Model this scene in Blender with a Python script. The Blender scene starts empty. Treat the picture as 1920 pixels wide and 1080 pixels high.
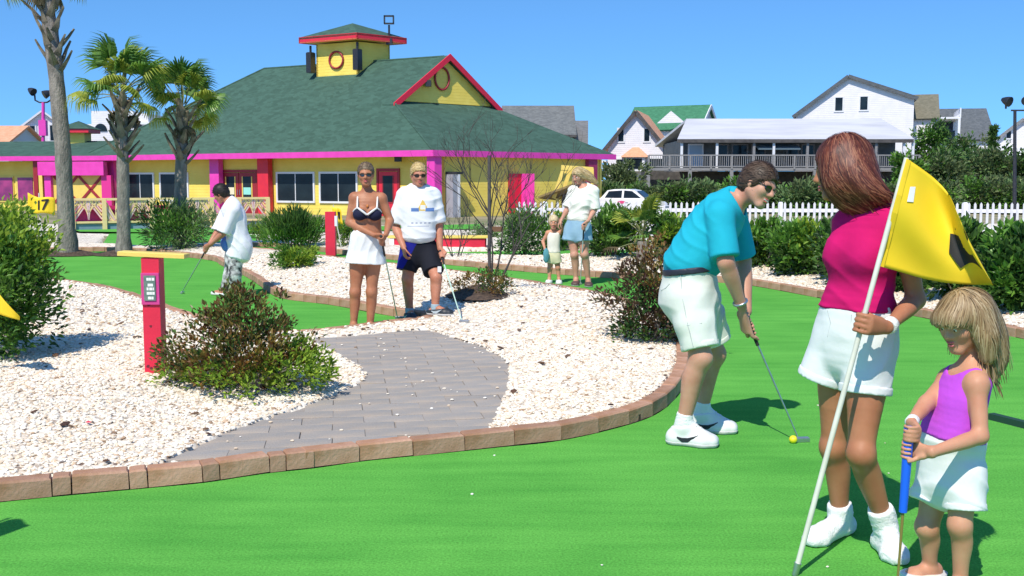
import bpy, math, random
import numpy as np
from mathutils import Vector, Matrix

scene = bpy.context.scene
COL = scene.collection
rng = np.random.default_rng(7)
random.seed(7)

# ------------------------------------------------------------------ camera
F_PX, HOR, CAMH = 2000.0, 338.0, 1.5
PITCH = math.atan((540.0 - HOR) / F_PX)
cam_d = bpy.data.cameras.new('camera')
cam_d.sensor_width = 36.0
cam_d.lens = 36.0 * F_PX / 1920.0
cam_d.clip_start, cam_d.clip_end = 0.05, 6000
cam = bpy.data.objects.new('camera', cam_d)
cam.location = (0, 0, CAMH)
cam.rotation_euler = (math.pi / 2 - PITCH, 0, 0)
COL.objects.link(cam)
scene.camera = cam

# ------------------------------------------------------------------ sky and sun
SUN_AZ, SUN_EL = 23.0, 53.0          # azimuth: shadows run this far to the right of straight ahead
w = bpy.data.worlds.new('World'); scene.world = w
w.use_nodes = True
nt = w.node_tree
bg = nt.nodes['Background']
sky = nt.nodes.new('ShaderNodeTexSky')
sky.sky_type = 'NISHITA'
sky.sun_disc = False
sky.sun_elevation = math.radians(SUN_EL)
sky.sun_rotation = math.radians(180 + SUN_AZ)
sky.altitude = 0
sky.air_density = 0.8
sky.dust_density = 0.15
sky.ozone_density = 2.0
tcw = nt.nodes.new('ShaderNodeTexCoord')          # clear dry air: the blue reaches low down to the horizon
adw = nt.nodes.new('ShaderNodeVectorMath'); adw.operation = 'ADD'; adw.inputs[1].default_value = (0, 0, 0.13)
nmw = nt.nodes.new('ShaderNodeVectorMath'); nmw.operation = 'NORMALIZE'
nt.links.new(tcw.outputs['Generated'], adw.inputs[0]); nt.links.new(adw.outputs[0], nmw.inputs[0]); nt.links.new(nmw.outputs[0], sky.inputs[0])
tint = nt.nodes.new('ShaderNodeMix'); tint.data_type = 'RGBA'; tint.blend_type = 'MULTIPLY'; tint.inputs[0].default_value = 1
tint.inputs[7].default_value = (0.65, 1.12, 1.42, 1)
nt.links.new(sky.outputs[0], tint.inputs[6]); nt.links.new(tint.outputs[2], bg.inputs[0])
bg.inputs[1].default_value = 0.15
sd = bpy.data.lights.new('sun', 'SUN')
sd.energy = 5.0
sd.angle = math.radians(0.5)
sd.color = (1.0, 0.94, 0.83)
sun = bpy.data.objects.new('sun', sd)
trav = Vector((math.sin(math.radians(SUN_AZ)) * math.cos(math.radians(SUN_EL)),
               math.cos(math.radians(SUN_AZ)) * math.cos(math.radians(SUN_EL)),
               -math.sin(math.radians(SUN_EL))))
sun.rotation_euler = trav.to_track_quat('-Z', 'Y').to_euler()
sun.location = (-8, -10, 20)
COL.objects.link(sun)
vs = scene.view_settings
vs.view_transform = 'Standard'; vs.look = 'None'; vs.gamma = 1.0; vs.exposure = 0.0
vs.use_curve_mapping = False

# ------------------------------------------------------------------ where a picture point lies in the world
def ray(px, py):
    x = (px - 960.0) / F_PX; y = (540.0 - py) / F_PX
    c, s = math.cos(PITCH), math.sin(PITCH)
    return Vector((x, c + y * s, y * c - s))      # camera looks along +Y, tilted down
def W(px, py, d):                                 # point at world distance y = d
    r = ray(px, py); t = d / r.y
    return Vector((r.x * t, d, CAMH + r.z * t))
def G(px, py, z=0.0):                             # point on the level z
    r = ray(px, py); t = (z - CAMH) / r.z
    return Vector((r.x * t, r.y * t, z))

# ------------------------------------------------------------------ mesh helpers
ORG = {}
def tag(o, label=None, cat=None, group=None, kind=None):
    if label: o['label'] = label
    if cat: o['category'] = cat
    if group: o['group'] = group
    if kind: o['kind'] = kind
    return o
def empty(name, loc=(0, 0, 0), label=None, cat=None, group=None, local=False, kind=None):
    o = bpy.data.objects.new(name, None)
    o.empty_display_size = 0.2
    COL.objects.link(o)
    o.location = loc
    ORG[o] = Vector((0, 0, 0)) if local else Vector(loc)
    return tag(o, label, cat, group, kind)
def mesh_np(name, verts, faces, mats, smooth=False, mi=None):
    """verts (n,3); faces: (m,k) array or list of such arrays"""
    me = bpy.data.meshes.new(name)
    verts = np.asarray(verts, dtype=np.float32)
    fl = faces if isinstance(faces, list) else [faces]
    fl = [np.asarray(a, dtype=np.int32) for a in fl if len(a)]
    nloop = sum(a.size for a in fl); nf = sum(len(a) for a in fl)
    me.vertices.add(len(verts)); me.vertices.foreach_set('co', verts.ravel())
    me.loops.add(nloop); me.loops.foreach_set('vertex_index', np.concatenate([a.ravel() for a in fl]))
    me.polygons.add(nf)
    tot = np.concatenate([np.full(len(a), a.shape[1], dtype=np.int32) for a in fl])
    st = np.concatenate([[0], np.cumsum(tot)[:-1]]).astype(np.int32)
    me.polygons.foreach_set('loop_start', st)
    me.polygons.foreach_set('loop_total', tot)
    me.polygons.foreach_set('use_smooth', np.full(nf, smooth, dtype=bool))
    if mi is not None: me.polygons.foreach_set('material_index', np.asarray(mi, dtype=np.int32))
    for m in (mats if isinstance(mats, (list, tuple)) else [mats]): me.materials.append(m)
    me.update(calc_edges=True)
    me.validate()
    return me
def put(name, me, parent=None, origin=None, **kw):
    o = bpy.data.objects.new(name, me); COL.objects.link(o)
    if parent is not None:
        o.parent = parent; ORG[o] = ORG[parent]
        if ORG[parent].length > 0: me.transform(Matrix.Translation(-ORG[parent]))
    elif origin is not None:
        origin = Vector(origin); me.transform(Matrix.Translation(-origin)); o.location = origin; ORG[o] = origin
    else: ORG[o] = Vector((0, 0, 0))
    return tag(o, **kw)
def put_shared(name, me, parent, loc=(0, 0, 0), rot=None, scale=None, **kw):
    o = bpy.data.objects.new(name, me); COL.objects.link(o)
    if parent is not None:
        o.parent = parent; o.location = Vector(loc) - ORG[parent]; ORG[o] = Vector((0, 0, 0))
    else: o.location = loc
    if rot is not None:
        if isinstance(rot, Matrix): o.rotation_euler = rot.to_euler()
        else: o.rotation_euler = rot
    if scale is not None: o.scale = scale
    return tag(o, **kw)

class MB:
    def __init__(s): s.v = []; s.f = []; s.mi = []; s.sm = []
    def add(s, vs, fs, mi=0, sm=False):
        b = len(s.v); s.v += [tuple(p) for p in vs]
        for f in fs: s.f.append(tuple(b + i for i in f)); s.mi.append(mi); s.sm.append(sm)
        return s
    def box(s, c, size, R=None, mi=0):
        c = Vector(c); hx, hy, hz = [a / 2 for a in size]
        vs = [Vector((x, y, z)) for z in (-hz, hz) for x, y in ((-hx, -hy), (hx, -hy), (hx, hy), (-hx, hy))]
        if R is not None: vs = [R @ v for v in vs]
        return s.add([c + v for v in vs], [(3, 2, 1, 0), (4, 5, 6, 7), (0, 1, 5, 4), (1, 2, 6, 5), (2, 3, 7, 6), (3, 0, 4, 7)], mi)
    def bbox(s, c, size, R=None, mi=0, b=0.004):     # box with chamfered top edges
        c = Vector(c); hx, hy, hz = [a / 2 for a in size]
        vs = []
        for z, k in ((-hz, 0), (hz - b, 0), (hz, b)):
            vs += [Vector((x, y, z)) for x, y in ((-hx + k, -hy + k), (hx - k, -hy + k), (hx - k, hy - k), (-hx + k, hy - k))]
        if R is not None: vs = [R @ v for v in vs]
        fs = [(3, 2, 1, 0), (8, 9, 10, 11)]
        for l in (0, 4):
            for i in range(4): fs.append((l + i, l + (i + 1) % 4, l + 4 + (i + 1) % 4, l + 4 + i))
        return s.add([c + v for v in vs], fs, mi)
    def beam(s, a, b, wd, ht, up=(0, 0, 1), mi=0):
        a, b = Vector(a), Vector(b); d = (b - a).normalized(); up = Vector(up)
        x = d.cross(up)
        if x.length < 1e-4: x = d.cross(Vector((0, 1, 0)))
        x.normalize(); u = x.cross(d).normalized()
        vs = []
        for p in (a, b):
            vs += [p - x * wd / 2 - u * ht / 2, p + x * wd / 2 - u * ht / 2, p + x * wd / 2 + u * ht / 2, p - x * wd / 2 + u * ht / 2]
        return s.add(vs, [(3, 2, 1, 0), (4, 5, 6, 7), (0, 1, 5, 4), (1, 2, 6, 5), (2, 3, 7, 6), (3, 0, 4, 7)], mi)
    def tube(s, pts, rad, n=8, mi=0, sm=True, caps=True):
        pts = [Vector(p) for p in pts]
        if not hasattr(rad, '__len__'): rad = [rad] * len(pts)
        vs = []; x = None
        for i, p in enumerate(pts):
            t = (pts[min(i + 1, len(pts) - 1)] - pts[max(i - 1, 0)]).normalized()
            if x is None:
                x = t.cross(Vector((0, 0, 1)))
                if x.length < 1e-3: x = t.cross(Vector((0, 1, 0)))
            x = (x - t * x.dot(t)).normalized(); y = t.cross(x)
            for k in range(n):
                a = 2 * math.pi * k / n
                vs.append(p + (x * math.cos(a) + y * math.sin(a)) * rad[i])
        fs = []
        for i in range(len(pts) - 1):
            for k in range(n):
                k2 = (k + 1) % n
                fs.append((i * n + k, i * n + k2, (i + 1) * n + k2, (i + 1) * n + k))
        s.add(vs, fs, mi, sm)
        if caps:
            s.add(vs[:n], [tuple(range(n))[::-1]], mi); s.add(vs[-n:], [tuple(range(n))], mi)
        return s
    def ball(s, c, r, n=12, m=8, mi=0, R=None):
        c = Vector(c); r = Vector(r) if hasattr(r, '__len__') else Vector((r, r, r))
        vs = []
        for j in range(m + 1):
            th = math.pi * j / m
            for i in range(n):
                ph = 2 * math.pi * i / n
                v = Vector((math.sin(th) * math.cos(ph) * r.x, math.sin(th) * math.sin(ph) * r.y, math.cos(th) * r.z))
                vs.append(c + (R @ v if R is not None else v))
        fs = []
        for j in range(m):
            for i in range(n):
                i2 = (i + 1) % n
                fs.append((j * n + i, (j + 1) * n + i, (j + 1) * n + i2, j * n + i2))
        return s.add(vs, fs, mi, True)
    def prism(s, poly, z0, z1, mi=0, xf=None):       # poly: (x,y) list, counter-clockwise
        n = len(poly)
        vs = [Vector((p[0], p[1], z0)) for p in poly] + [Vector((p[0], p[1], z1)) for p in poly]
        if xf: vs = [xf(v) for v in vs]
        fs = [tuple(range(n))[::-1], tuple(range(n, 2 * n))]
        for i in range(n): fs.append((i, (i + 1) % n, n + (i + 1) % n, n + i))
        return s.add(vs, fs, mi)
    def slab(s, poly, off, mi=0):                    # a 3-D polygon thickened by the vector off
        poly = [Vector(p) for p in poly]; off = Vector(off); n = len(poly)
        vs = poly + [p + off for p in poly]
        fs = [tuple(range(n)), tuple(range(n, 2 * n))[::-1]]
        for i in range(n): fs.append((i, n + i, n + (i + 1) % n, (i + 1) % n))
        return s.add(vs, fs, mi)
    def mesh(s, name, mats):
        me = bpy.data.meshes.new(name)
        me.from_pydata(s.v, [], s.f)
        for m in (mats if isinstance(mats, (list, tuple)) else [mats]): me.materials.append(m)
        me.polygons.foreach_set('material_index', s.mi)
        me.polygons.foreach_set('use_smooth', s.sm)
        me.validate(); me.update()
        return me
    def build(s, name, mats, parent=None, origin=None, **kw):
        return put(name, s.mesh(name, mats), parent, origin, **kw)

def rotz(a): return Matrix.Rotation(a, 3, 'Z')
def frame3(x, y, z): return Matrix((x, y, z)).transposed()
def copy_tree(o, parent=None):
    c = o.copy(); COL.objects.link(c); ORG[c] = ORG.get(o, Vector((0, 0, 0)))
    if parent is not None: c.parent = parent
    for ch in list(o.children): copy_tree(ch, c)
    return c

# ------------------------------------------------------------------ materials
def new_mat(name):
    m = bpy.data.materials.new(name); m.use_nodes = True
    return m, m.node_tree, m.node_tree.nodes['Principled BSDF']
def setc(s, c): s.default_value = (c[0], c[1], c[2], 1)
def M(name, c, c2=None, scale=8.0, rough=0.7, bump=0.0, bscale=60.0, metal=0.0, island=0.0, stretch=None, spec=0.5,
      sub=0.0, trans=0.0, detail=4.0, bdist=0.01, contrast=(0.35, 0.65)):
    m, t, p = new_mat(name); L = t.links.new
    p.inputs['Roughness'].default_value = rough; p.inputs['Metallic'].default_value = metal
    p.inputs['Specular IOR Level'].default_value = spec
    tc = t.nodes.new('ShaderNodeTexCoord'); vec = tc.outputs['Object']
    if stretch:
        mp = t.nodes.new('ShaderNodeMapping'); mp.inputs['Scale'].default_value = stretch
        L(vec, mp.inputs[0]); vec = mp.outputs[0]
    out = None
    if c2 is not None:
        n = t.nodes.new('ShaderNodeTexNoise'); n.inputs['Scale'].default_value = scale; n.inputs['Detail'].default_value = detail
        L(vec, n.inputs['Vector'])
        r = t.nodes.new('ShaderNodeMapRange'); r.inputs[1].default_value, r.inputs[2].default_value = contrast
        L(n.outputs['Fac'], r.inputs[0])
        mx = t.nodes.new('ShaderNodeMix'); mx.data_type = 'RGBA'
        setc(mx.inputs[6], c); setc(mx.inputs[7], c2); L(r.outputs[0], mx.inputs[0]); out = mx.outputs[2]
    if island > 0:
        g = t.nodes.new('ShaderNodeNewGeometry')
        hv = t.nodes.new('ShaderNodeHueSaturation')
        r2 = t.nodes.new('ShaderNodeMapRange'); r2.inputs[3].default_value = 1 - island; r2.inputs[4].default_value = 1 + island
        L(g.outputs['Random Per Island'], r2.inputs[0]); L(r2.outputs[0], hv.inputs['Value'])
        if out is None: setc(hv.inputs['Color'], c)
        else: L(out, hv.inputs['Color'])
        out = hv.outputs[0]
    if out is None: setc(p.inputs['Base Color'], c)
    else: L(out, p.inputs['Base Color'])
    if bump > 0:
        n2 = t.nodes.new('ShaderNodeTexNoise'); n2.inputs['Scale'].default_value = bscale; n2.inputs['Detail'].default_value = 3
        L(vec, n2.inputs['Vector'])
        b = t.nodes.new('ShaderNodeBump'); b.inputs['Strength'].default_value = bump; b.inputs['Distance'].default_value = bdist
        L(n2.outputs['Fac'], b.inputs['Height']); L(b.outputs[0], p.inputs['Normal'])
    if sub > 0:
        p.inputs['Subsurface Weight'].default_value = sub
        p.inputs['Subsurface Radius'].default_value = (0.012, 0.005, 0.003)
        p.inputs['Subsurface Scale'].default_value = 0.6
    if trans > 0: p.inputs['Transmission Weight'].default_value = trans
    return m
def ramp_mat(name, cols, rough=0.6, trans=0.25, spec=0.3):
    """leaf material: each leaf (mesh island) takes its own colour from the list; some light passes through"""
    m, t, p = new_mat(name); L = t.links.new
    g = t.nodes.new('ShaderNodeNewGeometry'); cr = t.nodes.new('ShaderNodeValToRGB')
    e = cr.color_ramp.elements
    while len(e) < len(cols): e.new(0.5)
    for i, c in enumerate(cols): e[i].position = i / (len(cols) - 1); e[i].color = (c[0], c[1], c[2], 1)
    L(g.outputs['Random Per Island'], cr.inputs[0]); L(cr.outputs[0], p.inputs['Base Color'])
    p.inputs['Roughness'].default_value = rough; p.inputs['Specular IOR Level'].default_value = spec
    tr = t.nodes.new('ShaderNodeBsdfTranslucent'); L(cr.outputs[0], tr.inputs[0])
    mx = t.nodes.new('ShaderNodeMixShader'); mx.inputs[0].default_value = trans
    L(p.outputs[0], mx.inputs[1]); L(tr.outputs[0], mx.inputs[2]); L(mx.outputs[0], t.nodes['Material Output'].inputs[0])
    return m
def siding(name, c, c2, pitch=0.14, rough=0.6):
    m = M(name, c, c2, scale=1.5, rough=rough)
    t = m.node_tree; L = t.links.new; p = t.nodes['Principled BSDF']
    tc = t.nodes.new('ShaderNodeTexCoord'); sx = t.nodes.new('ShaderNodeSeparateXYZ'); L(tc.outputs['Object'], sx.inputs[0])
    a = t.nodes.new('ShaderNodeMath'); a.operation = 'DIVIDE'; a.inputs[1].default_value = pitch; L(sx.outputs[2], a.inputs[0])
    fr = t.nodes.new('ShaderNodeMath'); fr.operation = 'FRACT'; L(a.outputs[0], fr.inputs[0])
    b = t.nodes.new('ShaderNodeBump'); b.inputs['Strength'].default_value = 0.6; b.inputs['Distance'].default_value = 0.02; b.invert = True
    L(fr.outputs[0], b.inputs['Height']); L(b.outputs[0], p.inputs['Normal'])
    return m
def shingle(name, c, c2, bw=0.35, rh=0.18):
    m, t, p = new_mat(name); L = t.links.new
    tc = t.nodes.new('ShaderNodeTexCoord')
    n = t.nodes.new('ShaderNodeTexNoise'); n.inputs['Scale'].default_value = 9.0; n.inputs['Detail'].default_value = 7; n.inputs['Roughness'].default_value = 0.75
    L(tc.outputs['Object'], n.inputs['Vector'])
    n2 = t.nodes.new('ShaderNodeTexVoronoi'); n2.inputs['Scale'].default_value = 6.0
    mp = t.nodes.new('ShaderNodeMapping'); mp.inputs['Scale'].default_value = (0.6, 0.6, 1.6); L(tc.outputs['Object'], mp.inputs[0]); L(mp.outputs[0], n2.inputs['Vector'])
    ad = t.nodes.new('ShaderNodeMix'); ad.inputs[0].default_value = 0.45
    sc = t.nodes.new('ShaderNodeSeparateColor'); L(n2.outputs['Color'], sc.inputs[0])
    L(n.outputs['Fac'], ad.inputs[2]); L(sc.outputs[0], ad.inputs[3])
    r = t.nodes.new('ShaderNodeMapRange'); r.inputs[1].default_value = 0.25; r.inputs[2].default_value = 0.75; L(ad.outputs[0], r.inputs[0])
    mx = t.nodes.new('ShaderNodeMix'); mx.data_type = 'RGBA'; setc(mx.inputs[6], c); setc(mx.inputs[7], c2)
    L(r.outputs[0], mx.inputs[0]); L(mx.outputs[2], p.inputs['Base Color'])
    b = t.nodes.new('ShaderNodeBump'); b.inputs['Strength'].default_value = 0.5; b.inputs['Distance'].default_value = 0.02
    L(ad.outputs[0], b.inputs['Height']); L(b.outputs[0], p.inputs['Normal'])
    p.inputs['Roughness'].default_value = 0.9
    return m

YEL = siding('yellow_siding', (0.80, 0.60, 0.095), (0.87, 0.67, 0.13))
YELP = M('yellow_paint', (0.85, 0.62, 0.14), (0.78, 0.56, 0.12), scale=4, rough=0.5)
MAG = M('magenta_paint', (0.82, 0.06, 0.44), (0.74, 0.05, 0.38), scale=3, rough=0.45)
REDP = M('red_paint', (0.74, 0.025, 0.045), (0.66, 0.02, 0.05), scale=4, rough=0.5)
CRIM = M('crimson_paint', (0.72, 0.016, 0.052), (0.64, 0.014, 0.046), scale=6, rough=0.55, bump=0.2, bscale=90)
DKRED = M('dark_red_paint', (0.35, 0.02, 0.03), (0.30, 0.018, 0.025), scale=4, rough=0.5)
GRNROOF = shingle('green_shingles', (0.030, 0.074, 0.050), (0.051, 0.116, 0.083))
WHT = M('white_paint', (0.78, 0.77, 0.78), (0.72, 0.71, 0.73), scale=5, rough=0.5)
WHTW = siding('white_siding', (0.78, 0.74, 0.76), (0.72, 0.69, 0.71), 0.2)
GLASS = M('dark_glass', (0.008, 0.012, 0.018), (0.02, 0.032, 0.04), scale=0.8, rough=0.12, spec=0.22)
BLACK = M('black_metal', (0.015, 0.015, 0.02), (0.03, 0.03, 0.035), scale=20, rough=0.45)
GREYW = M('weathered_wood', (0.20, 0.195, 0.195), (0.28, 0.27, 0.27), scale=3, rough=0.9, stretch=(1, 1, 6))
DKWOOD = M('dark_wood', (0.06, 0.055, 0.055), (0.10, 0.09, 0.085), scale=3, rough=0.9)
STEEL = M('steel', (0.55, 0.56, 0.58), (0.45, 0.46, 0.48), scale=30, rough=0.3, metal=0.9)
BARK = M('bark', (0.16, 0.13, 0.10), (0.28, 0.25, 0.21), scale=14, rough=0.95, bump=0.8, bscale=40, stretch=(1, 1, 0.4))
GREYM = M('grey_metal', (0.40, 0.40, 0.43), (0.33, 0.33, 0.36), scale=3, rough=0.5)

# ================================================================== the ground
def inpoly(X, Y, poly):
    r = np.zeros(X.shape, bool); n = len(poly)
    for i in range(n):
        x1, y1 = poly[i]; x2, y2 = poly[(i + 1) % n]
        if y1 == y2: continue
        c = (y1 > Y) != (y2 > Y)
        r ^= c & (X < (x2 - x1) * (Y - y1) / (y2 - y1) + x1)
    return r
def pdist(X, Y, poly, closed=True):
    d = np.full(X.shape, 1e9); n = len(poly)
    for i in range(n if closed else n - 1):
        x1, y1 = poly[i]; x2, y2 = poly[(i + 1) % n]
        dx, dy = x2 - x1, y2 - y1; L = dx * dx + dy * dy
        if L < 1e-12: continue
        t = np.clip(((X - x1) * dx + (Y - y1) * dy) / L, 0, 1)
        d = np.minimum(d, (X - x1 - t * dx) ** 2 + (Y - y1 - t * dy) ** 2)
    return np.sqrt(d)
def catmull(pts, n=5):
    out = []; N = len(pts)
    for i in range(N - 1):
        p0, p1, p2, p3 = pts[max(i - 1, 0)], pts[i], pts[i + 1], pts[min(i + 2, N - 1)]
        for k in range(n):
            t = k / n
            out.append(tuple(0.5 * (2 * p1[j] + (p2[j] - p0[j]) * t + (2 * p0[j] - 5 * p1[j] + 4 * p2[j] - p3[j]) * t * t
                                    + (3 * p1[j] - p0[j] - 3 * p2[j] + p3[j]) * t ** 3) for j in range(2)))
    out.append(tuple(pts[-1])); return out
def g2(l, z=0.0): return [(G(x, y, z).x, G(x, y, z).y) for x, y in l]

front_edge = catmull(g2([(-520, 1000), (-260, 972), (0, 942), (140, 928), (270, 916), (385, 905), (490, 889), (590, 878), (690, 864), (840, 849),
                         (935, 839), (1040, 828), (1140, 807), (1220, 782), (1262, 752), (1286, 715), (1291, 680), (1282, 642), (1252, 606)]), 6)
bed_back = catmull(g2([(1252, 606), (1200, 582), (1140, 563), (1060, 548), (960, 532), (850, 516), (740, 503), (640, 491), (530, 476), (452, 470)]), 4)
strip_top = catmull(g2([(440, 462), (530, 464), (640, 477), (740, 488), (830, 496), (1000, 511), (1150, 522), (1290, 527), (1395, 534), (1520, 556), (1700, 590), (1920, 636), (2150, 690), (2500, 790)]), 4)
greenA = front_edge + bed_back[1:] + strip_top + [(7.5, 4.0), (7.5, 1.2), (-6, 1.2), (-6, 3.9)]
b_top = catmull(g2([(-140, 474), (0, 473), (130, 472), (250, 473), (386, 487), (413, 497), (432, 508), (457, 517), (484, 534), (504, 549), (534, 561), (620, 572), (700, 587), (760, 597), (803, 604)]), 5)
b_bot = catmull(g2([(803, 604), (790, 609), (700, 619), (590, 633), (500, 634), (420, 618), (340, 594), (275, 569), (200, 547), (100, 532), (0, 525), (-140, 519)]), 5)
greenB = b_top + b_bot[1:]
greenC = g2([(815, 473), (1000, 470), (1230, 468), (1235, 481), (1000, 487), (830, 483)])
greenD = g2([(205, 438), (330, 437), (480, 440), (480, 452), (300, 466), (190, 462)])
greenE = g2([(130, 428), (320, 428), (700, 424), (900, 420), (900, 429), (600, 434), (320, 436), (150, 434)])
greens = [greenA, greenB, greenC, greenD, greenE]
pathP = catmull(g2([(285, 876), (340, 850), (420, 815), (500, 785), (560, 765), (640, 735), (688, 705), (645, 672), (600, 650), (575, 637)], .075), 4) + \
        catmull(g2([(800, 617), (850, 634), (905, 652), (945, 676), (955, 705), (946, 745), (925, 790), (912, 815)], .075), 4)
def smooth(a, b, x): 
    t = np.clip((x - a) / (b - a), 0, 1); return t * t * (3 - 2 * t)
def wob(X, Y): return np.sin(X * 2.1 + 1.3 * np.sin(Y * 1.7)) * np.sin(Y * 1.9 + X * .6) 
def hfield(X, Y):
    X = np.asarray(X, float); Y = np.asarray(Y, float)
    ing = np.zeros(X.shape, bool); dg = np.full(X.shape, 9.0)
    for p in greens:
        ing |= inpoly(X, Y, p); dg = np.minimum(dg, pdist(X, Y, p))
    inp = inpoly(X, Y, pathP); dp = pdist(X, Y, pathP)
    dd = np.minimum(dg, dp)
    h = 0.086 + 0.10 * smooth(0.1, 1.5, dd) + 0.02 * wob(X, Y) * smooth(0.1, .6, dd)
    h = np.where(dg < .11, 0.055, h); h = np.where(inp, 0.045, h); h = np.where(ing | (dg < .055), -0.05, h)
    h = h - 0.15 * smooth(22, 30, Y)                     # the stone beds run out towards the buildings
    return h, ing, inp, dd
def zg(x, y):
    h, ing, inp, d = hfield(np.array([x]), np.array([y]))
    if ing[0]: return 0.0
    if inp[0]: return 0.075
    return max(float(h[0]), 0.0)
def on(px, py):                                          # picture point resting on whatever ground is there
    p = G(px, py, 0.05)
    for _ in range(4): p = G(px, py, zg(p.x, p.y))
    return p

# --- materials of the ground
def turf_mat():
    m, t, p = new_mat('putting_turf'); L = t.links.new
    tc = t.nodes.new('ShaderNodeTexCoord')
    a = t.nodes.new('ShaderNodeTexNoise'); a.inputs['Scale'].default_value = 1.1; a.inputs['Detail'].default_value = 5; a.inputs['Roughness'].default_value = .6
    b = t.nodes.new('ShaderNodeTexNoise'); b.inputs['Scale'].default_value = 95; b.inputs['Detail'].default_value = 4; b.inputs['Roughness'].default_value = .7
    mp = t.nodes.new('ShaderNodeMapping'); mp.inputs['Scale'].default_value = (0.35, 2.6, 1); L(tc.outputs['Object'], mp.inputs[0])
    c = t.nodes.new('ShaderNodeTexNoise'); c.inputs['Scale'].default_value = 3.0; c.inputs['Detail'].default_value = 6
    L(tc.outputs['Object'], a.inputs['Vector']); L(tc.outputs['Object'], b.inputs['Vector']); L(mp.outputs[0], c.inputs['Vector'])
    m1 = t.nodes.new('ShaderNodeMix'); m1.data_type = 'RGBA'
    r1 = t.nodes.new('ShaderNodeMapRange'); r1.inputs[1].default_value = .35; r1.inputs[2].default_value = .65
    ad = t.nodes.new('ShaderNodeMath'); ad.operation = 'ADD'; L(a.outputs[0], ad.inputs[0]); L(c.outputs[0], ad.inputs[1])
    hf = t.nodes.new('ShaderNodeMath'); hf.operation = 'MULTIPLY'; hf.inputs[1].default_value = .5; L(ad.outputs[0], hf.inputs[0])
    L(hf.outputs[0], r1.inputs[0]); L(r1.outputs[0], m1.inputs[0])
    setc(m1.inputs[6], (0.080, 0.315, 0.048)); setc(m1.inputs[7], (0.130, 0.425, 0.070))
    m2 = t.nodes.new('ShaderNodeMix'); m2.data_type = 'RGBA'; m2.blend_type = 'MULTIPLY'; m2.inputs[0].default_value = 1
    r2 = t.nodes.new('ShaderNodeMapRange'); r2.inputs[1].default_value = .3; r2.inputs[2].default_value = .7; r2.inputs[3].default_value = .62; r2.inputs[4].default_value = 1.34
    L(b.outputs[0], r2.inputs[0]); L(m1.outputs[2], m2.inputs[6]); L(r2.outputs[0], m2.inputs[7]); L(m2.outputs[2], p.inputs['Base Color'])
    bu = t.nodes.new('ShaderNodeBump'); bu.inputs['Strength'].default_value = .55; bu.inputs['Distance'].default_value = .006
    L(b.outputs[0], bu.inputs['Height']); L(bu.outputs[0], p.inputs['Normal'])
    p.inputs['Roughness'].default_value = .95; p.inputs['Specular IOR Level'].default_value = .05
    return m
TURF = turf_mat()
def gravel_mat():
    m, t, p = new_mat('white_gravel'); L = t.links.new
    tc = t.nodes.new('ShaderNodeTexCoord')
    v = t.nodes.new('ShaderNodeTexVoronoi'); v.inputs['Scale'].default_value = 26
    L(tc.outputs['Object'], v.inputs['Vector'])
    sp = t.nodes.new('ShaderNodeSeparateColor'); L(v.outputs['Color'], sp.inputs[0])
    cr = t.nodes.new('ShaderNodeValToRGB'); e = cr.color_ramp.elements
    cols = [(0, (.20, .13, .10)), (.06, (.50, .40, .30)), (.3, (.70, .60, .48)), (.65, (.78, .70, .58)), (1, (.82, .76, .67))]
    while len(e) < len(cols): e.new(.5)
    for i, (po, c) in enumerate(cols): e[i].position = po; e[i].color = (*c, 1)
    L(sp.outputs[0], cr.inputs[0]); L(cr.outputs[0], p.inputs['Base Color'])
    b = t.nodes.new('ShaderNodeBump'); b.invert = True; b.inputs['Strength'].default_value = .6; b.inputs['Distance'].default_value = .015
    L(v.outputs['Distance'], b.inputs['Height']); L(b.outputs[0], p.inputs['Normal']); p.inputs['Roughness'].default_value = .85
    return m
GRAV = gravel_mat()
EARTH = M('dry_ground', (0.16, 0.17, 0.07), (0.32, 0.27, 0.17), scale=0.35, rough=0.95, bump=.3, bscale=8, detail=8)
MULCH = M('mulch', (0.035, 0.022, 0.014), (0.11, 0.07, 0.045), scale=22, rough=0.95, bump=.8, bscale=60)
def brick_mat(name, c, c2, vr=.16, sc=9):
    m = M(name, c, c2, scale=sc, rough=.9, bump=.55, bscale=70, detail=7, bdist=.006)
    t = m.node_tree; L = t.links.new; p = t.nodes['Principled BSDF']
    src = p.inputs['Base Color'].links[0].from_socket
    oi = t.nodes.new('ShaderNodeObjectInfo'); hv = t.nodes.new('ShaderNodeHueSaturation')
    r = t.nodes.new('ShaderNodeMapRange'); r.inputs[3].default_value = 1 - vr; r.inputs[4].default_value = 1 + vr
    L(oi.outputs['Random'], r.inputs[0]); L(r.outputs[0], hv.inputs['Value']); L(src, hv.inputs['Color']); L(hv.outputs[0], p.inputs['Base Color'])
    return m
BRICK = brick_mat('edging_brick', (0.35, 0.178, 0.098), (0.47, 0.270, 0.185))
PAVER = brick_mat('grey_paver', (0.285, 0.267, 0.25), (0.41, 0.335, 0.265), .06, 3.2)
def stone_mat():
    m, t, p = new_mat('pebbles'); L = t.links.new
    g = t.nodes.new('ShaderNodeNewGeometry'); cr = t.nodes.new('ShaderNodeValToRGB'); e = cr.color_ramp.elements
    cols = [(0, (.22, .13, .08)), (.025, (.50, .34, .21)), (.08, (.70, .54, .38)), (.30, (.79, .68, .53)), (.7, (.82, .74, .62)), (1, (.84, .79, .71))]
    while len(e) < len(cols): e.new(.5)
    for i, (po, c) in enumerate(cols): e[i].position = po; e[i].color = (*c, 1)
    L(g.outputs['Random Per Island'], cr.inputs[0])
    L(cr.outputs[0], p.inputs['Base Color']); p.inputs['Roughness'].default_value = .8
    return m
STONE = stone_mat()

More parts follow.
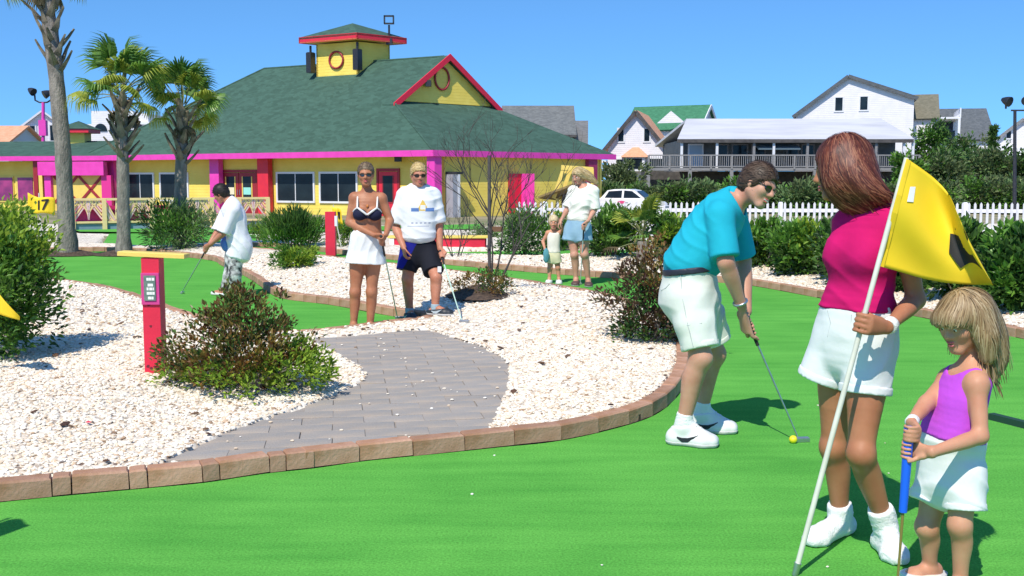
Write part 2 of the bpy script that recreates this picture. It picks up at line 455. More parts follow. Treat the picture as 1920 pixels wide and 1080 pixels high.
# --- big ground sheet
def ground_z(x, y):
    dip = smooth(30, 40, y) * smooth(2.5, 6.5, x) * (1 - smooth(150, 300, y))
    return -0.075 - 0.30 * dip
gx = np.concatenate([[-2500, -600, -200, -90, -60], np.arange(-40, 41, 2.0), [60, 90, 200, 600, 2500]])
gy = np.concatenate([[-60, -20, 0], np.arange(4, 70, 2.0), [75, 85, 100, 130, 180, 300, 600, 1500, 4000]])
GX, GY = np.meshgrid(gx, gy, indexing='ij')
V = np.stack([GX, GY, ground_z(GX, GY)], -1).reshape(-1, 3)
ii, jj = np.meshgrid(np.arange(len(gx) - 1), np.arange(len(gy) - 1), indexing='ij')
q = (ii * len(gy) + jj).ravel()
put('ground', mesh_np('ground', V, np.stack([q, q + len(gy), q + len(gy) + 1, q + 1], 1), EARTH, True), kind='structure')

# --- white stone bed: a sheet that sinks under the greens and the path
ny, nx = 420, 460
ys = 3.0 * (36.0 / 3.0) ** (np.linspace(0, 1, ny))
xs = np.linspace(-.78, .78, nx)
YY, XX = np.meshgrid(ys, xs, indexing='ij'); XX = XX * (YY + .4)
hh, ing, inp, dd = hfield(XX, YY)
hh = hh + (rng.random(hh.shape) - .5) * .012
ii, jj = np.meshgrid(np.arange(ny - 1), np.arange(nx - 1), indexing='ij')
q = (ii * nx + jj).ravel()
fq = np.stack([q, q + 1, q + nx + 1, q + nx], 1)
keep = ~(ing.ravel()[fq].all(1))
put('gravel_bed', mesh_np('gravel_bed', np.stack([XX, YY, hh], -1).reshape(-1, 3), fq[keep], GRAV, True), kind='structure')

def flat(name, poly, z, mat):
    from mathutils.geometry import tessellate_polygon
    vs = [Vector((x, y, z)) for x, y in poly]
    tr = tessellate_polygon([vs])
    fs = []
    for a, b, c in tr:
        n = (vs[b] - vs[a]).cross(vs[c] - vs[a]).z
        fs.append((a, b, c) if n > 0 else (a, c, b))
    return mesh_np(name, [tuple(v) for v in vs], np.array(fs), mat)
for nm, poly in zip(('putting_green', 'putting_green', 'putting_green', 'putting_green', 'lawn_strip'), greens):
    put(nm, flat(nm, poly, 0.0, TURF), kind='structure')
# --- real fibres of turf in the nearest part of the green would be below a pixel: the bump carries them

# --- paved path: pavers laid in running bond on a bed
path = put('paved_path', flat('paved_path', pathP, 0.066, M('path_sand', (.24, .22, .21), (.32, .28, .25), scale=12, rough=.95)), kind='structure')
def clip_poly(P, x1, y1, x2, y2): pass
px0, px1 = min(p[0] for p in pathP), max(p[0] for p in pathP)
py0, py1 = min(p[1] for p in pathP), max(p[1] for p in pathP)
ang = math.radians(9)
ca, sa = math.cos(ang), math.sin(ang)
pl, pw = 0.36, 0.175
pav_meshes = []
for k in range(6):
    mb = MB(); mb.bbox((0, 0, 0), (pl - .002 - .0006 * k, pw - .002, .05), b=.0018)
    pav_meshes.append(mb.mesh('paver', PAVER))
ctr = Vector(((px0 + px1) / 2, (py0 + py1) / 2))
for r in range(-30, 31):
    for c in range(-16, 17):
        lx = c * pl + (r % 2) * pl / 2 + random.uniform(-.004, .004); ly = r * pw
        x = ctr.x + lx * ca - ly * sa; y = ctr.y + lx * sa + ly * ca
        cs = np.array([(x + sx * pl * .5 * ca - sy * pw * .5 * sa, y + sx * pl * .5 * sa + sy * pw * .5 * ca) for sx in (-.95, 0, .95) for sy in (-.9, .9)] + [(x, y)])
        ip = inpoly(cs[:, 0], cs[:, 1], pathP)
        ig = np.zeros(len(cs), bool)
        for gpoly in greens[:2]: ig |= inpoly(cs[:, 0], cs[:, 1], gpoly)
        if ip.any() and not ig.any() and ip.sum() >= 2:
            put_shared('paver', random.choice(pav_meshes), path, (x, y, .05 + random.uniform(-.0025, .0025)),
                       (random.uniform(-.006, .006), random.uniform(-.006, .006), ang + random.uniform(-.012, .012)))

# --- brick edging
def edging(line, L, label_kind, side, h=0.09, wd=0.10, shorts=False, seed=1):
    """bricks stand along the polyline; side=+1 puts them to the left of its direction"""
    R = random.Random(seed)
    pts = [Vector((p[0], p[1], 0)) for p in line]
    # arc length
    S = [0]
    for a, b in zip(pts, pts[1:]): S.append(S[-1] + (b - a).length)
    def at(s):
        s = max(0, min(s, S[-1] - 1e-6))
        for i in range(len(S) - 1):
            if S[i + 1] >= s:
                t = (s - S[i]) / max(S[i + 1] - S[i], 1e-9); return pts[i].lerp(pts[i + 1], t)
        return pts[-1]
    mb = MB()
    n = int(S[-1] / .25) + 1
    prev = None
    for i in range(n):
        a, b = at(S[-1] * i / n), at(S[-1] * (i + 1) / n); d = (b - a).normalized(); nrm = Vector((-d.y, d.x, 0)) * side
        m_ = (a + b) / 2 + nrm * wd / 2
        mb.box((m_.x, m_.y, .015), ((b - a).length, wd * .8, .05), frame3(d, Vector((-d.y, d.x, 0)), Vector((0, 0, 1))))
    base = mb.build('brick_edging', MULCH, kind='structure')
    s = 0; k = 0
    cache = {}
    while s < S[-1] - .04:
        ln = (L if not (shorts and k % 2) else .085)
        ln = min(ln, S[-1] - s)
        a, b = at(s), at(s + ln); d = (b - a).normalized(); nrm = Vector((-d.y, d.x, 0)) * side
        c = (a + b) / 2 + nrm * wd / 2
        key = (round(ln, 2), R.randrange(3))
        if key not in cache:
            mbb = MB(); mbb.bbox((0, 0, 0), (ln - .006, wd - .004 * key[1], h), b=.008)
            # a few extra cuts so that no two of the shapes are the same
            mbb.v = [(x + R.uniform(-.0015, .0015), y + R.uniform(-.0025, .0025), z + (R.uniform(-.002, .002) if z > 0 else 0)) for x, y, z in mbb.v]
            cache[key] = mbb.mesh('brick', BRICK)
        put_shared('brick', cache[key], base, (c.x, c.y, h / 2 + .004 + R.uniform(-.003, .003)),
                   (R.uniform(-.02, .02), R.uniform(-.012, .012), math.atan2(d.y, d.x) + R.uniform(-.01, .01)))
        s += ln; k += 1
    return base
def cut(line, test): return [p for p in line if test(p)]
fe = front_edge
ed_left = [p for p in fe if p[0] < -1.02]; ed_right = [p for p in fe if p[0] >= -1.08]
edging(ed_left, 0.26, '', +1, shorts=True, seed=3)
edging(ed_right, 0.30, '', +1, seed=4)
edging(bed_back, 0.30, '', +1, seed=5)
edging(b_top, 0.24, '', +1, seed=6)
edging(b_bot, 0.24, '', +1, seed=7, h=.085)
edging(strip_top, 0.30, '', +1, seed=8)

# --- loose stones on the beds
def rock_protos(n, sub):
    out = []
    ph = (1 + 5 ** .5) / 2
    iv = np.array([(-1, ph, 0), (1, ph, 0), (-1, -ph, 0), (1, -ph, 0), (0, -1, ph), (0, 1, ph), (0, -1, -ph), (0, 1, -ph), (ph, 0, -1), (ph, 0, 1), (-ph, 0, -1), (-ph, 0, 1)], float)
    iv /= np.linalg.norm(iv[0])
    fi = np.array([(0, 11, 5), (0, 5, 1), (0, 1, 7), (0, 7, 10), (0, 10, 11), (1, 5, 9), (5, 11, 4), (11, 10, 2), (10, 7, 6), (7, 1, 8), (3, 9, 4), (3, 4, 2), (3, 2, 6), (3, 6, 8), (3, 8, 9), (4, 9, 5), (2, 4, 11), (6, 2, 10), (8, 6, 7), (9, 8, 1)])
    for _ in range(n): out.append(iv * (1 + (rng.random((12, 3)) - .5) * .5))
    return out, fi
def scatter_stones(N, ymin, ymax, smin, smax, name, mat, zoff=0.0, flatz=.5, xlim=.62, thin=1.0):
    U = rng.random(N); Y = np.sqrt(ymin ** 2 + U * (ymax ** 2 - ymin ** 2)); X = (rng.random(N) * 2 - 1) * xlim * Y
    h, ing, inp, d = hfield(X, Y)
    k = ~ing & ~inp & (pdist(X, Y, greenA) > .09) & (pdist(X, Y, greenB) > .09)
    X, Y, h = X[k], Y[k], h[k]; n = len(X)
    pr, fi = rock_protos(12, 0)
    P = np.array(pr)[rng.integers(0, 12, n)]
    sz = smin + (smax - smin) * rng.random(n) ** 1.6
    P = P * sz[:, None, None] * np.stack([np.ones(n), .6 + .4 * rng.random(n), np.full(n, flatz)], 1)[:, None, :]
    a = rng.random(n) * 6.283; c, s = np.cos(a), np.sin(a)
    tl = (rng.random(n) - .5) * .7
    z = P[:, :, 2] + P[:, :, 0] * tl[:, None]
    x = P[:, :, 0] * c[:, None] - P[:, :, 1] * s[:, None]; y = P[:, :, 0] * s[:, None] + P[:, :, 1] * c[:, None]
    Vv = np.stack([x + X[:, None], y + Y[:, None], z + (h + sz * .22 + zoff)[:, None]], -1).reshape(-1, 3)
    Ff = (fi[None] + (np.arange(n) * 12)[:, None, None]).reshape(-1, 3)
    return put(name, mesh_np(name, Vv, Ff, mat, False), kind='stuff')
s1 = scatter_stones(88000, 4.4, 9.5, .008, .018, 'gravel_stones', STONE)
tag(s1, 'loose white and buff pebbles covering the near stone beds', 'gravel')
s2 = scatter_stones(62000, 9.3, 20, .013, .028, 'gravel_stones', STONE)
tag(s2, 'pale pebbles of the farther stone beds beyond the path', 'gravel')
BARKCHIP = ramp_mat('bark_chips', [(.05, .025, .018), (.10, .05, .03), (.16, .09, .05), (.07, .05, .05)], trans=0)
s3 = scatter_stones(620, 4.6, 19, .014, .034, 'bark_chips', BARKCHIP, zoff=.012, flatz=.3)
tag(s3, 'dark bark chips and dead leaves littering the white pebbles', 'litter')
# crumbs lying on the turf and the path
def litter_on(poly, n, y0, y1, z, name, label, mat, s0, s1_):
    Y = y0 + (y1 - y0) * rng.random(n * 6); X = (rng.random(n * 6) * 2 - 1) * .5 * Y
    k = inpoly(X, Y, poly); X, Y = X[k][:n], Y[k][:n]; n = len(X)
    pr, fi = rock_protos(6, 0); P = np.array(pr)[rng.integers(0, 6, n)] * (s0 + (s1_ - s0) * rng.random(n))[:, None, None] * np.array([1, .8, .5])
    Vv = (P + np.stack([X, Y, np.full(n, z)], 1)[:, None, :]).reshape(-1, 3)
    o = put(name, mesh_np(name, Vv, (fi[None] + (np.arange(n) * 12)[:, None, None]).reshape(-1, 3), mat), kind='stuff')
    tag(o, label, 'litter')
litter_on(greenA, 9, 4.0, 7.5, .004, 'turf_crumbs', 'tiny pale stones kicked onto the near green', STONE, .004, .010)
litter_on(pathP, 70, 5.5, 10.6, .080, 'path_crumbs', 'stray pebbles and dark bits lying on the grey path', STONE, .006, .014)

# ================================================================== buildings
Uv = Vector((-.87, .49, 0)).normalized(); Vv_ = Vector((.74, .673, 0)).normalized(); C0 = Vector((-3.3, 45, 0))
LU, LV = 21.8, 11.3
GROUND_B = -0.08
def B(u, v, z): return C0 + Uv * u + Vv_ * v + Vector((0, 0, z))
def u_at(px, v):                                   # where a picture column meets the front plane
    k = (px - 960) / F_PX; a = C0 + Vv_ * v
    return (k * a.y - a.x) / (Uv.x - k * Uv.y)
def v_at(px, u):
    k = (px - 960) / F_PX; a = C0 + Uv * u
    return (k * a.y - a.x) / (Vv_.x - k * Vv_.y)
nF = Vector((-Vv_.y, Vv_.x, 0)); nF = -nF if nF.y > 0 else nF          # placeholder, fixed below
nFront = Vector((Uv.y, -Uv.x, 0)); nFront = nFront if nFront.y < 0 else -nFront     # outward from the front wall
nSide = Vector((Vv_.y, -Vv_.x, 0)); nSide = nSide if nSide.x > 0 else -nSide        # outward from the right wall
cpos = B(8, 3, GROUND_B)
bld = empty('clubhouse', cpos, 'large yellow clubhouse with green hipped roof, pink eaves and a square cupola', 'building')
FV, SU = 0.9, 0.28                                # wall set-backs from the eaves
zEb, zEt, zR = 2.51, 2.74, 7.3
def fpanel(name, u0, u1, z0, z1, mat, th=.06, base=0.0, v=FV, parent=None, frame=None, **kw):
    """a panel standing on the front wall, from u0 to u1, th thick"""
    mb = MB(); o = nFront * base
    mb.slab([B(u0, v, z0) + o, B(u1, v, z0) + o, B(u1, v, z1) + o, B(u0, v, z1) + o], nFront * th)
    return mb.build(name, mat, parent or bld, **kw)
def spanel(name, v0, v1, z0, z1, mat, th=.06, base=0.0, u=SU, parent=None, **kw):
    mb = MB(); o = nSide * base
    mb.slab([B(u, v0, z0) + o, B(u, v1, z0) + o, B(u, v1, z1) + o, B(u, v0, z1) + o], nSide * th)
    return mb.build(name, mat, parent or bld, **kw)
# walls
for nm, (a, b) in (('wall', (B(SU, FV, 0), B(LU - .8, FV, 0))), ('wall', (B(SU, FV, 0), B(SU, LV - .6, 0))), ('wall', (B(LU - .8, FV, 0), B(LU - .8, LV - .6, 0))), ('wall', (B(SU, LV - .6, 0), B(LU - .8, LV - .6, 0)))):
    inn = (B(10, 6, 0) - (a + b) / 2); d = (b - a).normalized(); n_ = Vector((-d.y, d.x, 0)); n_ = n_ if n_.dot(inn) > 0 else -n_
    MB().slab([a + Vector((0, 0, GROUND_B)), b + Vector((0, 0, GROUND_B)), b + Vector((0, 0, 2.6)), a + Vector((0, 0, 2.6))], n_ * .18).build(nm, YEL, bld)
# roof: two long slopes, a hip at the left, a hip under a small gable at the right
RU0, RU1, RVm = 4.64, 15.8, 5.6
e = [B(0, 0, zEt), B(LU, 0, zEt), B(LU, LV, zEt), B(0, LV, zEt)]
r0, r1 = B(RU0, RVm, zR), B(RU1, RVm, zR)
gz, gb = 5.1, 3.0
g0, g1 = B(RU0, RVm - gb, gz), B(RU0, RVm + gb, gz)
dn = Vector((0, 0, -.12))
rf = MB()
rf.slab([e[0], g0, r0, r1, e[1]], dn)
rf.slab([e[1], r1, e[2]], dn)
rf.slab([e[2], r1, r0, g1, e[3]], dn)
rf.slab([e[3], g1, g0, e[0]], dn)
roof = rf.build('roof', GRNROOF, bld)
for a, b in ((r0, r1), (r1, e[1]), (r1, e[2]), (g0, e[0])):
    MB().tube([a + Vector((0, 0, .0)), b + Vector((0, 0, .0))], .055, 6).build('ridge_cap', GRNROOF, roof)
# gablet: the roof runs on past the triangle
ov = .32
ax = B(RU0 - ov, RVm, zR); gl = B(RU0 - ov, RVm - gb * 1.09, gz - .22); gr = B(RU0 - ov, RVm + gb * 1.09, gz - .22)
up2 = Vector((0, 0, .035))
MB().slab([gl + up2, ax + up2, r0 + Uv * .3 + up2, g0 + Uv * .3 + up2 + (g0 - r0) * .09], dn * .9).slab([gr + up2, g1 + Uv * .3 + up2 + (g1 - r0) * .09, r0 + Uv * .3 + up2, ax + up2], dn * .9).build('gable_roof', GRNROOF, bld)
MB().slab([g0 - Uv * .06, g1 - Uv * .06, r0 - Uv * .06 + dn * 1.2], Uv * .12).build('gable_wall', YEL, bld)
for a, b in ((gl, ax), (ax, gr)):
    d = (b - a).normalized()
    MB().slab([a + Vector((0, 0, .10)), b + Vector((0, 0, .10)), b + Vector((0, 0, -.20)), a + Vector((0, 0, -.20))], -Uv * .05).build('rake_board', CRIM, bld)
def ring(name, c, x, z, rx, rz, t, mat, parent, n=28):
    mb = MB(); mb.tube([c + x * (math.cos(6.2832 * i / n) * rx) + z * (math.sin(6.2832 * i / n) * rz) for i in range(n + 1)], t, 6, caps=False)
    return mb.build(name, mat, parent)
Z = Vector((0, 0, 1))
ring('gable_ring', B(RU0 - .12, RVm - .25, 6.25), Vv_, Z, .42, .52, .05, DKRED, bld)
MB().box(B(RU0 - .3, RVm - 1.25, 5.95), (.25, .3, .28)).build('gable_lamp', BLACK, bld)
# fascia and soffit
fb = MB(); fb.slab([e[0] + Vector((0, 0, .02)), e[1] + Vector((0, 0, .02)), e[1] - Vector((0, 0, .24)), e[0] - Vector((0, 0, .24))], nFront * .06)
fb.build('fascia', MAG, bld)
fb = MB(); fb.slab([e[0] + Vector((0, 0, .02)) + nFront * .06, e[3] + Vector((0, 0, .02)), e[3] - Vector((0, 0, .24)), e[0] - Vector((0, 0, .24)) + nFront * .06], nSide * .06)
fb.build('fascia', MAG, bld)
fb = MB(); fb.slab([e[1] + Vector((0, 0, .02)), e[2] + Vector((0, 0, .02)), e[2] - Vector((0, 0, .24)), e[1] - Vector((0, 0, .24))], -nSide * .06); fb.build('fascia', MAG, bld)
sf = MB()
sf.slab([B(.02, .02, 2.56), B(LU - .02, .02, 2.56), B(LU - .82, FV, 2.56), B(SU + .02, FV, 2.56)], Vector((0, 0, .03)))
sf.slab([B(.02, .06, 2.565), B(SU, FV, 2.565), B(SU, LV - .6, 2.565), B(.02, LV - .1, 2.565)], Vector((0, 0, .03)))
sf.build('soffit', YELP, bld)
# front openings, left to right
def win(px0, px1, z0, z1, fr=.09, sash=0):
    u0, u1 = u_at(px0, FV), u_at(px1, FV); u0, u1 = min(u0, u1), max(u0, u1)
    mb = MB()
    for a, b, c, d in ((u0, u1, z1, z1 + fr), (u0, u1, z0 - fr, z0), (u0 - fr, u0, z0 - fr, z1 + fr), (u1, u1 + fr, z0 - fr, z1 + fr)):
        mb.slab([B(a, FV, c), B(b, FV, c), B(b, FV, d), B(a, FV, d)], nFront * .07)
    for k in range(1, sash):
        um = u0 + (u1 - u0) * k / sash
        mb.slab([B(um - .02, FV, z0), B(um + .02, FV, z0), B(um + .02, FV, z1), B(um - .02, FV, z1)], nFront * .05)
    f = mb.build('window', WHT, bld)
    fpanel('pane', u0, u1, z0, z1, GLASS, th=.02, base=.012, parent=f)
    return f, u0, u1
for a, b, s in ((243, 291, 2), (306, 355, 0), (524, 590, 2), (604, 670, 2)):
    win(a, b, .55, 1.80, sash=s)
# things seen behind the glass: pale shapes on the counters inside stay out of sight; posters on the panes
def door(px0, px1, leaves, z1=1.85, mat=None, glass=True, poster=None):
    u0, u1 = u_at(px1, FV), u_at(px0, FV); u0, u1 = min(u0, u1), max(u0, u1)
    mb = MB()
    for a, b, c, d in ((u0, u1, z1, z1 + .12), (u0 - .1, u0, GROUND_B, z1 + .12), (u1, u1 + .1, GROUND_B, z1 + .12)):
        mb.slab([B(a, FV, c), B(b, FV, c), B(b, FV, d), B(a, FV, d)], nFront * .07)
    fr = mb.build('door_frame', DKRED, bld)
    for k in range(leaves):
        a, b = u0 + (u1 - u0) * k / leaves + .02, u0 + (u1 - u0) * (k + 1) / leaves - .02
        dr = fpanel('door', a, b, GROUND_B, z1 - .02, mat, th=.05, base=.003)
        wdt = b - a
        fpanel('pane', a + wdt * .24, b - wdt * .24, .55, z1 - .2, GLASS, th=.012, base=.05, parent=dr)
        fb_ = MB()
        for A, Bq, c, d in ((a + wdt * .18, b - wdt * .18, .49, .55), (a + wdt * .18, a + wdt * .24, .55, z1 - .2), (b - wdt * .24, b - wdt * .18, .55, z1 - .2)):
            fb_.slab([B(A, FV, c) + nFront * .053, B(Bq, FV, c) + nFront * .053, B(Bq, FV, d) + nFront * .053, B(A, FV, d) + nFront * .053], nFront * .015)
        fb_.build('pane_frame', YELP if poster else DKRED, dr)
        if poster: fpanel('notice', a + wdt * .27, b - wdt * .27, .82, 1.16, M('notice_paper', poster[k], rough=.8), th=.004, base=.064, parent=dr)
        MB().tube([B(b - .05 if k == 0 else a + .05, FV, .8) + nFront * .09, B(b - .05 if k == 0 else a + .05, FV, 1.05) + nFront * .09], .015).build('handle', STEEL, dr)
door(483, 421, 2, 1.88, DKRED, poster=[(.30, .72, .62), (.80, .74, .50)])
door(748, 712, 1, 1.90, REDP)
# columns
def column(px0, px1, mat, v=FV - .42, z1=2.55, dpt=.3):
    u0, u1 = u_at(px1, v), u_at(px0, v); u0, u1 = min(u0, u1), max(u0, u1)
    MB().slab([B(u0, v, GROUND_B), B(u1, v, GROUND_B), B(u1, v, z1), B(u0, v, z1)], -nFront * dpt).build('column', mat, bld)
column(396, 413, MAG); column(485, 505, REDP); column(203, 218, MAG)
MB().slab([B(.03, .10, GROUND_B), B(.42, .10, GROUND_B), B(.42, .10, 2.55), B(.03, .10, 2.55)], Vv_ * .38).build('column', MAG, bld)
# eave lamp
MB().box(B(u_at(748, .5), .5, 2.42), (.3, .3, .24)).build('eave_lamp', BLACK, bld)
# right wall
va, vb = v_at(815, SU), v_at(845, SU)
gd = spanel('utility_door', max(va, .95), vb, GROUND_B, 1.75, GREYM, th=.5)
spanel('door_frame', vb, vb + .12, GROUND_B, 1.75, WHT, th=.52)
MB().slab([B(SU - .55, .95, 1.76), B(SU - .55, vb + .1, 1.76), B(SU, vb + .1, 1.76), B(SU, .95, 1.76)], Z * .1).build('door_hood', BLACK, bld)
vc, vd = v_at(953, SU), v_at(976, SU)
od = spanel('open_door', vc, vd, GROUND_B + .1, 1.80, REDP, th=.06)
MB().slab([B(SU, vd, GROUND_B + .1), B(SU, vd + .02, GROUND_B + .1), B(SU, vd + .02, 1.80), B(SU, vd, 1.80)], nSide * .9).build('open_door', MAG, bld)
ve, vf = v_at(1104, 0), v_at(1120, 0)
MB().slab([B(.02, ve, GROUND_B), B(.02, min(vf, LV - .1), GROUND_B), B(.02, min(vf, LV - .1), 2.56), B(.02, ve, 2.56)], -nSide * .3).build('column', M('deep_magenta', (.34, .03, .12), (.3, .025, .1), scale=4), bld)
# cupola
def cup(px0, py0, ud, zb): pass
cs = 1.28; cu = (u_at(595, RVm - .95) + u_at(680, RVm - .95)) / 2
czb, czt = 6.3, 8.16
cw = MB()
cv = .95
q4 = [B(cu - cs, RVm - cv, 0), B(cu + cs, RVm - cv, 0), B(cu + cs, RVm + cv, 0), B(cu - cs, RVm + cv, 0)]
for i in range(4):
    a, b = q4[i], q4[(i + 1) % 4]
    cw.slab([a + Z * czb, b + Z * czb, b + Z * czt, a + Z * czt], (B(cu, RVm, 0) - (a + b) / 2).normalized() * .1)
cupola = cw.build('cupola', YEL, bld)
co = .52
q5 = [B(cu - cs - co, RVm - cv - co, czt + .05), B(cu + cs + co, RVm - cv - co, czt + .05), B(cu + cs + co, RVm + cv + co, czt + .05), B(cu - cs - co, RVm + cv + co, czt + .05)]
pk = B(cu, RVm, czt + .95)
cr_ = MB()
for i in range(4): cr_.slab([q5[i] + Z * .28, q5[(i + 1) % 4] + Z * .28, pk + Z * .1], dn * .8)
cr_.build('cupola_roof', GRNROOF, cupola)
cf = MB()
for i in range(4):
    a, b = q5[i], q5[(i + 1) % 4]; inn = (B(cu, RVm, a.z) - (a + b) / 2).normalized()
    cf.slab([a, b, b + Z * .30, a + Z * .30], inn * .07)
cf.build('cupola_fascia', REDP, cupola)
MB().slab([q + Z * .02 for q in q5], Z * .03).build('cupola_soffit', YELP, cupola)
ring('cupola_ring', (q4[0] + q4[1]) / 2 + nFront * .06 + Z * (czb + 1.05), Uv, Z, .42, .40, .05, DKRED, cupola)
for sgn, c in ((-1, q4[0]), (1, q4[1])):
    o = c + nFront * .24 + Uv * (.16 * sgn) + Z * (czb + .98)
    sp = MB(); R3 = frame3(Uv, nFront, Z)
    sp.bbox(o, (.30, .36, 1.0), R3, b=.04); sp.box(o + Z * .62, (.08, .08, .4), R3)
    sp.build('loudspeaker', BLACK, bld)
fl = B(cu - cs - co + .15, RVm + .55, czt + .35)
mb = MB(); mb.tube([fl, fl + Z * .55], .05); mb.box(fl + Z * .62, (.48, .2, .06)); mb.box(fl + Z * .98, (.48, .2, .06)); mb.box(fl + Z * .8 + Vector((-.22, 0, 0)), (.06, .2, .4)); mb.box(fl + Z * .8 + Vector((.22, 0, 0)), (.06, .2, .4))
mb.box(fl - Z * .25, (.3, .3, .3)); mb.build('roof_floodlight', BLACK, bld)

# ---------------------------------------------------------------- low wing on the left
wp = empty('clubhouse_wing', W(60, 415, 56), 'low green-roofed wing with pink eaves left of the clubhouse', 'building')
def WX(px, py, d): return W(px, py, d)
dW = 56.0
wa, wb = W(-140, 300, dW + 1), W(214, 300, dW - 1.5)
wd_ = (wb - wa); wd_.z = 0; wd_.normalize(); wn = Vector((wd_.y, -wd_.x, 0)); wn = wn if wn.y < 0 else -wn
LW = (Vector((wb.x, wb.y, 0)) - Vector((wa.x, wa.y, 0))).length
A0 = Vector((wa.x, wa.y, 0))
def WB(s, n, z): return A0 + wd_ * s - wn * n + Z * z
def ws(px, n=0):
    k = (px - 960) / F_PX; a = A0 - wn * n
    return (k * a.y - a.x) / (wd_.x - k * wd_.y)
zE, zT = 2.50, 3.66
MB().slab([WB(0, .8, -.1), WB(LW, .8, -.1), WB(LW, .8, zE), WB(0, .8, zE)], -wn * .2).build('wall', YEL, wp)
MB().slab([WB(0, 0, zE + .22), WB(LW + 1, 0, zE + .22), WB(LW + 1, 4.0, zT), WB(0, 4.0, zT)], dn).slab([WB(0, 4, zT), WB(LW + 1, 4, zT), WB(LW + 1, 8, zE + .2), WB(0, 8, zE + .2)], dn).build('roof', GRNROOF, wp)
MB().slab([WB(0, -.05, zE), WB(LW, -.05, zE), WB(LW, -.05, zE + .24), WB(0, -.05, zE + .24)], -wn * .05).build('fascia', MAG, wp)
MB().slab([WB(0, .02, zE + .03), WB(LW, .02, zE + .03), WB(LW, .8, zE + .03), WB(0, .8, zE + .03)], Z * .03).build('soffit', YELP, wp)
def wpan(name, px0, px1, z0, z1, mat, n=.8, th=.06, parent=None):
    a, b = ws(px0, n), ws(px1, n)
    return MB().slab([WB(a, n, z0), WB(b, n, z0), WB(b, n, z1), WB(a, n, z1)], wn * th).build(name, mat, parent or wp)
CURT = M('pink_pane', (.40, .05, .20), (.22, .03, .14), scale=2, rough=.2)
for a, b in ((-70, -30), (-10, 28), (38, 66)):
    f = wpan('window', a - 3, b + 3, .35, 1.72, YELP); wpan('pane', a, b, .45, 1.64, CURT, n=.73, th=.03, parent=f)
wpan('column', 72, 80, -.1, zE, DKRED, n=.4, th=.2); wpan('column', 81, 88, -.1, 1.75, YELP, n=.4, th=.18)
# carriage-house front with crossed boards under a pink awning
wpan('awning', 84, 206, 1.75, 2.45, MAG, n=.25, th=.35)
wpan('entry_frame', 92, 104, -.1, 1.75, MAG, n=.3, th=.2); wpan('entry_frame', 198, 216, -.1, 1.75, M('pink_side', (.72, .03, .26), rough=.5), n=.3, th=.2)
bd = wpan('barn_door', 104, 198, -.1, 1.75, YELP, n=.35, th=.08)
def cross(px0, px1, z0, z1):
    for a, b in (((px0, z0), (px1, z1)), ((px0, z1), (px1, z0))):
        p, q_ = WB(ws(a[0], .27), .255, a[1]), WB(ws(b[0], .27), .255, b[1])
        MB().beam(p, q_, .05, .13, up=(0, 0, 1)).build('cross_board', DKRED, bd)
cross(106, 150, .35, 1.72); cross(152, 196, .35, 1.72)
# small cupola of the wing
cc = WB(ws(158, 4), 3.9, 0)
mb = MB(); mb.box(cc + Z * 3.75, (.95, .95, .9)); ck = mb.build('small_cupola', YEL, wp)
mb = MB(); mb.box(cc + Z * 4.18, (1.7, 1.7, .2)); mb.build('cupola_fascia', REDP, ck)
mb = MB(); h_ = .92; pq = [cc + Vector((x * h_, y * h_, 4.29)) for x, y in ((-1, -1), (1, -1), (1, 1), (-1, 1))]
mb.add(pq + [cc + Z * 4.75], [(0, 1, 4), (1, 2, 4), (2, 3, 4), (3, 0, 4), (3, 2, 1, 0)]); mb.build('cupola_roof', GRNROOF, ck)

# ---------------------------------------------------------------- porch railing with lattice
rl = empty('porch_railing', W(320, 425, 38), 'yellow and white lattice railing along the front of the porch', 'railing')
ra, rb = G(138, 431, 0.0), G(506, 424, 0.0); ra.z = rb.z = -.08
rd = (rb - ra).normalized(); rn = Vector((rd.y, -rd.x, 0)); rn = rn if rn.y < 0 else -rn
def rs(px):
    k = (px - 960) / F_PX; return (k * ra.y - ra.x) / (rd.x - k * rd.y)
def RP(s, z, n=0): return ra + rd * s + rn * n + Z * (z + .08)
Lr = (rb - ra).length
CREAM = M('cream_paint', (.84, .62, .30), (.80, .58, .26), scale=5, rough=.5)
PINKW = M('pale_pink_paint', (.80, .55, .52), (.74, .46, .46), scale=5, rough=.5)
MB().slab([RP(0, -.06, -.02), RP(Lr, -.06, -.02), RP(Lr, .14, -.02), RP(0, .14, -.02)], -rn * .3).build('deck_skirt', M('blue_grey_boards', (.16, .24, .32), (.22, .30, .38), scale=3), rl)
MB().slab([RP(0, .14, -.02), RP(Lr, .14, -.02), RP(Lr, .14, -2.0), RP(0, .14, -2.0)], Z * .05).build('deck_floor', GREYW, rl)
MB().slab([RP(0, .2, -.22), RP(rs(380), .2, -.22), RP(rs(380), .72, -.22), RP(0, .72, -.22)], -rn * .04).build('backing_panel', M('deep_pink_paint', (.62, .02, .16), (.55, .02, .13), scale=4, rough=.5), rl)
MB().beam(RP(0, .92), RP(Lr, .92), .09, .07).build('top_rail', CREAM, rl)
MB().beam(RP(0, .22), RP(Lr, .22), .06, .06).build('bottom_rail', CREAM, rl)
posts = [138, 197, 240, 286, 345, 398, 450, 503]
for px in posts:
    s = rs(px); MB().box(RP(s, .42), (.13, .13, 1.02), frame3(rd, -rn, Z)).build('post', CREAM, rl)
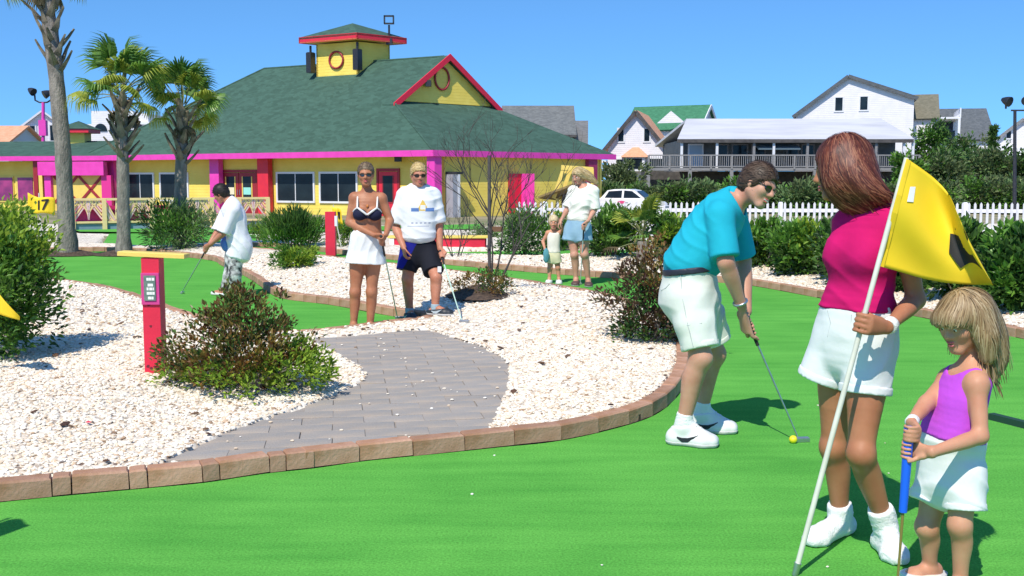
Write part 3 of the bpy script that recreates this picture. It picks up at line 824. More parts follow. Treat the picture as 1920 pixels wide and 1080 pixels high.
for i, (a, b) in enumerate(zip(posts, posts[1:])):
    s0, s1_ = rs(a) + .07, rs(b) - .07; z0, z1 = .26, .88; m = (s0 + s1_) / 2; zc = (z0 + z1) / 2
    for kk in range(5):
        f = (kk + .5) / 5
        x0 = s0 + (m - s0) * f; x1 = s1_ - (s1_ - m) * f
        for xa, za, xb, zb_ in ((s0, z0 + (z1 - z0) * (1 - f) * .9, x0 + .05, z1) if i % 2 == 0 else (s0, z0 + (z1 - z0) * f, x0 + .05, z0),
                                (s1_, z0 + (z1 - z0) * (1 - f) * .9, x1 - .05, z1) if i % 2 == 0 else (s1_, z0 + (z1 - z0) * f, x1 - .05, z0),
                                (s0, z0 + (z1 - z0) * f * .8, m - (m - s0) * f, z0) if i % 2 else (m - (m - s0) * f, z1, m, z0 + (z1 - z0) * f * .6),
                                (m, z0 + (z1 - z0) * f * .6, m + (s1_ - m) * f, z1)):
            p, q_ = RP(xa, za, -.01 - .012 * (kk % 3)), RP(xb, zb_, -.01 - .012 * (kk % 3))
            if (q_ - p).length > .12: MB().beam(p, q_, .03, .045).build('lattice_board', (CREAM if (kk + i) % 2 else PINKW), rl)

# ---------------------------------------------------------------- houses in the distance
def house(name, label, px, py_base, d, w_, l_, h_, rise, yaw, wall, roofm, wins=(), ov=.5, cat='house', base_z=None, gable_over=.4, trim=None, asym=None):
    """gable end faces -y before the turn; the ridge runs along y"""
    p = W(px, py_base, d); z0 = p.z if base_z is None else base_z
    root = empty(name, (p.x, p.y, z0), label, cat, local=True)
    root.rotation_euler = (0, 0, yaw)
    hw = w_ / 2
    px_, rh = asym or (0, h_)
    mb = MB(); mb.prism([(-hw, 0), (hw, 0), (hw, rh), (px_, h_ + rise), (-hw, h_)], 0, l_, xf=lambda v: Vector((v.x, v.z, v.y)))
    mb.f = [f[::-1] for f in mb.f]
    mb.build('wall', wall, root)
    sl = math.hypot(hw, rise); ux, uz = hw / sl, rise / sl
    k = (hw + ov) / hw
    mb = MB()
    for s in (-1, 1):
        ex, ez = s * hw, (h_ if s < 0 else rh); dx, dz = ex - px_, ez - (h_ + rise); ll = math.hypot(dx, dz); ex += dx / ll * ov; ez += dz / ll * ov
        top0, top1 = Vector((px_, -gable_over, h_ + rise + .03)), Vector((px_, l_ + gable_over, h_ + rise + .03))
        bo0, bo1 = Vector((ex, -gable_over, ez + .03)), Vector((ex, l_ + gable_over, ez + .03))
        mb.slab([top0, top1, bo1, bo0] if s < 0 else [top0, bo0, bo1, top1], Vector((-s * dz / ll * s * s, 0, abs(dx) / ll)) * .18)
    mb.build('roof', roofm, root)
    if trim:
        for s in (-1, 1):
            MB().beam((px_, -gable_over - .03, h_ + rise + .02), (s * (hw + ov * .8), -gable_over - .03, (h_ if s < 0 else rh) - ov * .4), .1, .35).build('rake_board', trim, root)
    for face, u, z, ww, wh in wins:
        if face == 'f': c, ax_, nn = Vector((u, 0, z)), Vector((1, 0, 0)), Vector((0, -1, 0))
        elif face == 'l': c, ax_, nn = Vector((-hw, u, z)), Vector((0, 1, 0)), Vector((-1, 0, 0))
        else: c, ax_, nn = Vector((hw, u, z)), Vector((0, 1, 0)), Vector((1, 0, 0))
        mb = MB()
        for du, dz, sw, sh in ((0, wh / 2 + .06, ww + .3, .14), (0, -wh / 2 - .06, ww + .3, .14), (-ww / 2 - .08, 0, .14, wh), (ww / 2 + .08, 0, .14, wh)):
            mb.box(c + ax_ * du + Z * dz + nn * .03, (sw, .1, sh), frame3(ax_, -nn, Z))
        wn_ = mb.build('window', WHT, root)
        MB().box(c + nn * .012, (ww, .05, wh), frame3(ax_, -nn, Z)).build('pane', GLASS, wn_)
    return root
def deck(root, x0, x1, y, z, h_=1.0, depth=2.5, legs=True, n=9, mat=None, below=None, glass=False):
    mat = mat or GREYW
    MB().box(((x0 + x1) / 2, y - depth / 2, z), (x1 - x0, depth, .2)).build('deck', mat, root)
    MB().beam((x0, y - depth, z + h_), (x1, y - depth, z + h_), .1, .1).build('top_rail', mat, root)
    MB().beam((x0, y - depth, z + .2), (x1, y - depth, z + .2), .08, .08).build('bottom_rail', mat, root)
    for i in range(n):
        x = x0 + (x1 - x0) * i / (n - 1)
        MB().box((x, y - depth, z + h_ / 2), (.13, .13, h_)).build('rail_post', mat, root)
        if legs and i % 2 == 0: MB().box((x, y - depth + .1, (z + (below or 0)) / 2), (.25, .25, z - (below or 0))).build('deck_post', mat, root)
    m = max(int((x1 - x0) / .16), 2); mb = MB()
    for i in range(m): mb.box((x0 + (x1 - x0) * (i + .5) / m, y - depth, z + h_ * .58), (.045, .04, h_ * .72))
    mb.build('balusters', mat, root, kind='stuff')

GRND = -.1
GREYROOF = shingle('grey_shingles', (.11, .115, .115), (.17, .175, .17))
ORROOF = shingle('orange_shingles', (.62, .29, .16), (.72, .38, .23))
GRN2 = shingle('bright_green_shingles', (.035, .15, .075), (.055, .21, .11))
BRNROOF = shingle('brown_shingles', (.13, .12, .08), (.19, .17, .12))
TINROOF = M('tin_roof', (.61, .60, .62), (.47, .465, .49), scale=.55, rough=.5, detail=8, stretch=(.5, 2, 2), contrast=(.4, .75))
SLATE = shingle('slate_shingles', (.075, .085, .095), (.12, .13, .14))
# grey shingled block rising behind the clubhouse
d1 = 98.0; kx = d1 / F_PX
h1 = house('grey_house', 'tall grey-shingled house with plain dark roof behind the clubhouse', 1010, 380, d1, 6.4, 6.8, 4.6, .4, math.radians(90), GREYW, GREYROOF, (), base_z=-.2)
hgt = 1.5 + (338 - 194) * kx
h1.location.x = W(940, 300, d1).x; h1.rotation_euler = (0, 0, 0)
for c in list(h1.children): bpy.data.objects.remove(c)
x1_ = 140 * kx; top = hgt + .2; low = 1.5 + (338 - 250) * kx
mb = MB(); mb.slab([(0, 0, low), (x1_, 0, low), (x1_, 4.5, top), (0, 4.5, top)], (0, .12, -.25)); mb.slab([(0, 9, low), (0, 4.5, top), (x1_, 4.5, top), (x1_, 9, low)], (0, -.12, -.25)); mb.build('roof', GREYROOF, h1)
MB().box((x1_ / 2, 4.5, low / 2 - .1), (x1_ - .6, 8, low)).build('wall', GREYW, h1)
for xx in (.3, x1_ - .3): MB().slab([(xx, .9, low - .05), (xx, 8.1, low - .05), (xx, 4.5, top - .3)], (.15, 0, 0)).build('gable_wall', GREYW, h1)
MB().box((x1_ + .55, 3.5, (1.5 + 116 * kx) / 2), (1.2, 4, 1.5 + 116 * kx)).build('side_bay', GREYW, h1)
MB().box((x1_ / 2, -.02, low - .1), (x1_, .1, .22)).build('fascia', DKWOOD, h1)
# white house with orange roof
d2 = 108.0; k2 = d2 / F_PX
b2 = house('orange_roofed_house', 'white gabled house with orange roof and small bay window', 1191, 375, d2, 105 * k2, 9.0, 1.5 + 58 * k2 + .2, 72 * k2 - .2, math.radians(-14), WHTW, ORROOF,
           [('f', -1.5, 6.2, .5, 1.25), ('f', 1.1, 6.2, .5, 1.25), ('f', -1.6, 3.2, .6, 1.2), ('f', 2.2, 3.3, 1.5, 1.1), ('f', -.9, 1.2, 1.1, .7), ('f', 1.0, 1.3, 1.1, .6)], base_z=-.2, trim=DKWOOD)
mb = MB(); mb.box((-.0, -.45, 3.3), (2.0, .9, 1.4)); bay = mb.build('bay', WHT, b2)
MB().box((0, -.92, 3.35), (1.5, .06, 1.0)).build('pane', GLASS, bay)
MB().add([(-1.4, -1.15, 4.0), (1.4, -1.15, 4.0), (1.4, 0, 4.0), (-1.4, 0, 4.0), (-.3, 0, 5.0), (.3, 0, 5.0)], [(0, 1, 5, 4), (1, 2, 5), (3, 0, 4), (3, 2, 1, 0), (2, 3, 4, 5)]).build('bay_roof', ORROOF, b2)
deck(b2, -105 * k2 / 2 - 3.5, -105 * k2 / 2, .6, 2.2, n=4, mat=WHT)
MB().box((-105 * k2 / 2 - 1.9, 2.5, 3.6), (3.4, 3, .25)).build('porch_roof', WHT, b2)
# green-roofed house
d3 = 122.0; k3 = d3 / F_PX
b3 = house('green_roofed_house', 'green-roofed house with a small arched dormer and weathered balcony', 1290, 375, d3, 6.2, 8.4, 1.5 + 98 * k3, 42 * k3, math.radians(62), WHTW, GRN2,
           [('r', 2.0, 6.2, 1, 1.2), ('f', 0, 7.9, .8, 1.2)], base_z=-.2, trim=WHT)
b3.location.x = W(1325, 300, d3).x
deck(b3, -8.0, 1.6, -1.2, 5.8, n=6, below=.2)
bq = MB(); bq.slab([(-4.9, 1.0, 8.0), (-4.9, 4.2, 8.0), (-4.9, 2.6, 9.3)], (.1, 0, 0)); bq.build('dormer', WHTW, b3)
# long weathered house with a pale tin roof and a deck in front
d4 = 82.0; k4 = d4 / F_PX
xL, xR = W(1268, 300, d4).x, W(1705, 300, d4).x; Wd = xR - xL
b4 = empty('porch_house', (xL, d4, -.3), 'long low weathered house with pale tin roof and raised deck', 'house', local=True)
ze, zr_ = 1.5 + 76 * k4 + .3, 1.5 + 122 * k4 + .3
MB().slab([(0, -.4, ze), (Wd + .2, -.4, ze), (Wd - .2, 6.0, zr_), (1.7, 6.0, zr_)], (0, .05, -.2)).slab([(Wd - .2, 6, zr_), (Wd + .2, 12.4, ze), (0, 12.4, ze), (1.7, 6, zr_)], (0, -.05, -.2)).build('roof', TINROOF, b4)
MB().slab([(0, -.46, ze - .28), (Wd + .1, -.46, ze - .28), (Wd + .1, -.46, ze - .02), (0, -.46, ze - .02)], (0, .06, 0)).build('fascia', DKWOOD, b4)
zf = 1.5 + 20 * k4 + .3
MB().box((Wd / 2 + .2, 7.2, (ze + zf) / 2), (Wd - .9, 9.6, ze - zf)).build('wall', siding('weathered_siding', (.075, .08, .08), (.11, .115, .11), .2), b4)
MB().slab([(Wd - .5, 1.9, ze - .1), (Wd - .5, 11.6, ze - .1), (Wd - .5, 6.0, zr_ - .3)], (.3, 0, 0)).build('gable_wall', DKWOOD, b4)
def b4x(px): return (W(px, 300, d4).x - xL)
for px0, px1, m_ in ((1302, 1326, M('pale_curtain', (.35, .45, .55), rough=.4)), (1358, 1374, GLASS), (1386, 1412, GLASS), (1424, 1446, GLASS), (1492, 1510, GLASS), (1520, 1540, GLASS), (1628, 1664, GLASS)):
    a, b = b4x(px0), b4x(px1)
    mb = MB(); mb.box(((a + b) / 2, 2.37, zf + 1.15), (b - a + .25, .08, 1.75)); f = mb.build('window', WHT if m_ is not GLASS else GREYW, b4)
    MB().box(((a + b) / 2, 2.33, zf + 1.15), (b - a, .06, 1.5)).build('pane', m_, f)
for px in (1277, 1343, 1412, 1449, 1512, 1580, 1640, 1692, 1709):
    MB().box((b4x(px), -.2, (zf + ze) / 2 - .1), (.18, .18, ze - zf - .1)).build('porch_post', WHT if px in (1277, 1343, 1692, 1709, 1449) else GREYW, b4)
deck(b4, b4x(1212), b4x(1712), 2.3, zf, h_=1.05, depth=3.6, n=14)
MB().box((b4x(1460), .6, zf + 1.75), (3.2, 1.6, .12), Matrix.Rotation(.25, 3, 'X')).build('awning', M('blue_grey_canvas', (.16, .22, .25), rough=.8), b4)
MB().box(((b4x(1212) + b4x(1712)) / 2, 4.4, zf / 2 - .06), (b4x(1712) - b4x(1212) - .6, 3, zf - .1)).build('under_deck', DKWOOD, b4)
# big white gabled house behind it
d5 = 118.0; k5 = d5 / F_PX
b5 = house('white_gabled_house', 'big white gabled house rising behind the tin-roofed house', 1596, 375, d5, 208 * k5, 8, 1.5 + 121 * k5 + .2, 70 * k5, math.radians(-17), WHTW, SLATE,
           [('f', -1.6, 10.0, .75, 1.45), ('f', 1.0, 10.05, .75, 1.45), ('f', -.2, 7.2, 4.6, .5)], base_z=-.2, ov=.4, trim=SLATE, asym=(-.7, 1.5 + 150 * k5 + .2))
b5b = house('olive_roofed_house', 'white house with olive brown roof and upper balcony beside the big gabled house', 1712, 375, d5 + 6, 7.0, 5.2, 1.5 + 122 * k5, 45 * k5, math.radians(72), WHTW, BRNROOF,
            [('r', 2.4, 8.4, .7, 1.4)], base_z=-.2)
b5b.location.x = W(1748, 300, d5 + 6).x
deck(b5b, -6.5, 1.5, -.3, 1.5 + 118 * k5, n=6, mat=WHT, depth=2.0, below=2)
# grey-roofed house further right
d6 = 126.0; k6 = d6 / F_PX
b6 = house('grey_roofed_house', 'low grey-roofed house among trees right of the olive roof', 1800, 375, d6, 9.0, 6.0, 1.5 + 78 * k6, 55 * k6, math.radians(80), WHTW, SLATE, (), base_z=-.2)
b6.location.x = W(1838, 300, d6).x
d7 = 135.0; k7 = d7 / F_PX
b7 = house('far_white_house', 'white house with steep gable at the far right edge behind the lamp pole', 1912, 375, d7, 96 * k7, 8, 1.5 + 74 * k7, 42 * k7, math.radians(-22), WHTW, WHT,
           [('f', -1.6, 7.4, .5, .9), ('f', 1.6, 5.6, 2.4, .9)], base_z=-.2, trim=GREYW)
deck(b7, -3.3, 3.3, 0, 4.6, n=5, mat=WHT, below=1)
# white seaside houses on the left
d8 = 112.0; k8 = d8 / F_PX
b8 = house('white_cottage', 'white cottage with pointed gable behind the pink light pole', 86, 375, d8, 84 * k8, 8, 1.5 + 95 * k8, 34 * k8, math.radians(22), WHTW, WHT,
           [('f', -1.3, 6.6, 1.1, 1.4), ('f', 1.1, 6.6, .8, 1.6), ('f', 2.0, 6.6, .6, 1.6)], base_z=-.2)
b9 = empty('white_villa', W(210, 300, 116), 'white flat-roofed villa with arched window behind the second palm', 'house')
k9 = 116 / F_PX
def v9(px0, px1, py0, py1, dy, dp, name='wall', mat=WHTW, parent=None):
    a, b = W(px0, py1, 116), W(px1, py0, 116)
    return MB().box(((a.x + b.x) / 2, 116 + dy + dp / 2, (a.z + b.z) / 2), (b.x - a.x, dp, b.z - a.z)).build(name, mat, parent or b9)
v9(96, 292, 240, 345, 1.2, 6); v9(176, 250, 208, 345, 0, 7); v9(236, 274, 212, 260, .6, 6); v9(100, 180, 232, 241, .9, 7, 'roof_slab', WHT); v9(246, 286, 228, 233, .3, 6, 'roof_slab', WHT)
aw = MB(); cx9, cz9 = W(189, 238, 116).x, W(189, 246, 116).z
aw.prism([(cx9 + 12 * k9 * math.cos(t), cz9 + 14 * k9 * max(math.sin(t), -.05)) for t in [math.pi * i / 14 for i in range(15)]], -116.03, -115.9, xf=lambda v: Vector((v.x, -v.z, v.y)))
wv = aw.build('window', GLASS, b9)
v9(206, 214, 226, 250, -.05, .1, 'window', GLASS); v9(228, 262, 232, 248, -.06, .6, 'window', GLASS); v9(246, 290, 240, 244, -.1, .6, 'balcony_rail', WHT)
b10 = house('tile_roofed_house', 'low house with orange tile roof at the far left edge', 14, 375, 104, 7.5, 7, 1.5 + 72 * .052, 1.5, math.radians(90), M('pale_blue_wall', (.45, .55, .62), rough=.8), ORROOF, [], base_z=-.2)
b10.location.x = W(50, 300, 104).x

# ================================================================== plants
def leaf_arrays(P, D, N, L, Wd, fold=.25):
    """P base points, D directions, N rough normals, L lengths, Wd widths -> verts, tris (2 per leaf)"""
    D = D / np.linalg.norm(D, axis=1, keepdims=True)
    S = np.cross(D, N); S /= np.linalg.norm(S, axis=1, keepdims=True) + 1e-9
    Nn = np.cross(S, D)
    m = P + D * (L * .45)[:, None]
    r = m + S * (Wd / 2)[:, None] + Nn * (Wd * fold)[:, None]; l = m - S * (Wd / 2)[:, None] + Nn * (Wd * fold)[:, None]
    t = P + D * L[:, None] - Nn * (L * .12)[:, None]
    V = np.stack([P, r, t, l], 1).reshape(-1, 3); n = len(P); b = (np.arange(n) * 4)[:, None]
    F_ = np.concatenate([b + np.array([0, 1, 2]), b + np.array([0, 2, 3])], 0)
    return V, F_
def rdir(n):
    v = rng.normal(size=(n, 3)); return v / np.linalg.norm(v, axis=1, keepdims=True)
def clumps(c, r, n, shell=.45, zmin=0.03):
    """n points in an ellipsoid, pushed outwards"""
    d = rdir(n); u = (shell + (1 - shell) * rng.random(n)) ** .6
    p = np.array(c) + d * u[:, None] * np.array(r)
    far = rng.random(n) < .16; p[far] = np.array(c) + (p[far] - np.array(c)) * (1.12 + .3 * rng.random(far.sum()))[:, None]
    p[:, 2] = np.maximum(p[:, 2], zmin + rng.random(n) * .06)
    return p
def foliage(name, parent, centers, cr, per, L, Wd, mat, origin_c=None, up=.5, seed=0):
    n = len(centers) * per
    C = np.repeat(centers, per, 0)
    crn = np.repeat(cr * (.55 + .85 * rng.random(len(centers))), per)
    d = rdir(n); P = C + d * (crn * rng.random(n) ** .45)[:, None]
    oc = np.array(origin_c) if origin_c is not None else centers.mean(0)
    out = P - oc; out /= np.linalg.norm(out, axis=1, keepdims=True) + 1e-6
    D = d * .6 + out * .7 + rdir(n) * .7 + np.array([0, 0, up])
    V, F_ = leaf_arrays(P, D, rdir(n) * .8 + np.array([0, 0, 1.0]), L * (.6 + .7 * rng.random(n)), Wd * (.7 + .6 * rng.random(n)))
    return put(name, mesh_np(name, V, F_, mat), parent, kind='stuff')
LEAF_G = ramp_mat('glossy_leaves', [(0.046, 0.123, 0.018), (0.081, 0.199, 0.026), (0.127, 0.285, 0.036), (0.196, 0.380, 0.052), (0.069, 0.171, 0.026)], rough=.38, spec=.5)
LEAF_Y = ramp_mat('yellow_green_leaves', [(0.119, 0.225, 0.022), (0.221, 0.360, 0.033), (0.340, 0.450, 0.044), (0.170, 0.285, 0.028)], rough=.5)
LEAF_MIX = ramp_mat('mixed_leaves', [(.09, .035, .018), (.19, .09, .03), (.06, .15, .025), (.27, .17, .045), (.09, .20, .035), (.14, .06, .022), (.12, .24, .04)], rough=.4, spec=.45)
LEAF_D = ramp_mat('dark_leaves', [(0.026, 0.067, 0.018), (0.048, 0.114, 0.027), (0.084, 0.171, 0.036), (0.121, 0.228, 0.045)], rough=.45)
LEAF_B = ramp_mat('bronze_leaves', [(0.096, 0.037, 0.020), (0.192, 0.085, 0.025), (0.272, 0.145, 0.031), (0.160, 0.170, 0.035), (0.320, 0.204, 0.042), (0.112, 0.051, 0.028)], rough=.4, spec=.45)
LEAF_O = ramp_mat('olive_leaves', [(0.080, 0.120, 0.045), (0.128, 0.176, 0.060), (0.176, 0.224, 0.090), (0.104, 0.152, 0.068), (0.160, 0.176, 0.075)], rough=.7)
LEAF_S = ramp_mat('sage_leaves', [(0.081, 0.145, 0.053), (0.135, 0.221, 0.075), (0.198, 0.289, 0.105), (0.108, 0.187, 0.075)], rough=.6)
LEAF_PURP = ramp_mat('purple_leaves', [(0.053, 0.022, 0.019), (0.098, 0.039, 0.024), (0.068, 0.070, 0.024), (0.135, 0.070, 0.024), (0.045, 0.028, 0.018)], rough=.45, spec=.4)

def stems(root, base, tips, r0, mat=BARK, name='stem', n=5, bow=.15):
    for t in tips:
        b = Vector(base) + Vector((random.uniform(-.04, .04), random.uniform(-.04, .04), -.02)); t = Vector(t)
        m = b.lerp(t, .5) + Vector((random.uniform(-1, 1), random.uniform(-1, 1), random.uniform(-.3, .6))) * (t - b).length * bow
        pts = [b, b.lerp(m, .6), m.lerp(t, .35), t]
        MB().tube(pts, [r0, r0 * .8, r0 * .6, r0 * .3], n).build(name, mat, root)

def bush(name, label, p, blobs, cr, per, L, Wd, mats, group=None, nstem=6, r0=.012, cat='bush', dens=1.0, up=.5):
    """blobs: list of (dx,dy,z,rx,ry,rz,n,material index)"""
    root = empty(name, p, label, cat, group)
    byM = {}
    for dx, dy, z, rx, ry, rz, n, k in blobs:
        c = clumps((p.x + dx, p.y + dy, p.z + z), (rx, ry, rz), int(n * dens), zmin=p.z + .03)
        byM.setdefault(k, []).append(c)
    allc = np.concatenate(sum(byM.values(), []))
    oc = allc.mean(0) - np.array([0, 0, (allc[:, 2].max() - p.z) * .25])
    if nstem:
        idx = rng.choice(len(allc), min(nstem, len(allc)), replace=False)
        stems(root, p, allc[idx] * 0.85 + np.array(p) * .15, r0)
    for k, cs in byM.items(): foliage('foliage', root, np.concatenate(cs), cr, per, L, Wd, mats[k], oc, up)
    return root

# --- near shrubs
p = on(455, 728)
bush('shrub', 'rounded shrub with bronze and green leaves right of the crimson marker post', p,
     [(0, .05, .24, .44, .38, .22, 62, 2), (-.02, .1, .44, .27, .26, .18, 40, 0), (.04, 0, .56, .15, .15, .12, 16, 0), (.30, 0, .16, .28, .32, .15, 36, 1), (-.30, -.02, .22, .24, .28, .18, 30, 0),
      (.46, .0, .14, .14, .2, .12, 14, 1), (-.05, -.1, .09, .5, .34, .09, 42, 1), (.1, .05, .30, .36, .32, .22, 30, 0), (.0, .1, .22, .36, .3, .2, 26, 3)], .075, 27, .042, .021, [LEAF_MIX, LEAF_Y, LEAF_B, LEAF_D], nstem=22)
p = on(1218, 640); 
bush('shrub', 'sparse dark purple-brown shrub beside the golfer in turquoise', p,
     [(.02, .1, .42, .36, .34, .40, 74, 0), (-.2, 0, .38, .24, .25, .3, 26, 0), (.1, .1, .62, .28, .28, .24, 34, 1), (.2, 0, .22, .3, .3, .22, 44, 0), (.0, 0, .3, .26, .26, .28, 26, 2), (.1, 0, .08, .48, .3, .09, 46, 2)], .085, 20, .046, .024, [LEAF_PURP, LEAF_B, LEAF_D], nstem=22, r0=.009)
p = on(-84, 668)
bush('shrub', 'large glossy green shrub at the left edge of the picture', p,
     [(0, 0, .58, .64, .7, .52, 120, 0), (.26, .1, .86, .36, .4, .26, 60, 1), (-.2, 0, .95, .45, .4, .30, 56, 0), (.42, 0, .55, .30, .4, .28, 46, 0), (.1, .1, .4, .55, .5, .4, 50, 2), (.52, .1, .80, .2, .2, .16, 16, 1), (.35, -.1, .2, .22, .3, .2, 24, 0)], .12, 36, .056, .028, [LEAF_G, LEAF_Y, LEAF_D], nstem=14, r0=.016)

# --- middle distance, left of the path
def shrub_at(px, py, wpx, hpx, mats, label, n=70, group=None, leaf=.05, name='shrub', lw=.45, per=26, d=None, nstem=6, up=.5, pcr=None, spiky=False):
    p = on(px, py) if d is None else W(px, py, d)
    s = p.y / F_PX; rx, h = wpx * s / 2, hpx * s
    blobs = []
    for k in range(7):
        a = random.uniform(0, 6.28); q = random.uniform(.15, .6)
        blobs.append((math.cos(a) * rx * q, math.sin(a) * rx * q * .8, h * random.uniform(.3, .66), rx * random.uniform(.38, .6), rx * .5, h * random.uniform(.26, .36), n / 7, k % len(mats)))
    blobs.append((0, 0, h * .2, rx * .85, rx * .7, h * .2, n / 5, len(mats) - 1))
    return bush(name, label, p, blobs, pcr or min(rx, h) * .24, per, leaf, leaf * lw, mats, group, nstem, .006 + .02 * h / 2, up=up)
shrub_at(338, 466, 165, 84, [LEAF_G, LEAF_D, LEAF_S], 'loose dark green shrub around the foot of the third palm', n=100, leaf=.13, lw=.22)
shrub_at(545, 468, 118, 86, [LEAF_D, LEAF_D, LEAF_G], 'spiky dark green juniper below the clubhouse windows', n=110, leaf=.17, lw=.13, per=30, up=1.3)
shrub_at(556, 500, 84, 32, [LEAF_Y, LEAF_Y, LEAF_G], 'low yellow-green ground shrub on the stones left of the bikini woman', n=60, leaf=.09, lw=.25, per=30)
shrub_at(650, 470, 60, 58, [LEAF_G, LEAF_Y], 'small green shrub right of the far red marker post', n=40, leaf=.08)
shrub_at(488, 446, 70, 34, [LEAF_Y, LEAF_S], 'small yellowish shrub behind the boy in the white shirt', n=30, leaf=.08)
shrub_at(985, 480, 130, 92, [LEAF_S, LEAF_G, LEAF_D], 'olive green shrub right of the bare young tree', n=110, leaf=.085)
shrub_at(905, 462, 130, 42, [LEAF_S, LEAF_D], 'low trimmed shrub behind the red bench', n=60, leaf=.07, d=26)
shrub_at(1150, 480, 130, 102, [LEAF_G, LEAF_Y, LEAF_D], 'leafy green shrub right of the woman in the white top', n=120, leaf=.10)
shrub_at(1050, 474, 90, 80, [LEAF_G, LEAF_S, LEAF_D], 'green shrub behind the small child', n=80, leaf=.09, d=23)
shrub_at(1262, 484, 100, 86, [LEAF_Y, LEAF_G, LEAF_D], 'yellow-green shrub behind the golfer in turquoise', n=80, leaf=.10)
# --- behind the right-hand green
for i, (px, py, wq, hq, lab) in enumerate([(1425, 506, 120, 96, 'leafy shrub left of the red-haired woman, nearest the golfer'), (1505, 514, 130, 106, 'leafy shrub just left of the shoulder of the red-haired woman'),
        (1600, 530, 150, 116, 'leafy shrub hidden mostly behind the red-haired woman'), (1700, 545, 140, 132, 'leafy shrub behind the yellow flag'),
        (1800, 560, 150, 150, 'leafy dark shrub behind the little blonde girl'), (1895, 580, 160, 166, 'tall leafy shrub at the right edge behind the girl')]):
    shrub_at(px, py, wq, hq, [LEAF_G, LEAF_Y, LEAF_G, LEAF_D] if i < 2 else [LEAF_D, LEAF_G, LEAF_D], lab, n=150, leaf=.105, lw=.5, per=24, group='shrubs along the back of the right green')
# --- palmetto: fan leaves on short stalks
def fan_mesh(name, r, n, pet, spread, droop, seed, mats, pet_r=.012):
    R = random.Random(seed); mb = MB()
    # stalk
    pts = [Vector((0, 0, 0)), Vector((pet * .5, 0, pet * .06)), Vector((pet, 0, 0))]
    mb.tube(pts, [pet_r, pet_r * .8, pet_r * .6], 5, mi=1)
    o = Vector((pet, 0, 0))
    for i in range(n):
        a = -spread + 2 * spread * i / (n - 1) + R.uniform(-.03, .03)
        ln = r * (1.0 - .28 * abs(a / spread) ** 2) * R.uniform(.88, 1.08)
        d = Vector((math.cos(a), math.sin(a), .22 * math.cos(a * 1.2))); d.normalize()
        s = Vector((-math.sin(a), math.cos(a), 0)); wdt = r * 2.2 * spread / n * .34
        up = Vector((0, 0, 1))
        p0, p1, p2, p3 = o, o + d * ln * .45, o + d * ln * .78 - up * droop * ln * .22, o + d * ln * .95 - up * droop * ln * .75
        b = [p0, p1 + s * wdt - up * wdt * .35, p1 + up * wdt * .25, p1 - s * wdt - up * wdt * .35, p2 + s * wdt * .6, p2 - s * wdt * .6, p3]
        mb.add(b, [(0, 1, 2), (0, 2, 3), (1, 4, 2), (2, 4, 5), (2, 5, 3), (4, 6, 5)], 0)
    return mb.mesh(name, mats)
PALM_G = ramp_mat('palm_leaf', [(0.063, 0.150, 0.026), (0.108, 0.240, 0.036), (0.180, 0.315, 0.042), (0.090, 0.195, 0.030)], rough=.4, spec=.45, trans=.3)
PALM_Y = ramp_mat('palm_leaf_yellow', [(0.286, 0.351, 0.050), (0.416, 0.442, 0.066), (0.208, 0.286, 0.039)], rough=.5, trans=.35)
PALM_DEAD = ramp_mat('palm_leaf_dead', [(.10, .07, .035), (.17, .13, .07), (.07, .06, .03)], rough=.8, trans=.15)
STALK = M('palm_stalk', (.10, .15, .04), (.20, .20, .08), scale=6, rough=.5)
pal = on(1205, 486)
root = empty('palmetto', pal, 'low saw palmetto with fan leaves and pale stalks left of the golfer', 'palm')
MB().tube([pal - Z * .05, pal + Z * .3], [.12, .09], 8).build('trunk', BARK, root)
pm = [fan_mesh('frond', .42, 17, .5, 1.35, .5, 20 + k, [m_, STALK], .014) for k, m_ in enumerate([PALM_G, PALM_Y, PALM_G, PALM_DEAD])]
for i in range(20):
    az = i * 2.399; el = random.uniform(.05, 1.25) if i < 16 else -.2
    put_shared('frond', pm[i % 3 if i < 16 else 3], root, pal + Z * (.3 + .12 * math.sin(el)), Matrix.Rotation(az, 3, 'Z') @ Matrix.Rotation(-el, 3, 'Y') @ Matrix.Rotation(random.uniform(-.4, .4), 3, 'X'), [random.uniform(.62, .92)] * 3)

# --- cabbage palms
TRUNK = M('palm_trunk', (.30, .26, .22), (.16, .14, .12), scale=7, rough=.95, bump=.9, bscale=26, stretch=(1.6, 1.6, .55), detail=8, bdist=.03)
BOOT = M('palm_boot', (.26, .21, .15), (.12, .095, .065), scale=9, rough=.9)
def boot_mesh(k):
    mb = MB(); R = random.Random(k)
    w0 = .10; pts = [(0, 0, 0), (.10, 0, .10), (.17 + .05 * R.random(), 0, .24), (.22 + .12 * R.random(), 0, .34 + .1 * R.random())]
    ring_ = []
    for i, (x, y, z) in enumerate(pts):
        ww = w0 * (1, .75, .42, .2)[i]; th = .035 * (1, .8, .6, .4)[i]
        ring_.append([Vector((x - th, -ww, z)), Vector((x + th * .6, 0, z - th)), Vector((x - th, ww, z)), Vector((x - th * 1.6, 0, z + th * .4))])
    vs = sum(ring_, []); fs = []
    for i in range(3):
        for j in range(4): fs.append((i * 4 + j, i * 4 + (j + 1) % 4, i * 4 + 4 + (j + 1) % 4, i * 4 + 4 + j))
    fs += [(3, 2, 1, 0), (12, 13, 14, 15)]
    return mb.add(vs, fs).mesh('leaf_base', BOOT)
boots = [boot_mesh(k) for k in range(4)]
frG = [fan_mesh('frond', .72, 26, .75, 1.7, .75, 40 + k, [PALM_G, STALK], .02) for k in range(3)]
frY = [fan_mesh('frond', .68, 24, .70, 1.6, .95, 50 + k, [PALM_Y, STALK], .02) for k in range(2)]
frD = [fan_mesh('frond', .55, 20, .6, 1.2, 1.2, 60 + k, [PALM_DEAD, BOOT], .018) for k in range(2)]
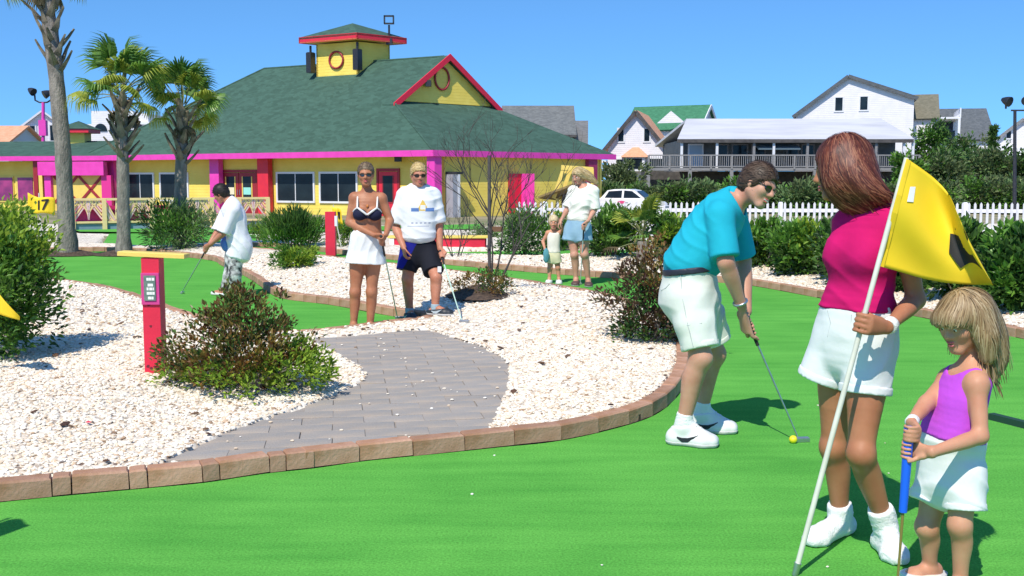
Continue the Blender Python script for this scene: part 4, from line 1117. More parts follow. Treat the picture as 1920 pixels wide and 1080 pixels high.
def palm(label, base_px, trunk_px, d, w_px, crown, nboot, boot_z, seed, lift=0, names=None):
    R = random.Random(seed); b = on(*base_px); d = b.y; s = d / F_PX
    pts = [W(x, y, d) for x, y in trunk_px]; pts[0] = Vector((b.x, d, b.z - .1))
    root = empty('palm_tree', (pts[0].x, pts[0].y, b.z), label, 'palm', 'cabbage palms at the back of the left green')
    # resample
    full = []
    for a, c in zip(pts, pts[1:]):
        for k in range(8): full.append(a.lerp(c, k / 8))
    full.append(pts[-1])
    rad = [w_px * s / 2 * (1.12 - .22 * i / len(full)) * R.uniform(.95, 1.05) * (1.25 if i < 2 else 1) for i in range(len(full))]
    MB().tube(full, rad, 14).build('trunk', TRUNK, root)
    top = full[-1]; axis = (full[-1] - full[-4]).normalized()
    for i in range(nboot):
        f = i / nboot; z = top - axis * (boot_z * (1 - f)); az = i * 2.399 + R.uniform(-.2, .2)
        rr = rad[-1] * .72
        put_shared('leaf_base', boots[i % 4], root, z + Vector((math.cos(az) * rr, math.sin(az) * rr, 0)), (R.uniform(-.1, .1), R.uniform(-.25, .15), az), [R.uniform(.8, 1.15)] * 3)
    for (az, el, sc, kind) in crown(R):
        me = (frG, frY, frD)[kind][R.randrange(2)]
        put_shared('frond', me, root, top + Z * (.05 + .2 * math.sin(max(el, 0))) + Vector((math.cos(az), math.sin(az), 0)) * .06,
                   Matrix.Rotation(az, 3, 'Z') @ Matrix.Rotation(-el, 3, 'Y') @ Matrix.Rotation(R.uniform(-.7, .7), 3, 'X'), [sc] * 3)
    return root
def crown_a(R):
    out = []
    for i in range(22):
        el = R.choice([1.3, 1.05, .85, .6, .35, .1]) + R.uniform(-.1, .1)
        out.append((i * 2.399 + R.uniform(-.25, .25), el, R.uniform(.60, .80), 0 if R.random() < (.8 if el > .5 else .45) else 1))
    for i in range(4): out.append((R.uniform(0, 6.28), R.uniform(-.45, -.15), R.uniform(.55, .7), 1))
    for i in range(3): out.append((R.uniform(0, 6.28), R.uniform(-1.3, -1.0), R.uniform(.5, .65), 2))
    return out
palm('tall palm with bare grey trunk whose crown leaves the top of the picture', (127, 467), [(127, 467), (118, 280), (104, 130), (82, -34)], 23.4, 28, crown_a, 30, 1.75, 3)
palm('middle palm with a ragged crown, second from the left', (232, 468), [(232, 468), (231, 350), (228, 186)], 23.2, 22, crown_a, 26, 1.25, 5)
palm('rightmost palm with yellowing lower fronds in front of the clubhouse roof', (337, 471), [(337, 471), (338, 360), (343, 215)], 22.8, 22, crown_a, 24, 1.05, 8)
# mulch at the feet of the palms
mu = MB(); 
for px, py, w_ in ((232, 470, .8), (337, 473, .8), (127, 470, .9)):
    c = on(px, py); rim_ = []
    for i in range(16):
        q = c + Vector((math.cos(6.283 * i / 16) * w_ * .75, math.sin(6.283 * i / 16) * w_ * .6, 0)); q.z = zg(q.x, q.y) + .012; rim_.append(q)
    mu.add(rim_ + [c + Z * .06], [(i, (i + 1) % 16, 16) for i in range(16)])
put('mulch', mu.mesh('mulch', MULCH), kind='stuff')

# --- young bare tree, its stake and its ring of mulch
TWIG = M('twig_bark', (.045, .038, .034), (.085, .072, .062), scale=20, rough=.9)
def bare(root, p, d, ln, r, depth, R, bend=.32, name='branch', up=.25, kids=(2, 3)):
    pts = [p]; dd = d.normalized()
    for k in range(4):
        dd = (dd + Vector((R.uniform(-1, 1), R.uniform(-1, 1), R.uniform(-.4, .8))) * bend * .4 + Z * up * .12).normalized()
        pts.append(pts[-1] + dd * ln / 4)
    collect.append((pts, [r, r * .85, r * .7, r * .6, r * .5], depth))
    if depth > 0:
        for k in range(R.randint(*kids)):
            q = pts[R.randint(2, 4)]
            nd = (dd + Vector((R.uniform(-1, 1), R.uniform(-1, 1), R.uniform(-.3, .45))) * .9).normalized()
            bare(root, q, nd, ln * R.uniform(.5, .78), r * .6, depth - 1, R, bend, name, up, kids)
p = on(921, 538); 
root = empty('young_tree', p, 'young leafless tree tied to a stake in a ring of mulch', 'tree')
R = random.Random(11)
for k in range(5):
    collect = []
    az = k * 1.256 + .3
    d0 = Vector((math.cos(az) * .30 + .26, math.sin(az) * .30, 1))
    bare(root, p + Vector((math.cos(az) * .05 + .04, math.sin(az) * .05, 0)), d0, .90, .016, 4, R, .34, kids=(2, 4))
    mb = MB(); tw = MB()
    for pts, rr, dp in collect: (mb if dp >= 3 else tw).tube(pts, rr, 5 if dp > 2 else 3, caps=False)
    if mb.v: mb.build('branch', TWIG, root)
    if tw.v: tw.build('twigs', TWIG, root, kind='stuff')
st = empty('tree_stake', p + Vector((-.02, -.06, 0)), 'dark wooden stake with a strap holding the bare young tree', 'stake')
s0 = p + Vector((-.02, -.06, 0))
MB().tube([s0 - Z * .1, s0 + Z * 1.62], .021, 6).build('post', DKWOOD, st)
MB().box(s0 + Vector((.07, .05, .72)), (.18, .10, .06)).build('strap', M('brown_strap', (.16, .08, .04), rough=.8), st)
mp_ = on(898, 552)
mr = MB()
for rr, zz in ((.42, .0),):
    n = 22
    top = [mp_ + Vector((math.cos(6.283 * i / n) * .40 * random.uniform(.9, 1.08), math.sin(6.283 * i / n) * .62, .0)) for i in range(n)]
    mr.add(top + [mp_ + Z * .12], [(i, (i + 1) % n, n) for i in range(n)])
put('mulch_mound', mr.mesh('mulch_mound', MULCH), kind='structure')
bush('groundcover', 'clump of reddish and dark leaves in the mulch ring under the bare tree', mp_ + Vector((.03, 0, .02)), [(0, 0, .1, .36, .5, .12, 60, 0), (.12, 0, .12, .2, .3, .14, 26, 1)], .06, 16, .04, .02, [LEAF_B, LEAF_D], nstem=0, cat='plant')
# second bare shrub
p = on(856, 492)
root = empty('bare_shrub', p, 'small leafless shrub in front of the grey utility door', 'shrub')
for k in range(5):
    collect = []; az = k * 1.256
    bare(root, p + Vector((math.cos(az) * .04, math.sin(az) * .04, 0)), Vector((math.cos(az) * .45, math.sin(az) * .45, 1)), .62, .012, 3, R, .3, kids=(2, 3))
    mb = MB()
    for pts, rr, dp in collect: mb.tube(pts, rr, 4, caps=False)
    mb.build('branch', TWIG, root)

# --- hedge, dune scrub and trees beyond the fence
def far_bush(px, py, wpx, hpx, d, mats, label, group, n=60, leaf=.30, trunk=0, cat='bush', name='hedge_shrub'):
    p = W(px, py, d); p.z = float(ground_z(p.x, p.y)) if not trunk else float(ground_z(p.x, p.y))
    s = d / F_PX; top = W(px, py - hpx, d).z; h = top - p.z; rx = wpx * s / 2
    root = empty(name, p, label, cat, group)
    ms = {}
    for k in range(8):
        a = random.uniform(0, 6.28); q = random.uniform(.1, .6); zc = h * random.uniform(.35, .72) if not trunk else h * random.uniform(.5, .78)
        c = clumps((p.x + math.cos(a) * rx * q, p.y + math.sin(a) * rx * q * .6, p.z + zc), (rx * random.uniform(.4, .58), rx * .5, h * random.uniform(.24, .32)), int(n / 8), zmin=p.z + .1)
        ms.setdefault(k % len(mats), []).append(c)
    if not trunk: ms.setdefault(len(mats) - 1, []).append(clumps((p.x, p.y, p.z + h * .2), (rx * .9, rx * .5, h * .22), n // 4, zmin=p.z + .1))
    allc = np.concatenate(sum(ms.values(), []))
    if trunk:
        stems(root, p, [allc[i] for i in rng.choice(len(allc), 5, replace=False)], trunk, name='trunk', n=6)
    for k, cs in ms.items(): foliage('crown', root, np.concatenate(cs), min(rx, h) * .26, 30, leaf, leaf * .5, mats[k], allc.mean(0), .3)
    return root
hs = [(1140, 70, 50), (1200, 76, 45), (1262, 80, 50), (1325, 82, 52), (1385, 80, 56), (1440, 74, 48), (1500, 80, 52), (1560, 84, 54), (1620, 80, 52), (1685, 82, 56), (1752, 90, 58), (1830, 96, 60), (1905, 96, 56)]
where = ['right of the clubhouse column', 'above the roof of the white car', 'right above the bonnet of the white car', 'left of the bending golfer', 'behind the shoulder of the bending golfer', 'right behind the head of the golfer',
         'between golfer and red-haired woman', 'left of the red hair', 'behind the red hair', 'left of the yellow flag', 'above the yellow flag', 'right of the yellow flag', 'at the right edge by the lamp pole']
for (px, wq, hq), wl in zip(hs, where):
    far_bush(px, 385, wq * 1.15, hq * .86, 58 + random.uniform(-2, 3), [LEAF_S, LEAF_O, LEAF_G], 'rounded hedge bush beyond the white fence, ' + wl, 'hedge bushes beyond the picket fence', n=76, leaf=.26)
far_bush(1165, 345, 110, 42, 75, [LEAF_O, LEAF_O], 'olive brown scrub between the clubhouse eaves and the deck', 'dune scrub', n=70, leaf=.35, name='scrub')
far_bush(1105, 340, 40, 64, 92, [LEAF_D, LEAF_O], 'dark shrub beside the grey shingled house', 'dune scrub', n=40, leaf=.4, name='scrub')
for px, top, wq, d, ms, lab in ((1735, 238, 92, 92, [LEAF_D, LEAF_G], 'dense dark green tree under the olive-roofed house'), (1800, 264, 100, 88, [LEAF_D, LEAF_D, LEAF_O], 'dark tree left of the grey-roofed house'),
        (1765, 290, 130, 72, [LEAF_O, LEAF_D], 'grey-green thicket tree right of the tin-roofed house'), (1850, 276, 120, 74, [LEAF_O, LEAF_S, LEAF_D], 'grey-green tree left of the dark lamp pole'),
        (1915, 280, 100, 72, [LEAF_O, LEAF_D], 'grey-green tree at the right edge behind the lamp pole'), (1700, 300, 70, 66, [LEAF_D, LEAF_G], 'small dark tree at the end of the deck'),
        (1858, 242, 22, 110, [LEAF_D], 'narrow dark conifer between the two rightmost houses')):
    far_bush(px, 370, wq, 370 - top, d, ms, lab, 'trees beyond the picket fence', n=110, leaf=.34, trunk=.14, cat='tree', name='tree')

# ================================================================== course furniture
def marker(label, p, s, wd, ht, board, signs=True):
    root = empty('marker_post', p, label, 'marker post', 'crimson hole markers')
    mb = MB(); mb.bbox(p + Z * (ht / 2 - .03), (wd, wd * .9, ht + .06), b=.004)
    post = mb.build('post', CRIM, root)
    if board:
        MB().bbox(p + Z * (ht + .018) + Vector((.01, 0, 0)), (board, wd * 1.05, .030), Matrix.Rotation(.045, 3, 'Y'), b=.004).build('top_board', YELP, root)
    if signs:
        z = p.z + ht * .735; y = p.y - wd * .45
        MB().bbox((p.x, y - .007, z), (wd * 1.02, .016, ht * .27), Matrix.Rotation(0, 3, 'X'), b=.002).build('sign_frame', M('pink_frame', (.66, .05, .26), (.55, .04, .2), scale=8), root)
        sg = MB().box((p.x, y - .0185, z + .005), (wd * .66, .008, ht * .215)).build('sign', M('sign_face', (.10, .17, .14), (.16, .22, .17), scale=30, rough=.5), root)
        mk = MB(); R = random.Random(4)
        rows = [(.070, [.012, .010, .014]), (.028, [.016, .012]), (.0, [.010, .018, .008]), (-.032, [.014, .012, .012]), (-.066, [.018, .012])]
        for dz, ws_ in rows:
            x = -sum(ws_) / 2 - .004 * (len(ws_) - 1)
            for q in ws_:
                mk.box((p.x + (x + q) * wd / .145, y - .0235, z + dz * ht / .83 * .98), (q * 1.6 * wd / .145, .002, .019)); x += q + .010
        mk.build('sign_marks', M('sign_white', (.78, .80, .72), rough=.5), sg, kind='stuff')
    return root, post
mp1, post1 = marker('crimson hole marker post with yellow top board and small sign, nearest the camera', on(293, 698), 1, .120, .80, .455)
# worn patches of paint at the foot
wr = MB(); R = random.Random(2); pb = on(293, 698)
for k in range(9):
    x, z = R.uniform(-.04, .04), R.choice([R.uniform(.03, .09), R.uniform(.03, .08), R.uniform(.2, .55)]); s_ = R.uniform(.006, .014)
    wr.add([(pb.x + x + math.cos(t) * s_ * R.uniform(.6, 1.3), pb.y - .0552, pb.z + z + math.sin(t) * s_ * .8) for t in [6.283 * i / 7 for i in range(7)]], [tuple(range(7))])
wr.build('bare_patch', M('bare_wood', (.14, .02, .03), rough=.9), mp1)
p = on(621, 473)
mp2, _ = marker('plain crimson marker post with a white tag far behind the bikini woman', p, 1, .19, .80, 0, signs=False)
MB().box(p + Vector((.115, -.04, .62)), (.05, .1, .2)).build('tag', WHT, mp2)

# --- number flags
FLAGY = M('flag_cloth', (.88, .62, .015), (.82, .55, .012), scale=3, rough=.7)
def cloth_grid(fn, nu, nv, th=.003):
    vs = [fn(i / nu, j / nv) for j in range(nv + 1) for i in range(nu + 1)]
    n1 = nu + 1; N0 = len(vs)
    fs = [(j * n1 + i, j * n1 + i + 1, (j + 1) * n1 + i + 1, (j + 1) * n1 + i) for j in range(nv) for i in range(nu)]
    nr = Vector((0, th, 0))
    vs2 = [v + nr for v in vs]
    fs2 = [tuple(N0 + k for k in f[::-1]) for f in fs]
    rim = [(i, i + 1) for i in range(nu)] + [(j * n1 + nu, (j + 1) * n1 + nu) for j in range(nv)] + [(nv * n1 + i + 1, nv * n1 + i) for i in range(nu)[::-1]] + [((j + 1) * n1, j * n1) for j in range(nv)[::-1]]
    fs3 = [(b, a, N0 + a, N0 + b) for a, b in rim]
    return vs + vs2, fs + fs2 + fs3
def patch_on(fn, poly, off=.0025, n=3):
    """a flat print lying on the cloth: the polygon in (u,v) is cut into a fan and lifted off the surface"""
    import mathutils
    vs = []; 
    tri = mathutils.geometry.tessellate_polygon([[Vector((a, b, 0)) for a, b in poly]])
    fs = []
    def P(a, b): return fn(a, b) + Vector((0, -off, 0))
    for t in tri:
        A, Bq, Cq = [Vector((*poly[k], 0)) for k in t]
        for i in range(n):
            for j in range(n - i):
                def at(i_, j_): q = A + (Bq - A) * (i_ / n) + (Cq - A) * (j_ / n); return P(q.x, q.y)
                b0 = len(vs); vs += [at(i, j), at(i + 1, j), at(i, j + 1)]; fs.append((b0, b0 + 1, b0 + 2))
                if i + j < n - 1: b0 = len(vs); vs += [at(i + 1, j), at(i + 1, j + 1), at(i, j + 1)]; fs.append((b0, b0 + 1, b0 + 2))
    return vs, fs
INK = M('black_print', (.012, .012, .012), rough=.7)
POLE = M('pale_pole', (.72, .70, .60), (.62, .60, .50), scale=12, rough=.5)
# flag 17
d = 14.6
f17 = empty('number_flag', W(75, 470, d), 'yellow flag numbered 17 above the left-edge shrub', 'flag')
def fn17(u, v):
    px = 52 + 50 * u; top = 361 + 14 * u + 4 * math.sin(u * 5); bot = 400 + 2 * u + 2 * math.sin(u * 6 + 1)
    q = W(px, bot + (top - bot) * v, d); q.y += .03 * math.sin(u * 7) ; return q
a, b = cloth_grid(fn17, 12, 6); MB().add(a, b, sm=True).build('flag_cloth', FLAGY, f17)
for poly in ([(.37, .22), (.45, .22), (.45, .84), (.37, .80)], [(.54, .86), (.54, .75), (.72, .77), (.56, .20), (.65, .20), (.82, .80), (.82, .88)]):
    a, b = patch_on(fn17, poly, .008); MB().add(a, b).build('numeral', INK, f17)
q = W(72, 396, d); MB().tube([Vector((q.x, d + .05, -.02)), W(70, 362, d) + Vector((0, .05, 0))], .009, 6).build('pole', POLE, f17)
# flag behind the far marker
d = 22.0
f2 = empty('number_flag', W(636, 470, d), 'small yellow flag hanging limp beside the far crimson marker post', 'flag')
def fnb(u, v):
    q = W(622 + 17 * u + 4 * (1 - v) , 388 + 4 * u + (24 + 6 * u) * (1 - v), d); q.y += .03 * math.sin(u * 9); return q
a, b = cloth_grid(fnb, 8, 6); MB().add(a, b, sm=True).build('flag_cloth', FLAGY, f2)
a, b = patch_on(fnb, [(.6, .3), (.75, .3), (.85, .8), (.6, .75)], .01); MB().add(a, b).build('numeral', INK, f2)
MB().tube([Vector((W(641, 470, d).x, d + .05, 0)), W(624, 384, d) + Vector((0, .05, 0))], .010, 6).build('pole', POLE, f2)
# flag tip poking in at the left edge
d = 7.0
f3 = empty('number_flag', W(-90, 600, d), 'drooping yellow flag poking in at the left edge before the shrub', 'flag')
def fnc(u, v):
    px = -88 + 126 * u; top = 455 + 138 * u ** 1.1; bot = 560 + 40 * u
    q = W(px, bot + (top - bot) * v, d); q.y += .03 * math.sin(u * 6); return q
a, b = cloth_grid(fnc, 10, 6); MB().add(a, b, sm=True).build('flag_cloth', FLAGY, f3)
MB().tube([Vector((W(-92, 700, d).x, d, zg(W(-92, 700, d).x, d))), W(-88, 450, d)], .010, 6).build('pole', POLE, f3)
# flag just outside the frame, whose shadow falls on the lower left corner
fs_ = G(-22, 1004, 0); zf_ = 1.35
top = fs_ - trav * (zf_ / -trav.z)
f4 = empty('number_flag', (top.x - .12, top.y, 0), 'yellow flag on a pole standing just left of the picture near the camera', 'flag')
def fnd(u, v): return Vector((top.x - .10 + .16 * u, top.y + .02 * math.sin(u * 6), zf_ - .30 + .60 * v - .10 * u * u))
a, b = cloth_grid(fnd, 6, 6); MB().add(a, b, sm=True).build('flag_cloth', FLAGY, f4)
MB().tube([(top.x - .12, top.y, 0), (top.x - .12, top.y, zf_ + .34)], .009, 6).build('pole', POLE, f4)

# --- red bench with yellow top
bp = on(818, 470); bn = empty('bench', bp, 'long low red bench with a yellow plank top under the bare trees', 'bench')
xl, xr = W(728, 455, bp.y).x, W(915, 455, bp.y).x
MB().bbox(((xl + xr) / 2, bp.y, bp.z + .30), (xr - xl, .34, .05), b=.006).build('seat', YELP, bn)
MB().box(((xl + xr) / 2, bp.y - .12, bp.z + .155), (xr - xl - .12, .04, .22)).build('front_board', CRIM, bn)
MB().box(((xl + xr) / 2, bp.y + .12, bp.z + .155), (xr - xl - .12, .04, .22)).build('back_board', CRIM, bn)
for x in (xl + .08, (xl + xr) / 2, xr - .08): MB().box((x, bp.y, bp.z + .13), (.09, .20, .27)).build('leg', DKRED, bn)
MB().box((W(736, 460, bp.y).x, bp.y - .15, bp.z + .16), (.10, .02, .22)).build('notice', WHT, bn)

# --- yellow timber frame at the end of the clubhouse
d = 40.0
tf = empty('timber_frame', W(1080, 400, d), 'yellow timber frame with a brown tarp behind the woman in the white top', 'frame')
def tb(a, b, w_, m_=YELP, nm='beam', dy=0):
    p, q = W(a[0], a[1], d + dy), W(b[0], b[1], d + dy); MB().beam(p, q, w_, w_).build(nm, m_, tf)
tb((1058, 312), (1038, 372), .14, nm='leg'); tb((1072, 312), (1050, 372), .14, nm='leg', dy=1.2); tb((1052, 314), (1112, 318), .18); tb((1052, 322), (1112, 326), .1, dy=.6); tb((1110, 316), (1112, 400), .12, nm='leg', dy=.6)
tb((1045, 372), (1045, 410), .12, nm='leg')
MB().slab([W(1008, 368, d - .5), W(1072, 345, d - .5), W(1110, 350, d + 2), W(1046, 372, d + 2)], (0, 0, -.08)).build('tarp', M('brown_canvas', (.24, .16, .06), (.32, .22, .08), scale=3, rough=.85), tf)
MB().box(W(1078, 380, d + 1.2), (1.0, .8, .75)).build('crate', DKWOOD, tf)

# --- white picket fence
fa, fb2 = W(968, 378, 28.6), W(1990, 384, 27.0)
fn_ = empty('picket_fence', (fa.x, fa.y, 0), 'long white picket fence running behind the shrubs to the right edge', 'fence')
dF = Vector((fb2.x - fa.x, fb2.y - fa.y, 0)); LF = dF.length; dF.normalize(); RF = frame3(dF, Vector((-dF.y, dF.x, 0)), Z)
pk_me = MB().prism([(-.030, 0), (.030, 0), (.030, .91), (0, .96), (-.030, .91)], -.011, .011, xf=lambda v: Vector((v.x, -v.z, v.y))).mesh('picket', M('picket_paint', (.64, .63, .64), (.56, .55, .57), scale=5, rough=.6))
npk = int(LF / .148)
for i in range(npk):
    s = (i + .5) * .148; q = Vector((fa.x, fa.y, 0)) + dF * s; gz_ = float(ground_z(q.x, q.y))
    put_shared('picket', pk_me, fn_, (q.x, q.y, .94 - .96 + random.uniform(-.006, .006)), (0, random.uniform(-.01, .01), math.atan2(dF.y, dF.x)))
for z in (.25, .72): MB().beam(Vector((fa.x, fa.y + .035, z)), Vector((fb2.x, fb2.y + .035, z)), .04, .09).build('rail', WHT, fn_)
for i in range(9):
    q = Vector((fa.x, fa.y, 0)) + dF * (LF * (i + .5) / 9); MB().bbox((q.x, q.y + .04, .29), (.10, .10, 1.30), RF, b=.02).build('post', WHT, fn_)

# --- white car parked beyond the fence
cp = W(1182, 390, 52); cp.z = float(ground_z(cp.x, cp.y))
car = empty('parked_car', cp, 'white parked car with dark windows beyond the fence', 'car', local=True)
CARW = M('car_paint', (.80, .78, .79), rough=.2, spec=.6)
TYRE = M('tyre', (.02, .02, .02), rough=.9)
def prof(pts, w0, w1=None):
    mb = MB(); n = len(pts)
    def ringv(y, k, sc): return [Vector((x * 1.0, y * (k if z > .9 else 1), z)) for x, z in pts]
    return mb
body = MB()
side = [(-2.05, .32), (-2.1, .62), (-2.02, .90), (-1.45, .97), (.75, .93), (1.75, .80), (2.12, .62), (2.1, .32)]
ys_ = [(-.86, .0), (-.80, .04), (.80, .04), (.86, .0)]
rings = []
for y, up_ in ((-.86, .0), (-.80, .035), (0, .05), (.80, .035), (.86, .0)):
    rings.append([Vector((x * (1 - .02 * (abs(y) > .83)), y, z + (up_ if z > .7 else 0))) for x, z in side])
vs = sum(rings, []); n = len(side); fs = []
for j in range(4):
    for i in range(n): fs.append((j * n + i, j * n + (i + 1) % n, (j + 1) * n + (i + 1) % n, (j + 1) * n + i))
fs += [tuple(range(n))[::-1], tuple(range(4 * n, 5 * n))]
fs = [f[::-1] for f in fs]
body.add(vs, fs, sm=False); bo = body.build('body', CARW, car)
cab = [(-1.55, .95), (-1.15, 1.36), (-.75, 1.42), (.1, 1.42), (.45, 1.36), (1.12, .93)]
cb = MB(); rings = [[Vector((x, y * (1 - .22 * max(0, (z - .93) / .49)), z)) for x, z in cab] for y in (-.80, .80)]
n = len(cab); fs = [(i, (i + 1) % n, n + (i + 1) % n, n + i) for i in range(n)] + [tuple(range(n))[::-1], tuple(range(n, 2 * n))]
cb.add(rings[0] + rings[1], [f[::-1] for f in fs]); cb.build('cabin', CARW, car)
def cy(z): return -.80 * (1 - .22 * (z - .93) / .49) - .008
for s in (1, -1):
    for pts in ([(-1.28, 1.0), (-1.06, 1.32), (-.28, 1.36), (-.28, 1.0)], [(-.16, 1.0), (-.16, 1.36), (.30, 1.33), (.86, 1.0)]):
        MB().slab([Vector((x, s * cy(z), z)) for x, z in pts], (0, .01 * s, 0)).build('side_window', GLASS, car)
    for x in (-1.3, 1.32):
        wl = MB(); wl.tube([(x, s * -.88, .32), (x, s * -.68, .32)], .32, 18); wo = wl.build('wheel', TYRE, car)
        MB().tube([(x, s * -.885, .32), (x, s * -.80, .32)], .19, 14).build('rim', STEEL, wo)
    MB().box((1.98, s * .62, .66), (.2, .3, .12)).build('headlight', GLASS, car)
    MB().box((-2.06, s * .68, .72), (.08, .28, .14)).build('tail_light', REDP, car)
MB().slab([(1.06, -.6, .985), (1.06, .6, .985), (.55, .56, 1.335), (.55, -.56, 1.335)], (.02, 0, .012)).build('windscreen', GLASS, car)
MB().slab([(-1.52, .6, 1.0), (-1.52, -.6, 1.0), (-1.2, -.56, 1.32), (-1.2, .56, 1.32)], (-.02, 0, .012)).build('rear_window', GLASS, car)
em = MB(); em.add([Vector((-.25 + .24 * math.cos(t), -.873, .80 + .07 * math.sin(t))) for t in [6.283 * i / 14 for i in range(14)]], [tuple(range(14))]); em.build('door_emblem', M('emblem_pink', (.7, .06, .2), rough=.4), car)
MB().box((.05, -.868, .78), (.16, .01, .03)).build('door_handle', STEEL, car)
car.rotation_euler = (0, 0, math.radians(-24)); car.scale = (.86, .86, 1.0)

# --- light poles
def lamp_head(root, c, yaw, tilt, s=1.0):
    Rm = Matrix.Rotation(yaw, 3, 'Z') @ Matrix.Rotation(tilt, 3, 'X')
    mb = MB(); mb.tube([c + Rm @ Vector((0, .18 * s, 0)), c + Rm @ Vector((0, 0, 0)), c + Rm @ Vector((0, -.16 * s, 0)), c + Rm @ Vector((0, -.34 * s, 0))], [.10 * s, .20 * s, .26 * s, .30 * s], 12)
    h = mb.build('floodlight', BLACK, root)
    MB().tube([c + Rm @ Vector((0, -.342 * s, 0)), c + Rm @ Vector((0, -.36 * s, 0))], .27 * s, 12).build('lens', GLASS, h)
d = 63.0
lp = empty('light_pole', W(81, 390, d), 'magenta light pole with two dark floodlights above the left wing', 'light pole')
MB().tube([W(81, 390, d), W(81, 192, d)], [.11, .09], 10).build('pole', MAG, lp)
MB().box(W(81, 240, d), (.42, .3, .9)).build('junction_box', MAG, lp)
arm = [W(65, 178, d), W(66, 188, d), W(74, 192, d), W(88, 192, d), W(95, 188, d), W(96, 178, d)]
MB().tube(arm, .05, 6).build('arm', BLACK, lp)
lamp_head(lp, W(57, 169, d), 1.2, .5, .8); lamp_head(lp, W(91, 174, d), -.9, .5, .85)
d = 34.0
lp2 = empty('light_pole', W(1903, 420, d), 'thin dark light pole with floodlights at the right edge', 'light pole')
MB().tube([Vector((W(1903, 420, d).x, d, -.3)), W(1903, 206, d)], [.07, .05], 8).build('pole', BLACK, lp2)
MB().beam(W(1896, 207, d), W(1935, 207, d), .05, .05).build('arm', BLACK, lp2)
MB().tube([W(1886, 204, d), W(1886, 196, d)], .03, 6).build('bracket', BLACK, lp2)
lamp_head(lp2, W(1884, 188, d), .6, .35, .55); lamp_head(lp2, W(1926, 186, d), -.5, .35, .55)
# --- added dark strip standing in for a shadow stripe on the right green
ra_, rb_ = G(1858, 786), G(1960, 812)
MB().beam(ra_ + Z * .02, rb_ + Z * .02, .05, .04).build('shadow_strip', M('dark_shadow_green', (.012, .05, .03), rough=.7), origin=ra_, label='dark strip added in place of a shadow on the green at the right edge', cat='rail')
# --- stray things on the stones
bx = on(166, 798)
MB().add([bx + Vector((math.cos(t) * .018, math.sin(t) * .012, .02)) for t in [6.28 * i / 8 for i in range(8)]] + [bx + Z * .03], [(i, (i + 1) % 8, 8) for i in range(8)]).build('plastic_scrap', M('red_scrap', (.7, .03, .08), rough=.4), origin=bx, label='tiny red plastic scrap on the white pebbles at the left', cat='litter')

